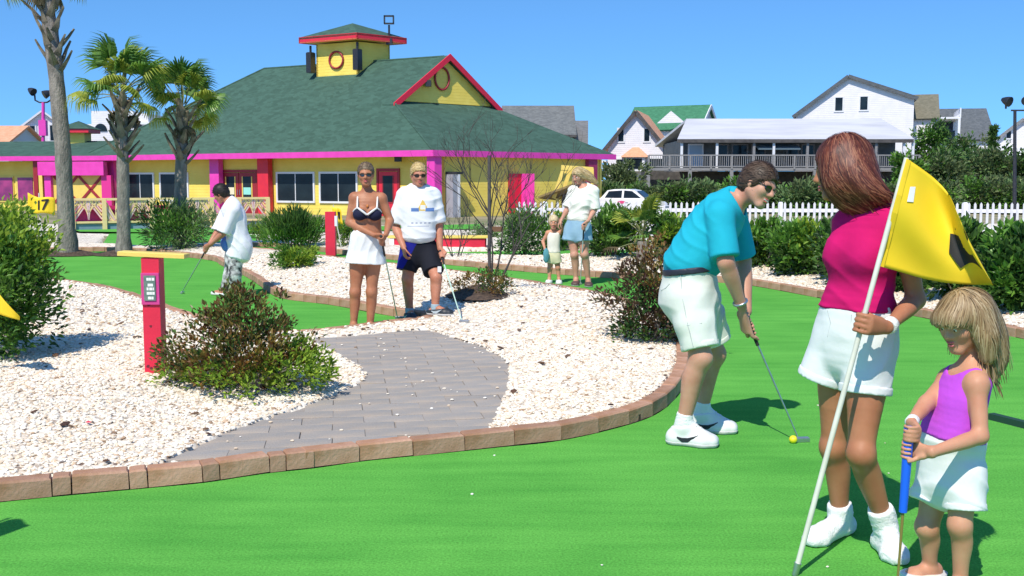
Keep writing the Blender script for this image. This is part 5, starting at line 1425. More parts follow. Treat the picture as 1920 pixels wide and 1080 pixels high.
# ================================================================== people: bodies grown from blended volumes
def cat_np(T, n):
    out = []; N = len(T)
    for i in range(N - 1):
        p0, p1, p2, p3 = T[max(i - 1, 0)], T[i], T[i + 1], T[min(i + 2, N - 1)]
        for k in range(n):
            t = k / n; out.append(.5 * (2 * p1 + (p2 - p0) * t + (2 * p0 - 5 * p1 + 4 * p2 - p3) * t * t + (3 * p1 - p0 - 3 * p2 + p3) * t ** 3))
    out.append(T[-1]); return np.array(out)
def nv(v): v = Vector(v); return v.normalized()
class Field:
    def __init__(s): s.ops = []
    def _add(s, mode, k, fn, pts, r):
        A = np.array([tuple(p) for p in pts]); s.ops.append((mode, k, fn, A.min(0) - r, A.max(0) + r)); return s
    def cone(s, a, b, r1, r2, k=.02, mode='+', flat=False, flat0=False):
        a_, b_ = np.array(a, float), np.array(b, float); ab = b_ - a_; L2 = max(float(ab @ ab), 1e-9); L = L2 ** .5; dr = ab / L
        def fn(P):
            q = P - a_; tt = (q @ ab) / L2; t = np.clip(tt, 0, 1)
            d = np.sqrt(((q - t[..., None] * ab) ** 2).sum(-1)) - (r1 + (r2 - r1) * t)
            if flat: d = np.maximum(d, (P - b_) @ dr)
            if flat0: d = np.maximum(d, -((P - a_) @ dr))
            return d
        return s._add(mode, k, fn, (a, b), max(r1, r2))
    def chain(s, pts, rr, k=.02, flat=False, flat0=False, n=4):
        P_ = np.array([tuple(p) for p in pts], float); R_ = np.array(rr, float)
        if len(P_) > 2: P_, R_ = cat_np(P_, n), cat_np(R_[:, None], n)[:, 0]
        A, AB = P_[:-1], np.diff(P_, axis=0); L2 = np.maximum((AB ** 2).sum(1), 1e-12)
        d0, d1 = AB[0] / L2[0] ** .5, AB[-1] / L2[-1] ** .5
        def fn(P):
            D = None
            for i in range(len(A)):
                q = P - A[i]; t = np.clip((q @ AB[i]) / L2[i], 0, 1)
                d = np.sqrt(((q - t[..., None] * AB[i]) ** 2).sum(-1)) - (R_[i] + (R_[i + 1] - R_[i]) * t)
                D = d if D is None else np.minimum(D, d)
            if flat: D = np.maximum(D, (P - P_[-1]) @ d1)
            if flat0: D = np.maximum(D, -((P - P_[0]) @ d0))
            return D
        return s._add('+', k, fn, P_, float(R_.max()))
    def ell(s, c, r, R=None, k=.02, mode='+'):
        c_ = np.array(c, float); r_ = np.array(r, float); Rm = np.array(R) if R is not None else np.eye(3); m = float(r_.min())
        def fn(P):
            q = ((P - c_) @ Rm) / r_
            n = np.sqrt((q ** 2).sum(-1)); g = np.sqrt(((q / r_) ** 2).sum(-1)) + 1e-9
            return n * (n - 1) / g if True else (n - 1) * m
        return s._add(mode, k, fn, (c,), float(r_.max()))
    def sect(s, sl, k=.02, flat0=False, flat1=False, p=2.3, mode='+', sub=3):
        """sl: (centre, X axis, half width, half depth) from bottom to top"""
        T = np.array([list(c) + list(nv(X)) + [w_, d_] for c, X, w_, d_ in sl], float)
        if len(T) > 2: T = cat_np(T, sub)
        segs = []
        for a, b in zip(T[:-1], T[1:]):
            c0_, c1_ = a[:3], b[:3]; ax = c1_ - c0_; L = max(np.linalg.norm(ax), 1e-6); ax = ax / L
            X = a[3:6] + b[3:6]; X = X - ax * (X @ ax); X /= np.linalg.norm(X); D = np.cross(ax, X); segs.append((c0_, ax, L, X, D, a[6], b[6], a[7], b[7]))
        def fn(P):
            R = None
            for i, (c0_, ax, L, X, D, w0, w1, d0, d1) in enumerate(segs):
                q = P - c0_; z = q @ ax; t = np.clip(z / L, 0, 1); ov = z - t * L
                w_ = w0 + (w1 - w0) * t; d_ = d0 + (d1 - d0) * t; m = np.minimum(w_, d_)
                r = ((np.abs(q @ X) / w_) ** p + (np.abs(q @ D) / d_) ** p + (np.abs(ov) / (m * .7)) ** p) ** (1 / p)
                dd = (r - 1) * m
                if flat0 and i == 0: dd = np.maximum(dd, -z)
                if flat1 and i == len(segs) - 1: dd = np.maximum(dd, z - L)
                R = dd if R is None else np.minimum(R, dd)
            return R
        return s._add(mode, k, fn, T[:, :3], float(T[:, 6:].max()))
    def cut(s, p, n):                                   # keep the side the normal points away from
        p_, n_ = np.array(p, float), np.array(nv(n), float)
        s.ops.append(('cut', 0, lambda P: (P - p_) @ n_, None, None)); return s
    def disp(s, fn): s.ops.append(('disp', 0, fn, None, None)); return s
    def grow(s, e): s.ops.append(('grow', e, None, None, None)); return s
    @staticmethod
    def mix(mode, D, d, k):
        if mode == '-':
            d = -d; h = np.maximum(k - np.abs(D - d), 0) / max(k, 1e-6); return np.maximum(D, d) + h * h * k / 4
        h = np.maximum(k - np.abs(D - d), 0) / max(k, 1e-6); return np.minimum(D, d) - h * h * k / 4
    def at(s, P):
        D = np.full(P.shape[:-1], .5)
        for mode, k, fn, lo, hi in s.ops:
            if mode == 'cut': D = np.maximum(D, fn(P))
            elif mode == 'disp': D = D + fn(P)
            elif mode == 'grow': D = D - k
            else: D = s.mix(mode, D, fn(P), k)
        return D
    def grid(s, h):
        los = [o[3] for o in s.ops if o[0] == '+']; his = [o[4] for o in s.ops if o[0] == '+']
        ex = sum(o[1] for o in s.ops if o[0] == 'grow')
        lo = np.min(los, 0) - 4 * h - .01 - ex; hi = np.max(his, 0) + 4 * h + .01 + ex
        n = np.ceil((hi - lo) / h).astype(int) + 1
        axs = [(lo[i] + h * np.arange(n[i])).astype(np.float32) for i in range(3)]
        D = np.full(tuple(n), .5, np.float32)
        def block(i0, i1):
            g = np.meshgrid(*[axs[i][i0[i]:i1[i]] for i in range(3)], indexing='ij'); return np.stack(g, -1)
        for mode, k, fn, l, u in s.ops:
            if mode == 'grow': D -= k; continue
            if mode in ('cut', 'disp'):
                m = np.abs(D) < (.06 if mode == 'disp' else 9)
                idx = np.nonzero(m); P = np.stack([axs[i][idx[i]] for i in range(3)], -1)
                v = fn(P).astype(np.float32)
                D[idx] = np.maximum(D[idx], v) if mode == 'cut' else D[idx] + v
                continue
            mg = k + 3 * h + .02 + ex
            i0 = np.clip(np.floor((l - mg - lo) / h).astype(int), 0, n - 1); i1 = np.clip(np.ceil((u + mg - lo) / h).astype(int) + 1, 1, n)
            if (i1 <= i0).any(): continue
            sl = tuple(slice(a, b) for a, b in zip(i0, i1))
            D[sl] = s.mix(mode, D[sl], fn(block(i0, i1)), k)
        return D, lo
    def mesh(s, name, h, mats, face_mat=None, smooth_it=1):
        D, lo = s.grid(h); V, Q = surface_nets(D, lo, h, smooth_it)
        mi = face_mat(V[Q].mean(1)) if face_mat else None
        return mesh_np(name, V, Q, mats, True, mi)
def surface_nets(D, lo, h, smooth_it=1):
    S = D < 0
    a = S.astype(np.int8); c = a[:-1] + a[1:]; c = c[:, :-1] + c[:, 1:]; c = c[:, :, :-1] + c[:, :, 1:]
    act = (c > 0) & (c < 8)
    I, J, K = np.nonzero(act); n = len(I)
    idx = np.full(act.shape, -1, np.int32); idx[I, J, K] = np.arange(n)
    cor = {(x, y, z): D[I + x, J + y, K + z] for x in (0, 1) for y in (0, 1) for z in (0, 1)}
    acc = np.zeros((n, 3)); cnt = np.zeros(n)
    for ax in range(3):
        o = [i for i in range(3) if i != ax]
        for u in (0, 1):
            for v in (0, 1):
                p = [0, 0, 0]; p[o[0]] = u; p[o[1]] = v; q = list(p); q[ax] = 1
                A, Bq = cor[tuple(p)], cor[tuple(q)]; m = (A < 0) != (Bq < 0)
                t = np.where(m, A / np.where(m, A - Bq, 1), 0)
                pos = np.zeros((n, 3)); pos[:, ax] = t; pos[:, o[0]] = u; pos[:, o[1]] = v
                acc += pos * m[:, None]; cnt += m
    V = (acc / cnt[:, None] + np.stack([I, J, K], 1)) * h + lo
    Q = []
    for ax in range(3):
        o = [(ax + 1) % 3, (ax + 2) % 3]
        sl0 = [slice(1, -1)] * 3; sl1 = [slice(1, -1)] * 3; sl0[ax] = slice(0, -1); sl1[ax] = slice(1, None)
        A, Bq = S[tuple(sl0)], S[tuple(sl1)]; m = A != Bq
        g = list(np.nonzero(m)); sgn = A[tuple(g)]
        for i in range(3):
            if i != ax: g[i] = g[i] + 1
        def cell(du, dv):
            q = [x.copy() for x in g]; q[o[0]] -= du; q[o[1]] -= dv; return idx[tuple(q)]
        f = np.stack([cell(1, 1), cell(0, 1), cell(0, 0), cell(1, 0)], 1)
        f = np.where(sgn[:, None], f, f[:, ::-1]); Q.append(f)
    Q = np.concatenate(Q); Q = Q[(Q >= 0).all(1)]
    for _ in range(smooth_it):
        s_ = np.zeros_like(V); k_ = np.zeros(len(V))
        for a_, b_ in ((0, 1), (1, 2), (2, 3), (3, 0)):
            for x_, y_ in ((a_, b_), (b_, a_)):
                np.add.at(s_, Q[:, x_], V[Q[:, y_]]); np.add.at(k_, Q[:, x_], 1)
        V = V * .5 + (s_ / np.maximum(k_, 1)[:, None]) * .5
    return V, Q

def skin(name, c, c2): return M(name, c, tuple(x * k for x, k in zip(c2, (.9, .82, .8))), scale=9, rough=.5, sub=.12, bump=.12, bscale=160, spec=.3, bdist=.002, detail=8, contrast=(.3, .7))
SK_TAN = skin('skin_tanned', (.46, .20, .105), (.40, .165, .085))
SK_FAIR = skin('skin_fair', (.60, .33, .225), (.54, .27, .18))
SK_GIRL = skin('skin_child', (.60, .31, .19), (.55, .26, .155))
SK_BROWN = skin('skin_brown', (.36, .155, .085), (.31, .13, .07))
LIP = M('lips', (.50, .12, .11), rough=.4)
EYEW = M('eye_white', (.8, .78, .76), rough=.25); IRIS = M('iris', (.05, .035, .025), rough=.2)
TEETH = M('teeth', (.82, .79, .72), rough=.3)
SHADE_L = M('sunglass_lens', (.012, .010, .012), rough=.08, spec=.8)
def cloth(name, c, c2=None, bump=.25, bscale=35, rough=.85, scale=6): return M(name, c, c2 or tuple(x * .92 for x in c), scale=scale, rough=rough, bump=bump, bscale=bscale, spec=.2, bdist=.006)
def hair_mat(name, cols):
    m = ramp_mat(name, cols, rough=.52, trans=.0, spec=.35); return m

def lerp(a, b, t): return Vector(a).lerp(Vector(b), t)
def facing(X, up): return nv(Vector(X).cross(Vector(up)))
def torso_slices(J, s, P_, e=0.0):
    """slices from crotch to the base of the neck; P_: dict of half sizes"""
    hc = (J['hipA'] + J['hipB']) / 2; XH = nv(J['hipB'] - J['hipA']); XS = nv(J['shB'] - J['shA'])
    XM = nv(XH + XS)
    dn_ = nv(hc - J['W'])
    L = [(hc + dn_ * .085 * s, XH, P_['hw'] * .80, P_['hd'] * .86), (hc + dn_ * .02 * s, XH, P_['hw'], P_['hd']), (lerp(hc, J['W'], .5), nv(XH * .7 + XM * .3), P_['hw'] * .93, P_['hd'] * .95),
         (J['W'], XM, P_['ww'], P_['wd']), (lerp(J['W'], J['C'], .5), nv(XM + XS), (P_['ww'] + P_['cw']) / 2, (P_['wd'] + P_['cd']) / 2),
         (J['C'], XS, P_['cw'], P_['cd']), (lerp(J['C'], J['N'], .55), XS, P_['cw'] * .95, P_['cd'] * .86), (lerp(J['C'], J['N'], .86), XS, P_['cw'] * .66, P_['cd'] * .62)]
    return [(c, X, w_ * s + e, d_ * s + e) for c, X, w_, d_ in L]
MALE = dict(hw=.160, hd=.118, ww=.150, wd=.115, cw=.168, cd=.122, ua=(.050, .041), fa=(.042, .028), th=(.088, .058), cf=.058, an=.037, neck=.058, sh=.062)
FEM = dict(hw=.166, hd=.118, ww=.122, wd=.092, cw=.138, cd=.102, ua=(.041, .035), fa=(.036, .023), th=(.088, .054), cf=.054, an=.033, neck=.048, sh=.050)
KID = dict(hw=.150, hd=.118, ww=.142, wd=.110, cw=.148, cd=.108, ua=(.044, .038), fa=(.038, .027), th=(.082, .058), cf=.056, an=.038, neck=.052, sh=.052)

def hand_relaxed(F, wr, u, n, thumb, s, curl=.55):
    u = nv(u); n = Vector(n); n = nv(n - u * n.dot(u)); t = Vector(thumb); t = nv(t - u * t.dot(u) - n * t.dot(n))
    F.sect([(wr + u * .012 * s, t, .027 * s, .017 * s), (wr + u * .05 * s, t, .040 * s, .016 * s), (wr + u * .088 * s, t, .041 * s, .014 * s)], .012)
    for i, (ln, r) in enumerate(((.070, .0088), (.079, .0092), (.073, .0088), (.057, .0078))):
        p = wr + u * (.086 - .004 * abs(i - 1)) * s + t * (.031 - .0205 * i) * s; a = 0; pts = [p - u * .02 * s, p]
        for f, b in ((.44, .5), (.32, 1.0), (.24, .8)):
            a += curl * b; pts.append(pts[-1] + (u * math.cos(a) + n * math.sin(a)) * ln * f * s)
        F.chain(pts, [r * s * q for q in (1.1, 1.05, 1, .92, .78)], .003)
    p = wr + u * .022 * s + t * .026 * s
    F.chain([p, p + (t * .7 + u * .7 + n * .25) * .036 * s, p + (t * .75 + u * 1.5 + n * .8) * .040 * s, p + (t * .7 + u * 2.0 + n * 1.3) * .042 * s], [.015 * s, .0115 * s, .0098 * s, .0085 * s], .008)
def hand_grip(F, wr, Gp, ax, s, sig=1, rs=.012, thumb_along=True):
    """closes on a bar through Gp along ax (towards the index finger); sig: which side of the bar the palm lies"""
    ax = nv(ax); e1 = Gp - wr; e1 = nv(e1 - ax * e1.dot(ax)); e2 = nv(ax.cross(e1)) * sig
    R = rs + .0085 * s
    base = Gp + e2 * (rs + .020 * s) - e1 * .012 * s
    F.sect([(wr, ax, .026 * s, .019 * s), (lerp(wr, base, .55), ax, .036 * s, .018 * s), (base, ax, .040 * s, .015 * s)], .012)
    for i, (r, sc) in enumerate(((.0092, 1), (.0096, 1.05), (.0092, 1), (.0082, .9))):
        o = Gp + ax * (.030 - .0205 * i) * s
        pts = [lerp(wr, base, .6) + ax * (.022 - .015 * i) * s, o + e2 * (R + .008 * s) - e1 * .004 * s]
        for a in (48, 100, 150, 205): pts.append(o + (e2 * math.cos(math.radians(a)) + e1 * math.sin(math.radians(a))) * R * (1.12 if a < 120 else 1.0))
        F.chain(pts, [r * s * q for q in (1.25, 1.2, 1.08, 1.02, .95, .85)], .003)
    p0 = lerp(wr, Gp, .35) + ax * .022 * s
    F.chain([p0, Gp + ax * .032 * s - e1 * (R + .012 * s) + e2 * .004 * s, Gp + ax * (.052 if thumb_along else .040) * s - e1 * R * .9 - e2 * R * .6, Gp + ax * (.070 if thumb_along else .046) * s - e1 * R * .3 - e2 * R], [.016 * s, .0125 * s, .0105 * s, .009 * s], .006)

def head_frame(Hc, Fd, U, H):
    Fd = nv(Fd); U = Vector(U); U = nv(U - Fd * U.dot(Fd)); X = nv(U.cross(Fd)) * -1          # X to the person's left
    X = nv(Fd.cross(U)) * -1
    def hp(x, f, u): return Hc + (X * x + Fd * f + U * u) * H
    Rm = frame3(X, Fd, U)
    return hp, Rm, X, Fd, U
def head(F, Hc, Fd, U, H, N, nr, fem=False, child=False, smile=False, k=.02):
    hp, Rm, X, Fd, U = head_frame(Hc, Fd, U, H); kk = k * H / .225
    E = lambda c, r, m='+', q=1.0: F.ell(hp(*c), [a * H for a in r], Rm, kk * q, m)
    F.chain([N - (hp(0, -.05, -.1) - N) * .25, N, hp(0, -.10, -.28)], [nr * 1.25, nr, nr * .95], .03)
    E((0, -.07, .13), (.335, .415, .365)); E((0, .12, -.10), (.275, .275, .36))
    jw = .20 if fem or child else .225
    F.cone(hp(-jw, -.02, -.20), hp(-.06, .26, -.41), .10 * H, .075 * H, kk); F.cone(hp(jw, -.02, -.20), hp(.06, .26, -.41), .10 * H, .075 * H, kk)
    F.cone(hp(-.05, .29, -.41), hp(.05, .29, -.41), .078 * H, .078 * H, kk)
    for sgn in (-1, 1):
        E((sgn * .17, .24, -.09), (.105, .11, .10), q=1.2)                       # cheek
        F.cone(hp(sgn * .05, .365, .075), hp(sgn * .21, .29, .085), .045 * H, .04 * H, kk)   # brow
        E((sgn * .14, .43, .005), (.085, .085, .058), '-', .8)                   # eye socket
        E((sgn * .14, .318, .005), (.075, .072, .062), '+', .3)                  # lids over the eyeball
        E((sgn * .335, -.03, -.03), (.035, .075, .115), '+', .4)                 # ear
        E((sgn * .14, .405, .003), (.052, .045, .020), '-', .15)                 # opening between the lids
        F.ell(hp(sgn * .055, .40, -.135), [.042 * H] * 3, None, .008)
    F.cone(hp(0, .375, .05), hp(0, .455 if not child else .435, -.11), .034 * H, .05 * H, .012)
    F.ell(hp(0, .36, -.245), [.115 * H, .055 * H, .026 * H], Rm, .006); F.ell(hp(0, .355, -.295), [.10 * H, .055 * H, .030 * H], Rm, .006)
    F.cone(hp(-.13, .42, -.268), hp(.13, .42, -.268), .022 * H, .022 * H, .006, '-')
    return hp, Rm
def face_parts(root, hp, Rm, H, eyes=True, lips=True, smile=False, closed=False):
    if eyes:
        for sgn in (-1, 1):
            e_ = MB(); e_.ball(hp(sgn * .14, .322, .005), .062 * H, 14, 10); eo = e_.build('eye', EYEW, root)
            i_ = MB(); i_.ball(hp(sgn * .14, .362, -.004), (.028 * H, .028 * H, .028 * H), 10, 8); i_.build('iris', IRIS, eo)
            b_ = MB(); b_.tube([hp(sgn * .06, .405, .105), hp(sgn * .14, .385, .125), hp(sgn * .215, .325, .105)], [.012 * H, .016 * H, .009 * H], 6); b_.build('eyebrow', M('brow_hair', (.12, .07, .04), rough=.8), root)
    if lips:
        l_ = MB()
        for u, w_ in ((-.245, .10), (-.295, .085)):
            l_.tube([hp(-w_, .355, u + .005), hp(-w_ * .5, .402, u + (.008 if u > -.26 else -.004)), hp(0, .412, u), hp(w_ * .5, .402, u + (.008 if u > -.26 else -.004)), hp(w_, .355, u + .005)], [.010 * H, .022 * H, .025 * H, .022 * H, .010 * H], 6)
        l_.build('lips', LIP, root)
    if smile:
        t_ = MB(); t_.tube([hp(-.10, .37, -.255), hp(0, .425, -.272), hp(.10, .37, -.255)], [.012 * H, .022 * H, .012 * H], 6); t_.build('teeth', TEETH, root)
def sunglasses(root, hp, H):
    mb = MB()
    for sgn in (-1, 1):
        pts = [hp(sgn * .14 + .115 * math.cos(t), .40 - .10 * abs(sgn * .14 + .115 * math.cos(t)) ** 1.5 * 4 + .012, .005 + .075 * math.sin(t)) for t in [6.283 * i / 16 for i in range(16)]]
        inn = (hp(0, -1, 0) - hp(0, 0, 0)).normalized() * .008 * H / .22
        mb.slab(pts if sgn > 0 else pts[::-1], inn)
    o = mb.build('sunglasses', SHADE_L, root)
    fr = MB(); fr.tube([hp(-.05, .43, .03), hp(0, .45, .035), hp(.05, .43, .03)], .012 * H, 5)
    for sgn in (-1, 1): fr.tube([hp(sgn * .245, .345, .03), hp(sgn * .32, .20, .035), hp(sgn * .345, -.02, .02), hp(sgn * .33, -.08, -.04)], .012 * H, 5)
    fr.build('glasses_frame', BLACK, o)

def arm(F, sh, el, wr, B_, s, k=.025):
    F.ell(sh, [B_['sh'] * s] * 3, None, .035)
    F.chain([sh, lerp(sh, el, .45), el], [B_['ua'][0] * s, B_['ua'][0] * s * 1.0, B_['ua'][1] * s], k)
    F.chain([el, lerp(el, wr, .28), lerp(el, wr, .7), wr], [B_['fa'][0] * s * .96, B_['fa'][0] * s * 1.06, B_['fa'][1] * s * 1.2, B_['fa'][1] * s], k)
def upper(F, J, s, B_, tr, sl=None, sleeve=0, k=.03, flat0=True, torso=True):
    if torso: F.sect(sl, k, flat0=flat0)
    for q in 'AB':
        F.chain([J['N'], lerp(J['N'], J['sh' + q], .85)], tr, .04)
        if sleeve:
            F.ell(J['sh' + q], [B_['sh'] * s] * 3, None, .035); e_ = lerp(J['sh' + q], J['el' + q], sleeve)
            F.chain([J['sh' + q], lerp(J['sh' + q], e_, .5), e_], [B_['ua'][0] * s * 1.05, B_['ua'][0] * s * 1.08, B_['ua'][0] * s * 1.06], .025, flat=True)
def leg(F, hip, kn, an, B_, s, fwd, k=.03):
    fwd = nv(fwd)
    F.chain([hip, lerp(hip, kn, .35), lerp(hip, kn, .8), kn], [B_['th'][0] * s, B_['th'][0] * s * .95, B_['th'][1] * s * 1.08, B_['th'][1] * s], k)
    F.ell(kn + fwd * .012 * s, [.046 * s, .046 * s, .05 * s], None, .02)
    F.chain([kn, lerp(kn, an, .3) - fwd * .014 * s, lerp(kn, an, .65) - fwd * .004 * s, an], [B_['th'][1] * s * .93, B_['cf'] * s, B_['cf'] * s * .78, B_['an'] * s], k)
def foot(F, an, toe, s, z0, e=0.0, fat=1.0, k=.02, cut=True):
    t = Vector((toe.x, toe.y, z0 + .026 * s)); a = Vector((an.x, an.y, 0)); d = nv(Vector((t.x - an.x, t.y - an.y, 0)))
    X = Vector((-d.y, d.x, 0)); heel = Vector((an.x, an.y, z0 + .034 * s)) - d * .035 * s; ball = t - d * .062 * s
    F.cone(an, heel, .034 * s + e, .036 * s + e, k)
    F.cone(an + d * .01 * s, ball + Z * .012 * s, .036 * s + e, .030 * s + e, k)
    for o in (-1, 1):
        F.cone(heel, ball + X * o * .018 * s * fat, .034 * s + e, .030 * s + e, k); F.cone(ball + X * o * .018 * s * fat, t + X * o * .014 * s * fat - d * .02 * s, .030 * s + e, .023 * s + e, k)
    return d, X, heel, ball, t
def folds(amp, f, d1, d2, seed=0.0):
    a, b = np.array(nv(d1), float), np.array(nv(d2), float); c = np.cross(a, b)
    def fn(P):
        u, v, w_ = P @ a, P @ b, P @ c
        q = np.sin(u * f + 2.4 * np.sin(v * f * .29 + seed) + 1.7 * np.sin(w_ * f * .33 + seed * 2))
        q2 = np.sin(u * f * 1.9 - v * f * .9 + 1.5 * np.sin(w_ * f * .6 + seed * 4))
        m = .5 + .5 * np.sin(v * f * .21 + 1.3 * np.sin(u * f * .17 + seed) + w_ * f * .24 + seed * 3)
        return (-amp * (1.5 * (1 - np.abs(q)) ** 1.6 * m ** 1.5 + .16 * q2 - .35)).astype(np.float32)
    return fn

def strands(name, F, root, mat, seeds, field, n_seg, step, width, seed=0, jit=.25, lift=(.0005, .006), loose=.18):
    """hair strands that follow the hair volume; field(P)-> wanted direction"""
    R = np.random.default_rng(seed)
    P = np.array(seeds, float); n = len(P); eps = .004
    def grad(Q):
        g = np.stack([F.at(Q + np.eye(3)[i] * eps) - F.at(Q - np.eye(3)[i] * eps) for i in range(3)], -1); return g / (np.linalg.norm(g, axis=-1, keepdims=True) + 1e-9)
    off = lift[0] + (lift[1] - lift[0]) * R.random(n); dev = R.normal(size=(n, 3)) * jit
    free = R.random(n) < loose; ln = .6 + .6 * R.random(n); line = []; nor = []; w0 = width * (.6 + .8 * R.random(n))
    for k in range(n_seg + 1):
        g = grad(P); d = F.at(P); ln = np.where(F.stop(P), 0.0, ln) if hasattr(F, 'stop') else ln; P = P - g * np.where(free & (k > n_seg * .5), np.minimum(d - off, 0), d - off)[:, None]
        line.append(P.copy()); nor.append(g)
        t = field(P) + dev; t = t - g * ((t * g).sum(-1, keepdims=True) * np.where(free & (k > n_seg * .4), .3, 1.0)[:, None]); t /= np.linalg.norm(t, axis=-1, keepdims=True) + 1e-9
        P = P + t * (step * ln)[:, None]
    line = np.array(line); nor = np.array(nor)
    tan = np.gradient(line, axis=0); sd = np.cross(tan, nor); sd /= np.linalg.norm(sd, axis=-1, keepdims=True) + 1e-9
    tap = np.array([.7] + [1.0] * (n_seg - 1) + [.25])[:, None, None]
    A = line + sd * w0[None, :, None] * tap / 2; B_ = line - sd * w0[None, :, None] * tap / 2
    m = n_seg + 1
    V = np.stack([A, B_], 2).transpose(1, 0, 2, 3).reshape(-1, 3)                   # strand, seg, side
    b = (np.arange(n) * m * 2)[:, None, None] + (np.arange(n_seg) * 2)[None, :, None]
    Fq = (b + np.array([0, 1, 3, 2])[None, None, :]).reshape(-1, 4)
    return V, Fq
def hair_build(root, F, h, mat, spec=None, name='hair'):
    D, lo = F.grid(h); V, Q = surface_nets(D, lo, h, 1)
    if spec:
        n, field, nseg, step, width, jit, seedfn = spec[:7]; loose = spec[7] if len(spec) > 7 else .10
        R = np.random.default_rng(5); pick = V[R.integers(0, len(V), n * 3)]; pick = pick[seedfn(pick)][:n]
        V2, Q2 = strands(name, F, root, mat, pick, field, nseg, step, width, 3, jit, loose=loose)
        Q = np.concatenate([Q, Q2 + len(V)]); V = np.concatenate([V, V2])
    return put(name, mesh_np(name, V, Q, mat, True), root)
def short_hair(hp, Rm, H, e=.03, hairline=.20, nape=-.22, thick_top=.0):
    F = Field(); F.ell(hp(0, -.075, .135), [(.335 + e) * H, (.415 + e) * H, (.365 + e + thick_top) * H], Rm, .02)
    F.ell(hp(0, -.20, -.08), [(.27 + e) * H, (.25 + e) * H, (.25 + e) * H], Rm, .03)
    a, b = hp(0, .36, hairline), hp(0, -.10, nape)
    F.cut(lerp(a, b, .5), (a - b).cross(hp(1, 0, 0) - hp(0, 0, 0)) * (1 if (a - b).cross(hp(1, 0, 0) - hp(0, 0, 0)).dot(hp(0, 1, -1) - hp(0, 0, 0)) > 0 else -1))
    return F
def person(label, p): return empty('person', (p.x, p.y, 0), label, 'person')
def mk(F, name, h, mat, root, fm=None, **kw): return put(name, F.mesh(name, h, mat, fm), root, **kw)

def ray_hit(F, px, py, d0, d1, n=300):
    best = None
    for i in range(n):
        d = d0 + (d1 - d0) * i / n
        if F.at(np.array([tuple(W(px, py, d))]))[0] < 0: return d
    return (d0 + d1) / 2
def cuff(root, hip, hem, r, r2, mat, h, wd=.03):
    """a turned hem band round the end of a trouser leg"""
    ax = nv(hem - hip); F = Field(); F.cone(hem - ax * wd, hem + ax * .004, r, r2, .004, flat=True, flat0=True); return mk(F, 'hem', h, mat, root)
# ---------------------------------------------------------------- clubs, ball, flag
GRIPB = M('rubber_grip', (.018, .018, .02), rough=.8)
def putter(label, top, tip, gl, gmat, rshaft=.0055, rgrip=.0115, headdir=(1, 0, 0), shaft_mat=STEEL, head_mat=STEEL, hl=.10):
    root = empty('putter', (tip.x, tip.y, 0), label, 'golf club', 'putters in use')
    d = nv(tip - top)
    MB().tube([top, top + d * gl], [rgrip * 1.1, rgrip * .85], 10).build('grip', gmat, root)
    MB().tube([top + d * gl * .98, tip + Z * .02], [rshaft, rshaft * .8], 8).build('shaft', shaft_mat, root)
    hd = nv(headdir); Y_ = nv(Z.cross(hd))
    mb = MB(); mb.bbox(tip + Z * .016 + hd * hl * .25, (hl, .026, .028), frame3(hd, Y_, Z), b=.006); mb.build('head', head_mat, root)
    return root

# ---------------------------------------------------------------- the golfer bending over his putt
TURQ = cloth('turquoise_knit', (.015, .40, .52), (.012, .35, .47), bump=.3, bscale=28)
CREAMC = cloth('white_twill', (.74, .75, .68), (.68, .69, .62), bump=.3, bscale=22)
WSOCK = cloth('white_sock', (.80, .80, .77), bump=.6, bscale=120)
SHOEW = M('white_leather', (.78, .77, .74), (.70, .69, .66), scale=10, rough=.45)
SOLE = M('shoe_sole', (.55, .54, .52), rough=.8)
def flatf(name, J, s=1.0): pass
def shoe(root, an, toe, s, z0, mat, h=.005, mark=None, e=.012, side=1):
    F = Field(); d, X, heel, ball, t = foot(F, an, toe, s, z0, e, 1.15); F.cone(an, an + Z * .012 * s, .040 * s + e, .041 * s + e, .02, flat=True)
    F.cut((0, 0, z0 + .004), (0, 0, -1)); F.cut(an + Z * .010 * s, Z - d * .12)
    so = mk(F, 'shoe', h, mat, root)
    S_ = Field(); foot(S_, an, toe, s * 1.02, z0, e * 1.25, 1.2); S_.cut((0, 0, z0 + .022 * s), (0, 0, 1)); S_.cut((0, 0, z0 + .001), (0, 0, -1)); mk(S_, 'sole', h, SOLE, so)
    lc = MB()
    for k in range(4):
        q = lerp(ball, an, .12 + .2 * k); q = Vector((q.x, q.y, z0)); hi_ = .16
        for _ in range(40):
            if F.at(np.array([tuple(q + Z * hi_)]))[0] < 0: break
            hi_ -= .004
        lc.tube([q + X * .024 * s + Z * (hi_ - .006), q + Z * (hi_ + .003), q - X * .024 * s + Z * (hi_ - .006)], .0035, 5)
    lc.build('laces', WSOCK, so)
    if mark:
        mb = MB(); sd = X * side; base = lerp(heel, ball, .50)
        curve = [(-.055, .016, .004), (-.03, .004, .011), (0, .006, .011), (.03, .020, .006), (.05, .032, .002)]
        pts = []
        for a, z, w_ in curve:
            p = base + d * a * s + Z * z * s
            lo_, hi_ = 0.0, .12
            for _ in range(22):
                m = (lo_ + hi_) / 2
                if F.at(np.array([tuple(p + sd * m)]))[0] < 0: lo_ = m
                else: hi_ = m
            pts.append((p + sd * (hi_ + .002), w_ * s))
        for (p, a), (q, b) in zip(pts, pts[1:]):
            mb.add([p - Z * a, q - Z * b, q + Z * b, p + Z * a], [(0, 1, 2, 3) if side < 0 else (3, 2, 1, 0)])
        mb.build('shoe_mark', mark, so)
    return so
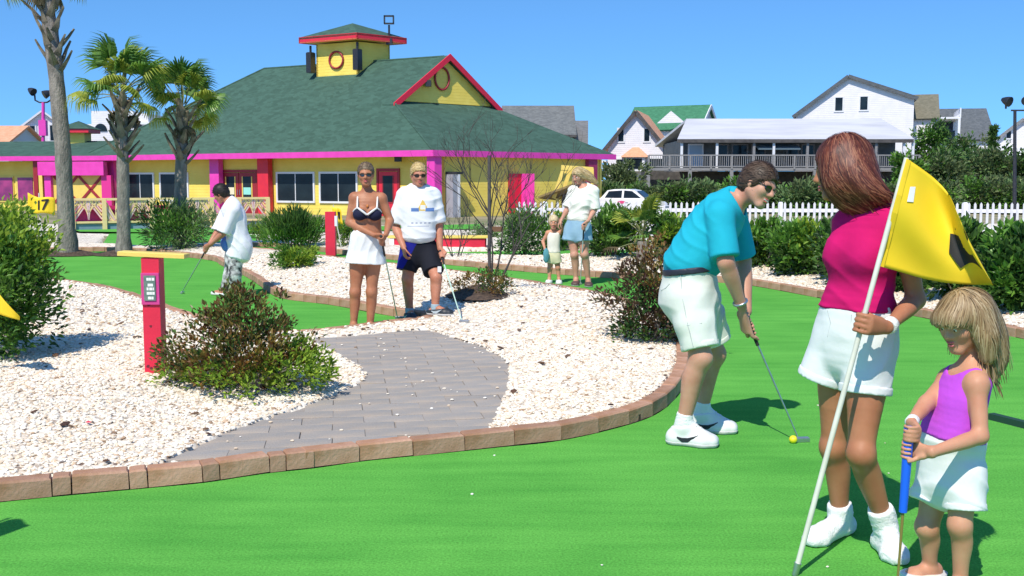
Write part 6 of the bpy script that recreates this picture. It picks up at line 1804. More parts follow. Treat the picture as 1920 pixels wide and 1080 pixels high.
J = dict(hipA=W(1293, 560, 6.02), hipB=W(1307, 556, 6.20), W=W(1293, 494, 6.12), C=W(1333, 432, 6.13), N=W(1374, 376, 6.12), shA=W(1350, 404, 5.95), shB=W(1376, 404, 6.30),
         elA=W(1361, 492, 5.88), wrA=W(1390, 572, 5.97), elB=W(1394, 492, 6.34), wrB=W(1400, 584, 6.14),
         knA=W(1314, 672, 5.93), anA=W(1281, 792, 5.97), knB=W(1340, 664, 6.24), anB=W(1315, 768, 6.29))
toA, toB = G(1342, 838), G(1378, 812)
gol = person('man in a turquoise shirt and white shorts bending over his putt', J['anA'])
s = 1.06; Bd = dict(MALE); Bd.update(wd=.122, hd=.122, cd=.128, cw=.160)
fw = Vector((.9, -.4, 0))
F = Field(); sl = torso_slices(J, s, Bd); F.sect(sl, .03)
F.chain([J['N'], lerp(J['N'], J['shA'], .8)], [.06, .055], .04); F.chain([J['N'], lerp(J['N'], J['shB'], .8)], [.06, .055], .04)
for q in 'AB':
    arm(F, J['sh' + q], J['el' + q], J['wr' + q], Bd, s); leg(F, J['hip' + q], J['kn' + q], J['an' + q], Bd, s, fw)
foot(F, J['anA'], toA, s, 0); foot(F, J['anB'], toB, s, 0); F.cut((0, 0, .006), (0, 0, -1))
S0, S1 = W(1391, 576, 6.05), G(1487, 829); S1.z = .0
sd_ = nv(S1 - S0)
hand_grip(F, J['wrA'], S0 + sd_ * .135, sd_, 1.0, -1, .0115); hand_grip(F, J['wrB'], S0 + sd_ * .055, sd_, 1.0, 1, .0115)
hp, Rm = head(F, W(1422, 347, 6.04), (.66, -.68, -.34), (.40, .02, .9), .238, J['N'], .060)
mk(F, 'body', .0055, SK_FAIR, gol)
face_parts(gol, hp, Rm, .238, eyes=False, smile=True); sunglasses(gol, hp, .238)
HB = hair_mat('brown_hair', [(.035, .020, .012), (.07, .04, .024), (.11, .07, .045), (.05, .028, .016)])
HF = short_hair(hp, Rm, .238, .045, .27, -.28, .03)
fd = np.array(hp(0, .9, .25) - hp(0, 0, 0)); fd /= np.linalg.norm(fd)
hair_build(gol, HF, .006, HB, (900, lambda P: np.tile(fd, (len(P), 1)), 5, .010, .005, .35, lambda P: P[:, 2] > -9))
# polo shirt
F = Field(); sl = torso_slices(J, s, Bd, .004); X0 = sl[3][1]
upper(F, J, s, Bd, [.06, .055], [(lerp(sl[2][0], sl[3][0], .80), sl[3][1], sl[3][2] * 1.0, sl[3][3])] + sl[3:], .82); F.grow(.012)
ft = facing(X0, J['N'] - J['W'])
F.ell(lerp(J['W'], J['C'], .32) + ft * .050, (.14, .15, .115), None, .05)
for q in 'AB':
    e_ = lerp(J['sh' + q], J['el' + q], .86); F.cone(lerp(J['sh' + q], e_, .3), e_, .070, .080, .04, flat=True)
nd = nv(hp(0, 0, -.3) - J['N'])
F.cone(J['N'] + nd * .022, J['N'] + nd * .22, .088, .13, .004, '-', flat0=True)
F.disp(folds(.006, 30, (.75, 0, .65), (.1, 1, 0), .4))
shirt = mk(F, 'polo_shirt', .007, TURQ, gol)
col = Field(); col.cone(J['N'] + nd * .010, J['N'] + nd * .050, .084, .070, .01, flat=True, flat0=True); col.cone(J['N'] + nd * .0, J['N'] + nd * .07, .066, .060, .004, '-'); mk(col, 'collar', .006, TURQ, shirt)
# shorts
F = Field(); slh = torso_slices(J, s, Bd, .020); F.sect([slh[0], slh[1], slh[2], (lerp(slh[2][0], slh[3][0], .58), slh[3][1], slh[3][2] * 1.0, slh[3][3] * .99)], .03, flat1=True)
bk = -ft
F.ell((J['hipA'] + J['hipB']) / 2 + Vector((-.078, .02, .01)), (.12, .165, .145), None, .05)
for q, hem in (('A', W(1313, 652, 5.95)), ('B', W(1337, 640, 6.24))):
    F.chain([J['hip' + q], lerp(J['hip' + q], hem, .5)], [.118, .118], .03); F.cone(lerp(J['hip' + q], hem, .5), hem, .118, .106, .02, flat=True)
F.disp(folds(.006, 26, (.9, .5, -.35), (.2, .3, 1), 1.1)); so = mk(F, 'shorts', .007, CREAMC, gol)
for q, hem in (('A', W(1313, 652, 5.95)), ('B', W(1337, 640, 6.24))): cuff(so, J['hip' + q], hem, .110, .109, CREAMC, .006)
pk_ = MB(); SEAM = M('seam_thread', (.50, .52, .50), rough=.9)
def seam(F, pts, r, root, mat=SEAM, d0=5.4, d1=6.4):
    q = [W(x, y, ray_hit(F, x, y, d0, d1)) for x, y in pts]; MB().tube(q, r, 4).build('seam', mat, root)
seam(F, [(1276, 515), (1280, 560), (1290, 610), (1300, 650)], .0028, so); seam(F, [(1266, 606), (1290, 610), (1316, 606)], .004, so); seam(F, [(1256, 532), (1249, 540), (1240, 545)], .005, so)
# belt, pockets, watch
F = Field(); bc = lerp(slh[2][0], slh[3][0], .64); axn = nv(slh[3][0] - slh[2][0]); F.sect([(bc - axn * .018, slh[3][1], slh[3][2] * 1.035, slh[3][3] * 1.03), (bc + axn * .018, slh[3][1], slh[3][2] * 1.03, slh[3][3] * 1.025)], .004, True, True)
mk(F, 'belt', .006, M('navy_belt', (.02, .02, .035), rough=.5), gol)
def surf_pt(F, p, d):
    lo_, hi_ = 0, .35
    for _ in range(24):
        m = (lo_ + hi_) / 2
        if F.at(np.array([tuple(p + d * m)]))[0] < 0: lo_ = m
        else: hi_ = m
    return p + d * hi_
wt = MB(); wd_ = nv(J['wrA'] - J['elA']); wc = lerp(J['elA'], J['wrA'], .93)
xx = nv(wd_.cross(Vector((0, 1, 0)))); yy = wd_.cross(xx)
wt.tube([wc + (xx * math.cos(t) + yy * math.sin(t)) * .036 for t in [6.2832 * i / 18 for i in range(19)]], .009, 6, caps=False); wo = wt.build('watch', STEEL, gol)
MB().tube([wc - yy * .034, wc - yy * .046], .019, 12).build('watch_face', M('watch_dial', (.10, .13, .13), rough=.2), wo)
for q, to in (('A', toA), ('B', toB)):
    an = J['an' + q]; F = Field(); foot(F, an, to, s, 0, .004); F.cone(an - Z * .02, lerp(an, J['kn' + q], .12) + Z * .01, .046, .047, .02, flat=True); F.cut((0, 0, .01), (0, 0, -1)); F.disp(folds(.003, 160, Z, (1, 0, 0)))
    mk(F, 'sock', .006, WSOCK, gol)
    shoe(gol, an - Z * .028, to, s * 1.08, 0, SHOEW, .0055, M('shoe_mark_black', (.02, .02, .03), rough=.5), side=-1)
putter('putter held by the man in turquoise, its blade behind the yellow ball', S0, S1 + Vector((.03, 0, 0)), .24, GRIPB, headdir=(1, .1, 0), hl=.085)
bl = G(1487, 831); bo = MB(); bo.ball(bl + Z * .022, .0235, 20, 14); bo.build('golf_ball', M('yellow_ball', (.85, .72, .02), rough=.3, bump=.3, bscale=260), origin=bl, label='bright yellow golf ball at the putter of the man in turquoise', cat='golf ball')

# ---------------------------------------------------------------- red-haired woman with the flag
MAGT = cloth('magenta_knit', (.58, .007, .135), (.52, .006, .115), bump=.3, bscale=30)
J = dict(hipA=W(1574, 640, 4.31), hipB=W(1632, 642, 4.19), W=W(1612, 545, 4.25), C=W(1624, 462, 4.25), N=W(1632, 392, 4.27), shA=W(1582, 420, 4.375), shB=W(1690, 428, 4.13),
         elA=W(1612, 525, 4.52), wrA=W(1640, 610, 4.46), elB=W(1717, 562, 4.17), wrB=W(1664, 614, 3.99), knA=W(1563, 838, 4.34), anA=W(1577, 978, 4.42), knB=W(1614, 850, 4.10), anB=W(1661, 985, 4.20))
toA, toB = G(1516, 1026), G(1688, 1062)
wom = person('red-haired woman in a magenta top holding the pole of the yellow flag', J['anB']); s = .97
Bd = dict(FEM)
pb_, pt_ = G(1490, 1079), W(1700, 296, 3.98)
def pole_at(py):
    lo_, hi_ = 0., 1.
    for _ in range(30):
        m = (lo_ + hi_) / 2; q = lerp(pb_, pt_, m)
        # picture row of the point
        c, s_ = math.cos(PITCH), math.sin(PITCH); dz = q.z - CAMH; depth = q.y * c - dz * s_; y_ = 540 - F_PX * (dz * c + q.y * s_) / depth
        if y_ > py: lo_ = m
        else: hi_ = m
    return lerp(pb_, pt_, lo_)
F = Field(); sl = torso_slices(J, s, Bd); F.sect(sl, .03)
F.chain([J['N'], lerp(J['N'], J['shA'], .85)], [.052, .046], .04); F.chain([J['N'], lerp(J['N'], J['shB'], .85)], [.052, .046], .04)
fwA = nv(Vector((toA.x - J['anA'].x, toA.y - J['anA'].y, 0))); fwB = nv(Vector((-.2, -1, 0)))
for q, fw in (('A', fwA), ('B', fwB)):
    arm(F, J['sh' + q], J['el' + q], J['wr' + q], Bd, s); leg(F, J['hip' + q], J['kn' + q], J['an' + q], Bd, s, fw)
foot(F, J['anA'], toA, s, 0); foot(F, J['anB'], toB, s, 0); F.cut((0, 0, .006), (0, 0, -1))
pax = nv(pt_ - pb_)
hand_grip(F, J['wrB'], pole_at(606), pax, .96, 1, .0135, thumb_along=False)
hand_relaxed(F, J['wrA'], (.2, 0, -1), (0, -1, 0), (-1, 0, 0), .95)
hp, Rm = head(F, W(1577, 320, 4.28), (-.92, .28, -.14), (.08, 0, 1), .222, J['N'], .050, fem=True)
mk(F, 'body', .0055, SK_TAN, wom); face_parts(wom, hp, Rm, .222)
# sleeveless top
ft = facing(nv(J['shB'] - J['shA']), Z)
F = Field(); sl = torso_slices(J, s, Bd, .011); c0 = lerp(sl[2][0], sl[3][0], .30)
F.sect([(c0, sl[3][1], sl[3][2] * 1.26, sl[3][3] * 1.24), (sl[3][0], sl[3][1], sl[3][2] * 1.04, sl[3][3] * 1.05)] + sl[4:], .03, flat0=True)
XS = nv(J['shB'] - J['shA'])
for o in (-1, 1): F.ell(J['C'] + ft * .070 * s + XS * (o * .058) - Z * .035, (.072, .070, .070), None, .06)
for q in 'AB': F.cone(J['N'], lerp(J['N'], J['sh' + q], .72), .066, .060, .04); F.ell(lerp(J['C'], J['sh' + q], .62), (.066, .066, .08), None, .04)
F.cone(J['N'] - Z * .02, J['N'] + nv(hp(0, -.1, -.3) - J['N']) * .055, .066, .060, .02, flat=True)
F.disp(folds(.0035, 34, (.35, .2, 1), (1, .3, 0), 2.0)); mk(F, 'sleeveless_top', .0065, MAGT, wom)
# shorts
WSH = cloth('white_denim', (.76, .77, .76), (.70, .71, .70), bump=.35, bscale=24)
F = Field(); slh = torso_slices(J, s, Bd, .014); F.sect([slh[0], slh[1], slh[2], (lerp(slh[2][0], slh[3][0], .40), slh[3][1], slh[3][2] * 1.03, slh[3][3] * 1.03)], .03, flat1=True)
for q, hem in (('A', W(1541, 712, 4.33)), ('B', W(1622, 736, 4.16))):
    F.cone(J['hip' + q] + Z * .03, hem, .106, .100 if q == 'A' else .098, .014, flat=True)
F.disp(folds(.006, 27, (.9, .2, -.5), (.3, -.4, 1), .7))
sho = mk(F, 'shorts', .0065, WSH, wom)
for q, hem in (('A', W(1541, 712, 4.33)), ('B', W(1622, 736, 4.16))): cuff(sho, J['hip' + q] + Z * .03, hem, .103, .103, WSH, .006)
seam(F, [(1597, 590), (1594, 630), (1588, 680)], .0026, sho, d0=3.8, d1=4.6); seam(F, [(1552, 582), (1558, 606), (1552, 632)], .0028, sho, d0=3.8, d1=4.6); seam(F, [(1582, 655), (1612, 650), (1634, 655)], .002, sho, d0=3.8, d1=4.6)
# stitching: hem band and pocket line
F2 = Field(); wbc = lerp(slh[2][0], slh[3][0], .36); F2.sect([(wbc - Z * .018, slh[3][1], slh[3][2] * 1.075, slh[3][3] * 1.075), (wbc + Z * .014, slh[3][1], slh[3][2] * 1.07, slh[3][3] * 1.07)], .004, True, True); mk(F2, 'waistband', .006, WSH, sho)
for q, to in (('A', toA), ('B', toB)):
    an = J['an' + q]; F = Field(); foot(F, an, to, s * 1.03, 0, .006, 1.05); F.chain([an - Z * .02, lerp(an, J['kn' + q], .14)], [.045, .049], .02); F.cone(lerp(an, J['kn' + q], .13), lerp(an, J['kn' + q], .24), .049, .051, .02, flat=True)
    F.cut((0, 0, .003), (0, 0, -1)); F.disp(folds(.0028, 130, (0, .3, 1), (1, 0, 0), .6)); mk(F, 'sock', .0055, WSOCK, wom)
wb = MB(); a_ = lerp(J['elB'], J['wrB'], .90); d_ = nv(J['wrB'] - J['elB']); wb.tube([a_ - d_ * .012, a_ - d_ * .010, a_ + d_ * .020, a_ + d_ * .022], [.028, .0315, .0315, .028], 16); wb.build('wristband', WSOCK, wom)
# hair: a bob blown towards the right
HRED = hair_mat('auburn_hair', [(.040, .010, .008), (.10, .024, .016), (.20, .055, .030), (.065, .014, .011), (.32, .13, .07), (.13, .03, .02)])
F = Field(); hc = W(1592, 302, 4.28)
F.ell(hp(0, -.06, .15), [.40 * .222, .47 * .222, .41 * .222], Rm, .02)
Lh = [(W(1586, 298, 4.28), .104), (W(1594, 335, 4.27), .103), (W(1608, 362, 4.25), .084), (W(1624, 380, 4.22), .048)]
for (a, ra), (b, rb) in zip(Lh, Lh[1:]): F.cone(a, b, ra, rb, .03)
F.chain([W(1600, 330, 4.22), W(1626, 354, 4.18), W(1662, 369, 4.15)], [.088, .060, .020], .03)
F.chain([W(1566, 300, 4.24), W(1567, 345, 4.22), W(1584, 380, 4.22)], [.052, .048, .026], .03)
F.ell(hp(.0, .50, -.14), [.30 * .222, .24 * .222, .42 * .222], Rm, .02, '-')
fdir = np.array([.34, -.02, -1.0]); swirl = np.array(hc)
def hf(P): 
    q = P - swirl; down = np.clip((-q[:, 2] + .02) / .14, 0, 1)[:, None]
    return np.array([[.10, -.10, -1.0]]) * (1 - down) + np.array([[.85, .02, -.62]]) * down
hair_build(wom, F, .0065, HRED, (4200, hf, 9, .017, .0036, .17, lambda P: P[:, 2] > 0, .09))
# the flag she holds
flg = empty('golf_flag', pb_, 'big yellow flag with a black numeral on a pale pole held by the red-haired woman', 'flag')
MB().tube([pb_ + pax * .03, pt_], [.0105, .0095], 12).build('pole', POLE, flg)
MB().tube([pb_, pb_ + pax * .05], [.0115, .014], 12).build('ferrule', STEEL, flg)
rows = [((1700, 297), (1646, 498)), ((1728, 316), (1688, 510)), ((1756, 338), (1730, 522)), ((1780, 366), (1772, 530)), ((1797, 404), (1806, 533)), ((1818, 452), (1834, 534)), ((1862, 534), (1863, 535))]
def fng(u, v):
    x = u * (len(rows) - 1); i = min(int(x), len(rows) - 2); f = x - i
    def P(k, e): return Vector(rows[max(0, min(k, len(rows) - 1))][e] + (0,))
    def cr(e):
        p0, p1, p2, p3 = P(i - 1, e), P(i, e), P(i + 1, e), P(i + 2, e)
        return .5 * (2 * p1 + (p2 - p0) * f + (2 * p0 - 5 * p1 + 4 * p2 - p3) * f * f + (3 * p1 - p0 - 3 * p2 + p3) * f ** 3)
    q = cr(1).lerp(cr(0), v)
    dd_ = 3.965 + .07 * math.sin(u * 5.2 + .4) * u + .018 * math.sin(u * 9 + v * 5) * (.4 + u) - .06 * u * v + .012 * math.sin(v * 8 + u * 4)
    return W(q.x, q.y, dd_)
a, b = cloth_grid(fng, 40, 26); MB().add(a, b, sm=True).build('flag_cloth', FLAGY, flg)
sw = MB(); a, b = patch_on(fng, [(.0, .0), (.055, .0), (.055, 1), (.0, 1)], .004, 6); sw.add(a, b, sm=True); sw.build('pole_sleeve', M('flag_hem', (.80, .54, .012), rough=.7), flg)
def uv_of(px, py):
    best = None
    for i in range(61):
        for j in range(61):
            u, v = i / 60, j / 60; q = fng(u, v); dz = q.z - CAMH; c, s_ = math.cos(PITCH), math.sin(PITCH); dp = q.y * c - dz * s_
            X_, Y_ = 960 + F_PX * q.x / dp, 540 - F_PX * (dz * c + q.y * s_) / dp; e_ = (X_ - px) ** 2 + (Y_ - py) ** 2
            if best is None or e_ < best[0]: best = (e_, u, v)
    for st in (1 / 120, 1 / 240, 1 / 480, 1 / 900):
        for _ in range(4):
            for du, dv in ((st, 0), (-st, 0), (0, st), (0, -st)):
                u, v = min(max(best[1] + du, 0), 1), min(max(best[2] + dv, 0), 1); q = fng(u, v); dz = q.z - CAMH; dp = q.y * c - dz * s_
                X_, Y_ = 960 + F_PX * q.x / dp, 540 - F_PX * (dz * c + q.y * s_) / dp; e_ = (X_ - px) ** 2 + (Y_ - py) ** 2
                if e_ < best[0]: best = (e_, u, v)
    return best[1:]
for uv in ([(.60, .90), (.65, .95), (.80, .93), (.79, .84), (.58, .68)], [(.52, .58), (.68, .69), (.69, .56), (.80, .68), (.90, .58), (.64, .22), (.515, .36)]):
    a, b = patch_on(fng, uv, .008, 12); MB().add(a, b, sm=True).build('numeral', INK, flg)
uv = [uv_of(*p) for p in ((1706, 350), (1716, 350), (1712, 379), (1700, 378))]; a, b = patch_on(fng, uv, .004, 4); MB().add(a, b, sm=True).build('white_label', WHT, flg)

# ---------------------------------------------------------------- little girl with the blue putter
d0 = 3.85
J = dict(hipA=W(1762, 895, 3.90), hipB=W(1806, 897, 3.80), W=W(1786, 815, 3.86), C=W(1800, 750, 3.86), N=W(1824, 688, 3.87), shA=W(1778, 712, 3.95), shB=W(1832, 722, 3.76),
         elA=W(1737, 756, 3.86), wrA=W(1709, 792, 3.74), elB=W(1838, 818, 3.70), wrB=W(1748, 848, 3.62), knA=W(1738, 988, 3.88), anA=W(1744, 1066, 3.93), knB=W(1800, 985, 3.76), anB=W(1801, 1092, 3.80))
gir = person('little blonde girl in a purple sleeveless top and white shorts with a blue putter', J['anB']); s = .66; Bd = dict(KID); Bd.update(ww=.165, wd=.138, hw=.172, hd=.142, cw=.158, cd=.118)
Ff = Vector((-.9, -.42, 0)); toA, toB = J['anA'] + Ff * .12, J['anB'] + Vector((-.6, -.8, 0)) * .12
F = Field(); sl = torso_slices(J, s, Bd); F.sect(sl, .025)
F.chain([J['N'], lerp(J['N'], J['shA'], .85)], [.036, .032], .03); F.chain([J['N'], lerp(J['N'], J['shB'], .85)], [.036, .032], .03)
for q in 'AB':
    arm(F, J['sh' + q], J['el' + q], J['wr' + q], Bd, s * 1.06, .02); leg(F, J['hip' + q], J['kn' + q], J['an' + q], Bd, s * 1.02, Ff, .025)
foot(F, J['anA'], toA, s, 0); foot(F, J['anB'], toB, s, 0); F.cut((0, 0, .006), (0, 0, -1))
g0_, g1_ = W(1705, 800, 3.66), W(1693, 960, 3.66); ga = nv(g1_ - g0_); tipg = g0_ + ga * ((g0_.z - .02) / -ga.z)
hand_grip(F, J['wrA'], W(1706, 812, 3.66), ga, .74, -1, .0125, False); hand_grip(F, J['wrB'], W(1704, 845, 3.66), ga, .74, 1, .0125, False)
hp, Rm = head(F, W(1806, 604, 3.86), (-.86, -.40, -.30), (-.06, 0, 1), .205, J['N'], .037, child=True)
mk(F, 'body', .005, SK_GIRL, gir); face_parts(gir, hp, Rm, .205)
PURP = cloth('purple_cotton', (.52, .08, .62), (.46, .07, .56), bump=.3, bscale=40)
F = Field(); sl = torso_slices(J, s, Bd, .008); ft = facing(nv(J['shB'] - J['shA']), Z)
F.sect([(lerp(sl[2][0], sl[3][0], .9), sl[3][1], sl[3][2] * 1.08, sl[3][3] * 1.08)] + sl[4:7], .025, flat0=True)
for q in 'AB': F.cone(lerp(J['C'], J['sh' + q], .45), lerp(J['N'], J['sh' + q], .62) + Z * .004, .046, .036, .03)
F.ell(J['N'] + ft * .03 + Z * .01, (.062, .062, .075), None, .01, '-'); F.disp(folds(.0028, 48, (.6, .1, 1), (1, 0, 0), .3)); mk(F, 'tank_top', .005, PURP, gir)
# bright lining showing in the armhole
mtl = [M('orange_cloth', (.85, .42, .03), rough=.8), M('blue_cloth', (.12, .25, .65), rough=.8), M('lime_cloth', (.45, .7, .15), rough=.8)]
dh = ray_hit(F, 1798, 742, 3.4, 4.0); F = Field(); F.ell(W(1809, 745, dh + .004), (.015, .015, .030), None, .01)
mk(F, 'undershirt', .004, mtl, gir, lambda Cn: np.where((Cn[:, 2] * 110 + Cn[:, 0] * 60).astype(int) % 4 == 0, 1, np.where((Cn[:, 2] * 110 + Cn[:, 0] * 60).astype(int) % 4 == 1, 2, 0)))
F = Field(); slh = torso_slices(J, s, Bd, .012); F.sect([slh[0], slh[1], slh[2], (lerp(slh[2][0], slh[3][0], .85), slh[3][1], slh[3][2] * 1.05, slh[3][3] * 1.05)], .03, flat1=True)
for q, hem in (('A', W(1743, 942, 3.88)), ('B', W(1808, 954, 3.77))): F.cone(J['hip' + q] + Z * .02, hem, .080, .074, .014, flat=True)
F.disp(folds(.0055, 36, (.75, .2, .75), (1, 0, -.6), 1.8)); gs = mk(F, 'shorts', .0055, WSH, gir)
for q, hem in (('A', W(1743, 942, 3.88)), ('B', W(1808, 954, 3.77))): cuff(gs, J['hip' + q] + Z * .02, hem, .077, .077, WSH, .005, .022)
for q, to in (('A', toA), ('B', toB)): shoe(gir, J['an' + q] - Z * .02, to, s * 1.1, 0, SHOEW, .006)
wb = MB(); a_ = lerp(J['elA'], J['wrA'], .93); d_ = nv(J['wrA'] - J['elA']); wb.tube([a_ - d_ * .012, a_ - d_ * .010, a_ + d_ * .016, a_ + d_ * .018], [.019, .0235, .0235, .019], 14); wb.build('wristband', WSOCK, gir)
HBL = hair_mat('dark_blonde_hair', [(.17, .10, .045), (.29, .19, .09), (.42, .30, .16), (.23, .14, .065), (.52, .40, .24)])
F = Field(); F.ell(hp(0, -.05, .16), [.40 * .205, .47 * .205, .41 * .205], Rm, .02)
F.chain([hp(-.02, -.22, .1), W(1850, 625, 3.88), W(1860, 670, 3.88), W(1862, 696, 3.88)], [.088, .066, .052, .026], .03)
F.chain([hp(.20, -.10, .12), W(1848, 630, 3.80), W(1853, 668, 3.80)], [.055, .044, .026], .03)
F.chain([hp(-.22, .02, .1), hp(-.25, -.05, -.25), hp(-.2, -.2, -.5)], [.05, .045, .025], .03)
F.ell(hp(0, .37, .16), [.30 * .205, .16 * .205, .20 * .205], Rm, .03)
F.ell(hp(.06, .50, -.30), [.42 * .205, .42 * .205, .38 * .205], Rm, .012, '-')
cen = np.array(hp(0, -.1, .45)); fvec = np.array(nv(hp(0, 1, 0) - hp(0, 0, 0))); bvec = np.array([.35, .0, -1.])
def hfg(P):
    q = (P - cen) @ fvec; front = np.clip((q - .02) / .05, 0, 1)[:, None]
    return (fvec[None] * .5 + np.array([[0, 0, -1.]])) * front + bvec[None] * (1 - front)
F.stop = lambda P: (((P - cen) @ fvec) > .062) & (P[:, 2] < hp(0, 0, .01).z + .006 * np.sin(P[:, 0] * 300))
hair_build(gir, F, .006, HBL, (3800, hfg, 9, .015, .0032, .09, lambda P: P[:, 2] > 0, .06))
putter('short putter with a thick blue grip held by the little girl', g0_, tipg, (g1_ - g0_).length, M('blue_grip', (.01, .12, .75), rough=.45), rgrip=.0165, headdir=(1, -.2, 0), shaft_mat=M('amber_shaft', (.22, .17, .05), rough=.3), hl=.09)

# ---------------------------------------------------------------- woman in the bikini top
d = 10.56
J = dict(hipA=W(673, 466, d), hipB=W(700, 466, d + .02), W=W(692, 424, d), C=W(689, 393, d), N=W(689, 364, d + .02), shA=W(664, 371, d), shB=W(716, 372, d + .03), elA=W(655, 417, d), wrA=W(702, 441, d - .17), elB=W(731, 414, d + .02), wrB=W(724, 440, d - .15),
         knA=W(666, 548, d - .02), anA=W(663, 609, d), knB=W(697, 547, d), anB=W(694, 609, d + .04))
toA, toB = G(664, 626), G(700, 624)
bik = person('woman in a navy and white bikini top and white skirt standing by the path', J['anA']); s = .985; Bd = FEM
F = Field(); sl = torso_slices(J, s, Bd); F.sect(sl, .03); XS = nv(J['shB'] - J['shA']); ft = facing(XS, Z)
for o in (-1, 1): F.ell(J['C'] + ft * .085 + XS * (o * .07) - Z * .04, (.062, .06, .062), None, .03)
for q in 'AB':
    F.chain([J['N'], lerp(J['N'], J['sh' + q], .85)], [.05, .044], .04); arm(F, J['sh' + q], J['el' + q], J['wr' + q], Bd, s * 1.08); leg(F, J['hip' + q], J['kn' + q], J['an' + q], Bd, s, (0, -1, 0))
foot(F, J['anA'], toA, s, 0); foot(F, J['anB'], toB, s, 0); F.cut((0, 0, .005), (0, 0, -1))
c0_, c1_ = W(714, 442, d - .26), G(745, 598); ca_ = nv(c1_ - c0_)
hand_grip(F, J['wrA'], c0_ + ca_ * .05, ca_, .95, -1); hand_grip(F, J['wrB'], c0_ + ca_ * .10, ca_, .95, 1)
hp, Rm = head(F, W(686, 327, d - .02), (.10, -1, -.06), Z, .222, J['N'], .049, fem=True)
mk(F, 'body', .0065, SK_TAN, bik); face_parts(bik, hp, Rm, .222, eyes=False); sunglasses(bik, hp, .222)
HDB = hair_mat('ash_blonde_hair', [(.07, .045, .028), (.14, .09, .055), (.24, .17, .10), (.10, .065, .04)])
F = short_hair(hp, Rm, .222, .025, .27, -.16, .02); hair_build(bik, F, .007, HDB, (500, lambda P: np.tile(np.array([[0, 1, -.2]]), (len(P), 1)), 5, .013, .006, .3, lambda P: P[:, 2] > 0))
NAVY = cloth('navy_swimwear', (.016, .018, .045), bump=.1)
WTRIM = cloth('white_trim', (.78, .76, .72), bump=.1)
F = Field()
for o in (-1, 1): F.ell(J['C'] + ft * .090 + XS * (o * .072) - Z * .045, (.070, .066, .062), None, .012)
sl2 = torso_slices(J, s, Bd, .006); F.sect([(J['C'] - Z * .085, XS, sl2[5][2] * .97, sl2[5][3]), (J['C'] - Z * .06, XS, sl2[5][2] * .98, sl2[5][3])], .01, True, True)
bt = mk(F, 'bikini_top', .0065, NAVY, bik)
for o, q in ((-1, 'A'), (1, 'B')):
    ctr_ = J['C'] + ft * .150 - Z * .045; tp = J['C'] + ft * .130 + XS * (o * .095) + Z * .022; sh_ = lerp(J['N'], J['sh' + q], .72) + Z * .040; bk_ = lerp(J['N'], J['sh' + q], .7) - ft * .05
    MB().tube([ctr_ + XS * (o * .004), ctr_.lerp(tp, .5) + ft * .020, tp], [.010, .011, .009], 8).build('trim', WTRIM, bt)
    MB().tube([tp, tp.lerp(sh_, .5) + ft * .030, sh_, bk_], [.009, .008, .008, .008], 8).build('strap', WTRIM, bt)
    sd2 = J['C'] + ft * .085 + XS * (o * .138) - Z * .02; MB().tube([tp, tp.lerp(sd2, .5) + XS * (o * .006) + ft * .006, sd2], [.008, .007, .006], 8).build('trim', WTRIM, bt)
MB().ball(J['N'] + ft * .125 - Z * .115, (.012, .008, .016), 10, 8).build('pendant', M('amber_pendant', (.6, .2, .04), rough=.3), bik)
F = Field(); slh = torso_slices(J, s, Bd, .014); hm = W(685, 494, d + .01)
F.sect([(hm, slh[1][1], .208, .160), slh[1], slh[2], (lerp(slh[2][0], slh[3][0], .55), slh[3][1], slh[3][2] * 1.1, slh[3][3] * 1.08)], .03, True, True, sub=1)
F.disp(folds(.006, 36, (1, .3, .25), (0, 0, 1), .5)); mk(F, 'skirt', .008, WSH, bik)
putter('putter with dark grip held in both hands by the woman in the bikini top', c0_, c1_, .34, GRIPB, rshaft=.007, headdir=(1, 0, 0), shaft_mat=M('pale_green_shaft', (.42, .58, .50), rough=.35))

# ---------------------------------------------------------------- blond man in the white T-shirt
d = 11.4
J = dict(hipA=W(771, 472, d), hipB=W(801, 472, d + .03), W=W(785, 430, d), C=W(785, 388, d), N=W(786, 352, d + .03), shA=W(757, 365, d), shB=W(814, 366, d + .06), elA=W(741, 424, d + .02), wrA=W(757, 464, d - .14), elB=W(822, 424, d + .06), wrB=W(825, 466, d - .04),
         knA=W(764, 523, d - .06), anA=W(768, 584, d), knB=W(818, 521, d - .24), anB=W(816, 577, d - .27))
toA = G(776, 604); zB = .09; toB = J['anB'] + Vector((.175, -.06, 0))
man = person('blond man in white T-shirt and black shorts with one foot on the stones', J['anA']); s = 1.02; Bd = dict(MALE); Bd.update(wd=.13, ww=.158)
F = Field(); F.sect(torso_slices(J, s, Bd), .03); XS = nv(J['shB'] - J['shA']); ft = facing(XS, Z)
for q in 'AB':
    F.chain([J['N'], lerp(J['N'], J['sh' + q], .85)], [.06, .054], .04); arm(F, J['sh' + q], J['el' + q], J['wr' + q], Bd, s * 1.05); leg(F, J['hip' + q], J['kn' + q], J['an' + q], Bd, s, (.2, -1, 0))
foot(F, J['anA'], toA, s, 0); foot(F, J['anB'], toB, s, zB)
hand_relaxed(F, J['wrA'], (.15, -.25, -1), (.8, .3, 0), (.1, -1, 0), 1.0, .75)
c0_, c1_ = W(825, 470, d - .10), on(866, 605); ca_ = nv(c1_ - c0_); hand_grip(F, J['wrB'], c0_ + ca_ * .08, ca_, 1.0, -1)
hp, Rm = head(F, W(785, 328, d - .03), (.26, -.95, -.10), Z, .236, J['N'], .060)
mk(F, 'body', .0068, skin('skin_sunburnt', (.54, .24, .15), (.48, .20, .12)), man); face_parts(man, hp, Rm, .236, eyes=False); sunglasses(man, hp, .236)
HBLD = hair_mat('blond_hair', [(.50, .35, .14), (.66, .50, .24), (.42, .28, .10)])
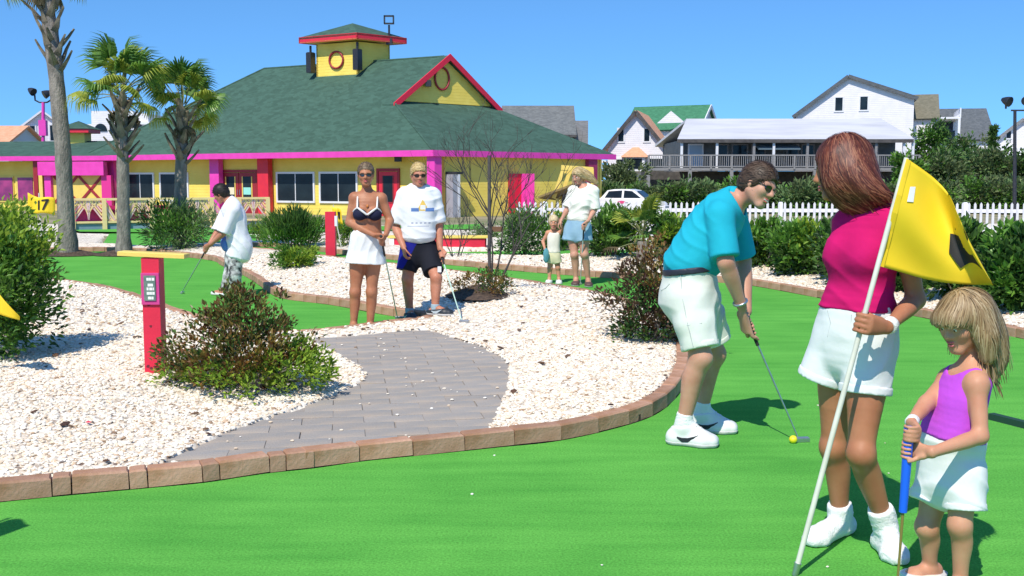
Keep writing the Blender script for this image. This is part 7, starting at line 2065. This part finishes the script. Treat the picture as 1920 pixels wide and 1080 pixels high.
F = short_hair(hp, Rm, .236, .04, .25, -.12, .03); hair_build(man, F, .007, HBLD, (450, lambda P: np.tile(np.array([[.3, -1, .3]]), (len(P), 1)), 4, .012, .007, .4, lambda P: P[:, 2] > 0))
WTEE = cloth('white_cotton', (.78, .79, .79), (.73, .74, .75), bump=.35, bscale=22)
BLUEP = M('shirt_print_blue', (.10, .20, .45), rough=.9); GOLDP = M('shirt_print_gold', (.72, .48, .10), rough=.9); GREYP = M('shirt_print_grey', (.35, .38, .48), rough=.9)
F = Field(); sl = torso_slices(J, s, Bd, .020); hm = W(785, 441, d)
sl = torso_slices(J, s, Bd, .006); upper(F, J, s, Bd, [.06, .054], [(hm - Z * .02, sl[3][1], sl[3][2] * 1.03, sl[3][3] * 1.05)] + sl[3:], .84); F.grow(.013)
for q in 'AB':
    e_ = lerp(J['sh' + q], J['el' + q], .88); F.cone(lerp(J['sh' + q], e_, .25), e_, .074, .090, .04, flat=True)
F.cut(J['N'] + Z * .045, Z + ft * .25); F.disp(folds(.006, 28, (.25, .1, 1), (1, .3, 0), 1.4))
def pxy(C_):
    c, s_ = math.cos(PITCH), math.sin(PITCH); dz = C_[:, 2] - CAMH; dp = C_[:, 1] * c - dz * s_
    return 960 + F_PX * C_[:, 0] / dp, 540 - F_PX * (dz * c + C_[:, 1] * s_) / dp
cW = np.array(J['C']); xS = np.array(XS); fT = np.array(ft)
def tee_fm(C_):
    x = (C_ - cW) @ xS; z = C_[:, 2] - cW[2]; f = (C_ - cW) @ fT; fr = f > .03
    m = np.zeros(len(C_), int)
    tri = fr & (z > -.035) & (z < .075) & (np.abs(x - .03) < (.085 - z) * .55); m[tri] = 2
    m[fr & (z > -.045) & (z < -.005) & (np.abs(x - .03) < .125) & (np.abs(x - .025) > .035)] = 1
    m[fr & (z > -.02) & (z < .02) & (np.abs(x - .03) < .028)] = 0
    m[fr & (z > -.175) & (z < -.160) & (x > -.09) & (x < .13) & (np.sin(x * 140) > -.3)] = 3
    m[fr & (z > -.205) & (z < -.198) & (x > -.13) & (x < .10)] = 3
    return m
mk(F, 'tee_shirt', .0075, [WTEE, BLUEP, GOLDP, GREYP], man, tee_fm)
BLK = cloth('black_shorts', (.012, .013, .020), bump=.25); ROYAL = cloth('royal_blue_panel', (.012, .014, .22), bump=.2)
F = Field(); slh = torso_slices(J, s, Bd, .016); F.sect([slh[0], slh[1], slh[2], (lerp(slh[2][0], slh[3][0], .8), slh[3][1], slh[3][2], slh[3][3])], .03, flat1=True)
for q, hem in (('A', W(762, 508, d - .05)), ('B', W(813, 511, d - .16))): F.cone(J['hip' + q] + Z * .02, hem, .120, .112, .04, flat=True)
F.disp(folds(.006, 34, (1, .2, .4), (0, 0, 1), .9)); hB = np.array(J['hipA'])
mk(F, 'shorts', .008, [BLK, ROYAL], man, lambda C_: (((C_ - hB) @ xS < -.005 + (C_[:, 2] - hB[2]) * .55)).astype(int))
for q, to, z0 in (('A', toA, 0), ('B', toB, zB)):
    an = J['an' + q]; F = Field(); F.cone(an - Z * .03, lerp(an, J['kn' + q], .12), .047, .048, .02, flat=True); mk(F, 'sock', .007, cloth('grey_blue_sock', (.35, .45, .50)), man)
    shoe(man, an - Z * .025, to, s * 1.05, z0, M('black_shoe', (.015, .02, .026), (.03, .04, .05), rough=.5), .007, M('shoe_mark_pale', (.45, .52, .55), rough=.5), side=-1)
MB().bbox(W(824, 505, d - .28), (.04, .01, .06)).build('shorts_badge', WHT, man)
putter('putter with pale shaft resting on the stones, held by the blond man', c0_, c1_, .22, GRIPB, rshaft=.0075, headdir=(1, -.3, 0), shaft_mat=M('mint_shaft', (.45, .62, .52), rough=.35))

# ---------------------------------------------------------------- woman in white and the small child
d = 15.3
J = dict(hipA=W(1073, 432, d), hipB=W(1094, 432, d - .09), W=W(1086, 405, d - .05), C=W(1092, 377, d - .05), N=W(1095, 351, d), shA=W(1075, 358, d + .05), shB=W(1113, 359, d - .09), elA=W(1065, 389, d + .02), wrA=W(1053, 412, d - .02), elB=W(1115, 393, d - .12), wrB=W(1103, 414, d - .28),
         knA=W(1077, 478, d - .06), anA=W(1080, 524, d), knB=W(1096, 477, d - .14), anB=W(1103, 526, d - .05))
toA, toB = G(1078, 537), G(1104, 539)
far = person('fair-haired woman in a white top and denim shorts leading a small child', J['anA']); s = 1.02; Bd = FEM
F = Field(); F.sect(torso_slices(J, s, Bd), .03)
for q in 'AB':
    F.chain([J['N'], lerp(J['N'], J['sh' + q], .85)], [.05, .044], .04); arm(F, J['sh' + q], J['el' + q], J['wr' + q], Bd, s); leg(F, J['hip' + q], J['kn' + q], J['an' + q], Bd, s, (-.35, -.93, 0))
foot(F, J['anA'], toA, s, 0); foot(F, J['anB'], toB, s, 0); F.cut((0, 0, .005), (0, 0, -1))
hand_relaxed(F, J['wrA'], (-.6, 0, -1), (1, 0, -.2), (0, -1, 0), .95, .6)
c0_, c1_ = W(1095, 420, d - .36), G(1088, 534); ca_ = nv(c1_ - c0_); hand_grip(F, J['wrB'], c0_ + ca_ * .05, ca_, .95, 1)
hp, Rm = head(F, W(1084, 330, d - .03), (-.62, -.72, -.32), Z, .222, J['N'], .047, fem=True)
mk(F, 'body', .0075, SK_FAIR, far); face_parts(far, hp, Rm, .222)
HGOLD = hair_mat('golden_hair', [(.34, .22, .09), (.50, .36, .17), (.62, .48, .27)])
F = Field(); F.ell(hp(0, -.07, .16), [.39 * .222, .46 * .222, .40 * .222], Rm, .02); F.chain([hp(.1, -.2, .1), W(1102, 330, d - .02), W(1118, 343, d - .03)], [.085, .065, .025], .03); F.chain([hp(-.2, -.1, 0), W(1077, 343, d + .03)], [.06, .035], .03)
F.ell(hp(0, .5, -.15), [.30 * .222, .28 * .222, .42 * .222], Rm, .015, '-'); hair_build(far, F, .008, HGOLD, (400, lambda P: np.tile(np.array([[.9, 0, -.6]]), (len(P), 1)), 6, .02, .009, .2, lambda P: P[:, 2] > 0))
F = Field(); sl = torso_slices(J, s, Bd, .024); upper(F, J, s, Bd, [.056, .05], [(lerp(sl[2][0], sl[3][0], .8), sl[3][1], sl[3][2] * 1.12, sl[3][3] * 1.12)] + sl[3:], .8); F.grow(.010); XS = nv(J['shB'] - J['shA']); ft = facing(XS, Z)
for o in (-1, 1): F.ell(J['C'] + ft * .08 + XS * (o * .065) - Z * .04, (.07, .07, .07), None, .04)
for q in 'AB': F.chain([J['N'], J['sh' + q]], [.062, .068], .05); F.cone(J['sh' + q], lerp(J['sh' + q], J['el' + q], 1.0), .070, .085, .03, flat=True)
F.ell(J['N'] + ft * .06 + Z * .03, (.075, .075, .07), None, .01, '-'); F.disp(folds(.006, 34, (.3, 0, 1), (1, 0, 0), .2)); mk(F, 'blouse', .009, cloth('ivory_cotton', (.78, .78, .68), bump=.3), far)
F = Field(); slh = torso_slices(J, s, Bd, .016); F.sect([slh[0], slh[1], slh[2], (lerp(slh[2][0], slh[3][0], .85), slh[3][1], slh[3][2] * 1.06, slh[3][3] * 1.06)], .03, flat1=True)
for q, hem in (('A', W(1069, 452, d - .02)), ('B', W(1096, 453, d - .12))): F.cone(J['hip' + q] + Z * .03, hem, .112, .120, .04, flat=True)
F.disp(folds(.005, 34, (1, 0, .4), (0, 0, 1), .2)); mk(F, 'denim_shorts', .009, cloth('pale_denim', (.28, .45, .55), (.23, .38, .50), bump=.3), far)
F = Field(); bc = lerp(slh[2][0], slh[3][0], .9); F.sect([(bc - Z * .02, slh[3][1], slh[3][2] * 1.09, slh[3][3] * 1.1), (bc + Z * .02, slh[3][1], slh[3][2] * 1.09, slh[3][3] * 1.1)], .004, True, True); mk(F, 'belt', .009, M('slate_belt', (.10, .12, .16), rough=.6), far)
for q, to in (('A', toA), ('B', toB)): shoe(far, J['an' + q] - Z * .035, to, s, 0, M('dark_sandal', (.10, .05, .045), rough=.6), .009, e=.006)
putter('thin putter in the left hand of the woman in the white top', c0_, c1_, .25, GRIPB, rshaft=.008, headdir=(-1, 0, 0), shaft_mat=M('pale_steel_shaft', (.5, .58, .56), rough=.35))
d = 15.55; s = .585; Bd = KID
J = dict(hipA=W(1033, 481, d), hipB=W(1043, 481, d), W=W(1038, 465, d), C=W(1038, 449, d), N=W(1038, 433, d), shA=W(1027, 437, d), shB=W(1049, 437, d), elA=W(1018, 453, d), wrA=W(1022, 468, d - .08), elB=W(1055, 430, d - .05), wrB=W(1052, 419, d - .15),
         knA=W(1031, 503, d), anA=W(1030, 523, d), knB=W(1046, 502, d), anB=W(1048, 523, d))
toA, toB = G(1027, 532), G(1048, 533)
kid = person('small blonde child in a pale outfit reaching up beside the woman in white', J['anA'])
F = Field(); F.sect(torso_slices(J, s, Bd), .025)
for q in 'AB':
    F.chain([J['N'], lerp(J['N'], J['sh' + q], .85)], [.034, .03], .03); arm(F, J['sh' + q], J['el' + q], J['wr' + q], Bd, s, .02); leg(F, J['hip' + q], J['kn' + q], J['an' + q], Bd, s * 1.05, (0, -1, 0), .02)
foot(F, J['anA'], toA, s, 0); foot(F, J['anB'], toB, s, 0); F.cut((0, 0, .004), (0, 0, -1))
hand_relaxed(F, J['wrA'], (.1, -.2, -1), (1, 0, 0), (0, -1, 0), .62, .7); hand_relaxed(F, J['wrB'], (-.1, 0, 1), (0, -1, 0), (-1, 0, 0), .62, .4)
hp, Rm = head(F, W(1038, 417, d - .03), (-.05, -1, -.12), Z, .195, J['N'], .032, child=True)
mk(F, 'body', .006, SK_GIRL, kid); face_parts(kid, hp, Rm, .195)
F = short_hair(hp, Rm, .195, .05, .18, -.45, .03); hair_build(kid, F, .007, hair_mat('pale_blonde_hair', [(.52, .40, .22), (.66, .54, .34)]), (200, lambda P: np.tile(np.array([[0, -.3, -1]]), (len(P), 1)), 4, .02, .008, .2, lambda P: P[:, 2] > 0))
F = Field(); sl = torso_slices(J, s, Bd, .010); F.sect([(sl[2][0], sl[2][1], sl[2][2] * 1.1, sl[2][3] * 1.1)] + sl[3:7], .025, flat0=True)
for q in 'AB': F.cone(lerp(J['C'], J['sh' + q], .5), lerp(J['N'], J['sh' + q], .7), .045, .036, .03)
F.disp(folds(.004, 50, (1, 0, .3), (0, 0, 1))); mk(F, 'top', .007, cloth('cream_cotton', (.76, .72, .62)), kid)
F = Field(); slh = torso_slices(J, s, Bd, .012); F.sect([slh[0], slh[1], slh[2]], .02, flat1=True)
for q, hem in (('A', W(1031, 493, d)), ('B', W(1045, 493, d))): F.cone(J['hip' + q], hem, .066, .070, .03, flat=True)
mk(F, 'shorts', .007, cloth('pale_yellow_cotton', (.72, .68, .44)), kid)
for q, to in (('A', toA), ('B', toB)): shoe(kid, J['an' + q] - Z * .02, to, s * 1.1, 0, SHOEW, .007)
tw = W(1024, 479, d - .12); F = Field(); F.ell(tw, (.045, .035, .11), None, .02); F.disp(folds(.006, 60, (1, 0, 0), (0, 0, 1)))
me = F.mesh('towel', .007, cloth('teal_towel', (.10, .30, .34))); put('towel', me, origin=tw, label='small teal towel hanging from the hand of the little child', cat='towel')

# ---------------------------------------------------------------- boy in the white shirt
d = 13.8
J = dict(hipA=W(437, 482, d + .08), hipB=W(442, 482, d - .08), W=W(444, 446, d), C=W(440, 408, d), N=W(431, 378, d), shA=W(427, 392, d + .15), shB=W(438, 394, d - .16), elA=W(408, 434, d + .08), wrA=W(391, 461, d - .06), elB=W(418, 438, d - .22), wrB=W(395, 458, d - .16),
         knA=W(431, 516, d + .10), anA=W(421, 547, d + .12), knB=W(440, 516, d - .08), anB=W(443, 549, d - .06))
toA, toB = J['anA'] + Vector((-.17, .05, 0)), J['anB'] + Vector((-.17, .02, 0))
boy = person('dark-haired boy in a white shirt and camouflage trousers putting beside the left green', J['anB']); s = .90; Bd = MALE
F = Field(); F.sect(torso_slices(J, s, Bd), .03)
for q in 'AB':
    F.chain([J['N'], lerp(J['N'], J['sh' + q], .85)], [.052, .046], .04); arm(F, J['sh' + q], J['el' + q], J['wr' + q], Bd, s); leg(F, J['hip' + q], J['kn' + q], J['an' + q], Bd, s, (-1, .2, 0))
foot(F, J['anA'], toA, s, 0); foot(F, J['anB'], toB, s, 0); F.cut((0, 0, .004), (0, 0, -1))
c0_, c1_ = W(392, 458, d - .12), G(341, 551); ca_ = nv(c1_ - c0_); hand_grip(F, J['wrA'], c0_ + ca_ * .10, ca_, .92, 1); hand_grip(F, J['wrB'], c0_ + ca_ * .05, ca_, .92, -1)
hp, Rm = head(F, W(414, 363, d), (-.86, .18, -.46), (-.3, 0, 1), .222, J['N'], .050)
mk(F, 'body', .007, skin('skin_boy', (.50, .23, .14), (.44, .19, .11)), boy); face_parts(boy, hp, Rm, .222)
F = short_hair(hp, Rm, .222, .055, .24, -.30, .02); hair_build(boy, F, .008, hair_mat('dark_hair', [(.012, .009, .008), (.028, .02, .016), (.02, .013, .01)]), (400, lambda P: np.tile(np.array([[-1, .2, -.2]]), (len(P), 1)), 4, .013, .008, .4, lambda P: P[:, 2] > 0))
F = Field(); sl = torso_slices(J, s, Bd, .026); hm = W(446, 480, d)
F.sect([(hm, sl[2][1], .185, .150), (lerp(hm, sl[3][0], .5) + Vector((.03, 0, 0)), sl[3][1], .18, .155), (sl[3][0], sl[3][1], sl[3][2] * 1.1, sl[3][3] * 1.16)] + sl[4:], .03, flat0=True); upper(F, J, s, Bd, [.056, .05], None, .8, torso=False); F.grow(.010)
for q in 'AB': F.chain([J['N'], J['sh' + q]], [.062, .072], .05); F.cone(J['sh' + q], lerp(J['sh' + q], J['el' + q], .98), .076, .086, .03, flat=True)
F.cut(J['N'] + nv(hp(0, -.1, -.3) - J['N']) * .035, nv(hp(0, -.1, -.3) - J['N'])); F.disp(folds(.008, 26, (1, .2, .25), (0, 0, 1), .8)); mk(F, 'shirt', .009, cloth('white_shirt_cloth', (.80, .79, .82), bump=.35, bscale=20), boy)
F = Field(); F.ell(W(425, 455, d - .02), (.07, .13, .12), None, .02); mk(F, 'undershirt_hem', .009, cloth('blue_cotton', (.12, .22, .62)), boy)
def camo():
    m, t, p = new_mat('grey_camouflage'); L = t.links.new
    tc = t.nodes.new('ShaderNodeTexCoord'); n = t.nodes.new('ShaderNodeTexNoise'); n.inputs['Scale'].default_value = 13; n.inputs['Detail'].default_value = 2; L(tc.outputs['Object'], n.inputs['Vector'])
    cr = t.nodes.new('ShaderNodeValToRGB'); cr.color_ramp.interpolation = 'CONSTANT'; e = cr.color_ramp.elements
    for _ in range(2): e.new(.5)
    for i, (po, c) in enumerate([(0, (.06, .055, .06)), (.42, (.24, .23, .23)), (.5, (.44, .42, .42)), (.58, (.66, .64, .62))]): e[i].position = po; e[i].color = (*c, 1)
    L(n.outputs['Fac'], cr.inputs[0]); L(cr.outputs[0], p.inputs['Base Color']); p.inputs['Roughness'].default_value = .9; return m
F = Field(); slh = torso_slices(J, s, Bd, .016); F.sect(slh[:3], .03)
for q in 'AB': F.chain([J['hip' + q], J['kn' + q]], [.098, .084], .03); F.cone(J['kn' + q], lerp(J['kn' + q], J['an' + q], .85), .084, .072, .03, flat=True)
F.disp(folds(.006, 36, (.3, 0, 1), (1, 0, 0))); mk(F, 'trousers', .009, camo(), boy)
for q, to in (('A', toA), ('B', toB)): shoe(boy, J['an' + q] - Z * .03, to, s * 1.08, 0, SHOEW, .009)
putter('putter swung low by the boy in the white shirt over the left green', c0_, c1_, .25, GRIPB, rshaft=.0075, headdir=(0, 1, 0))
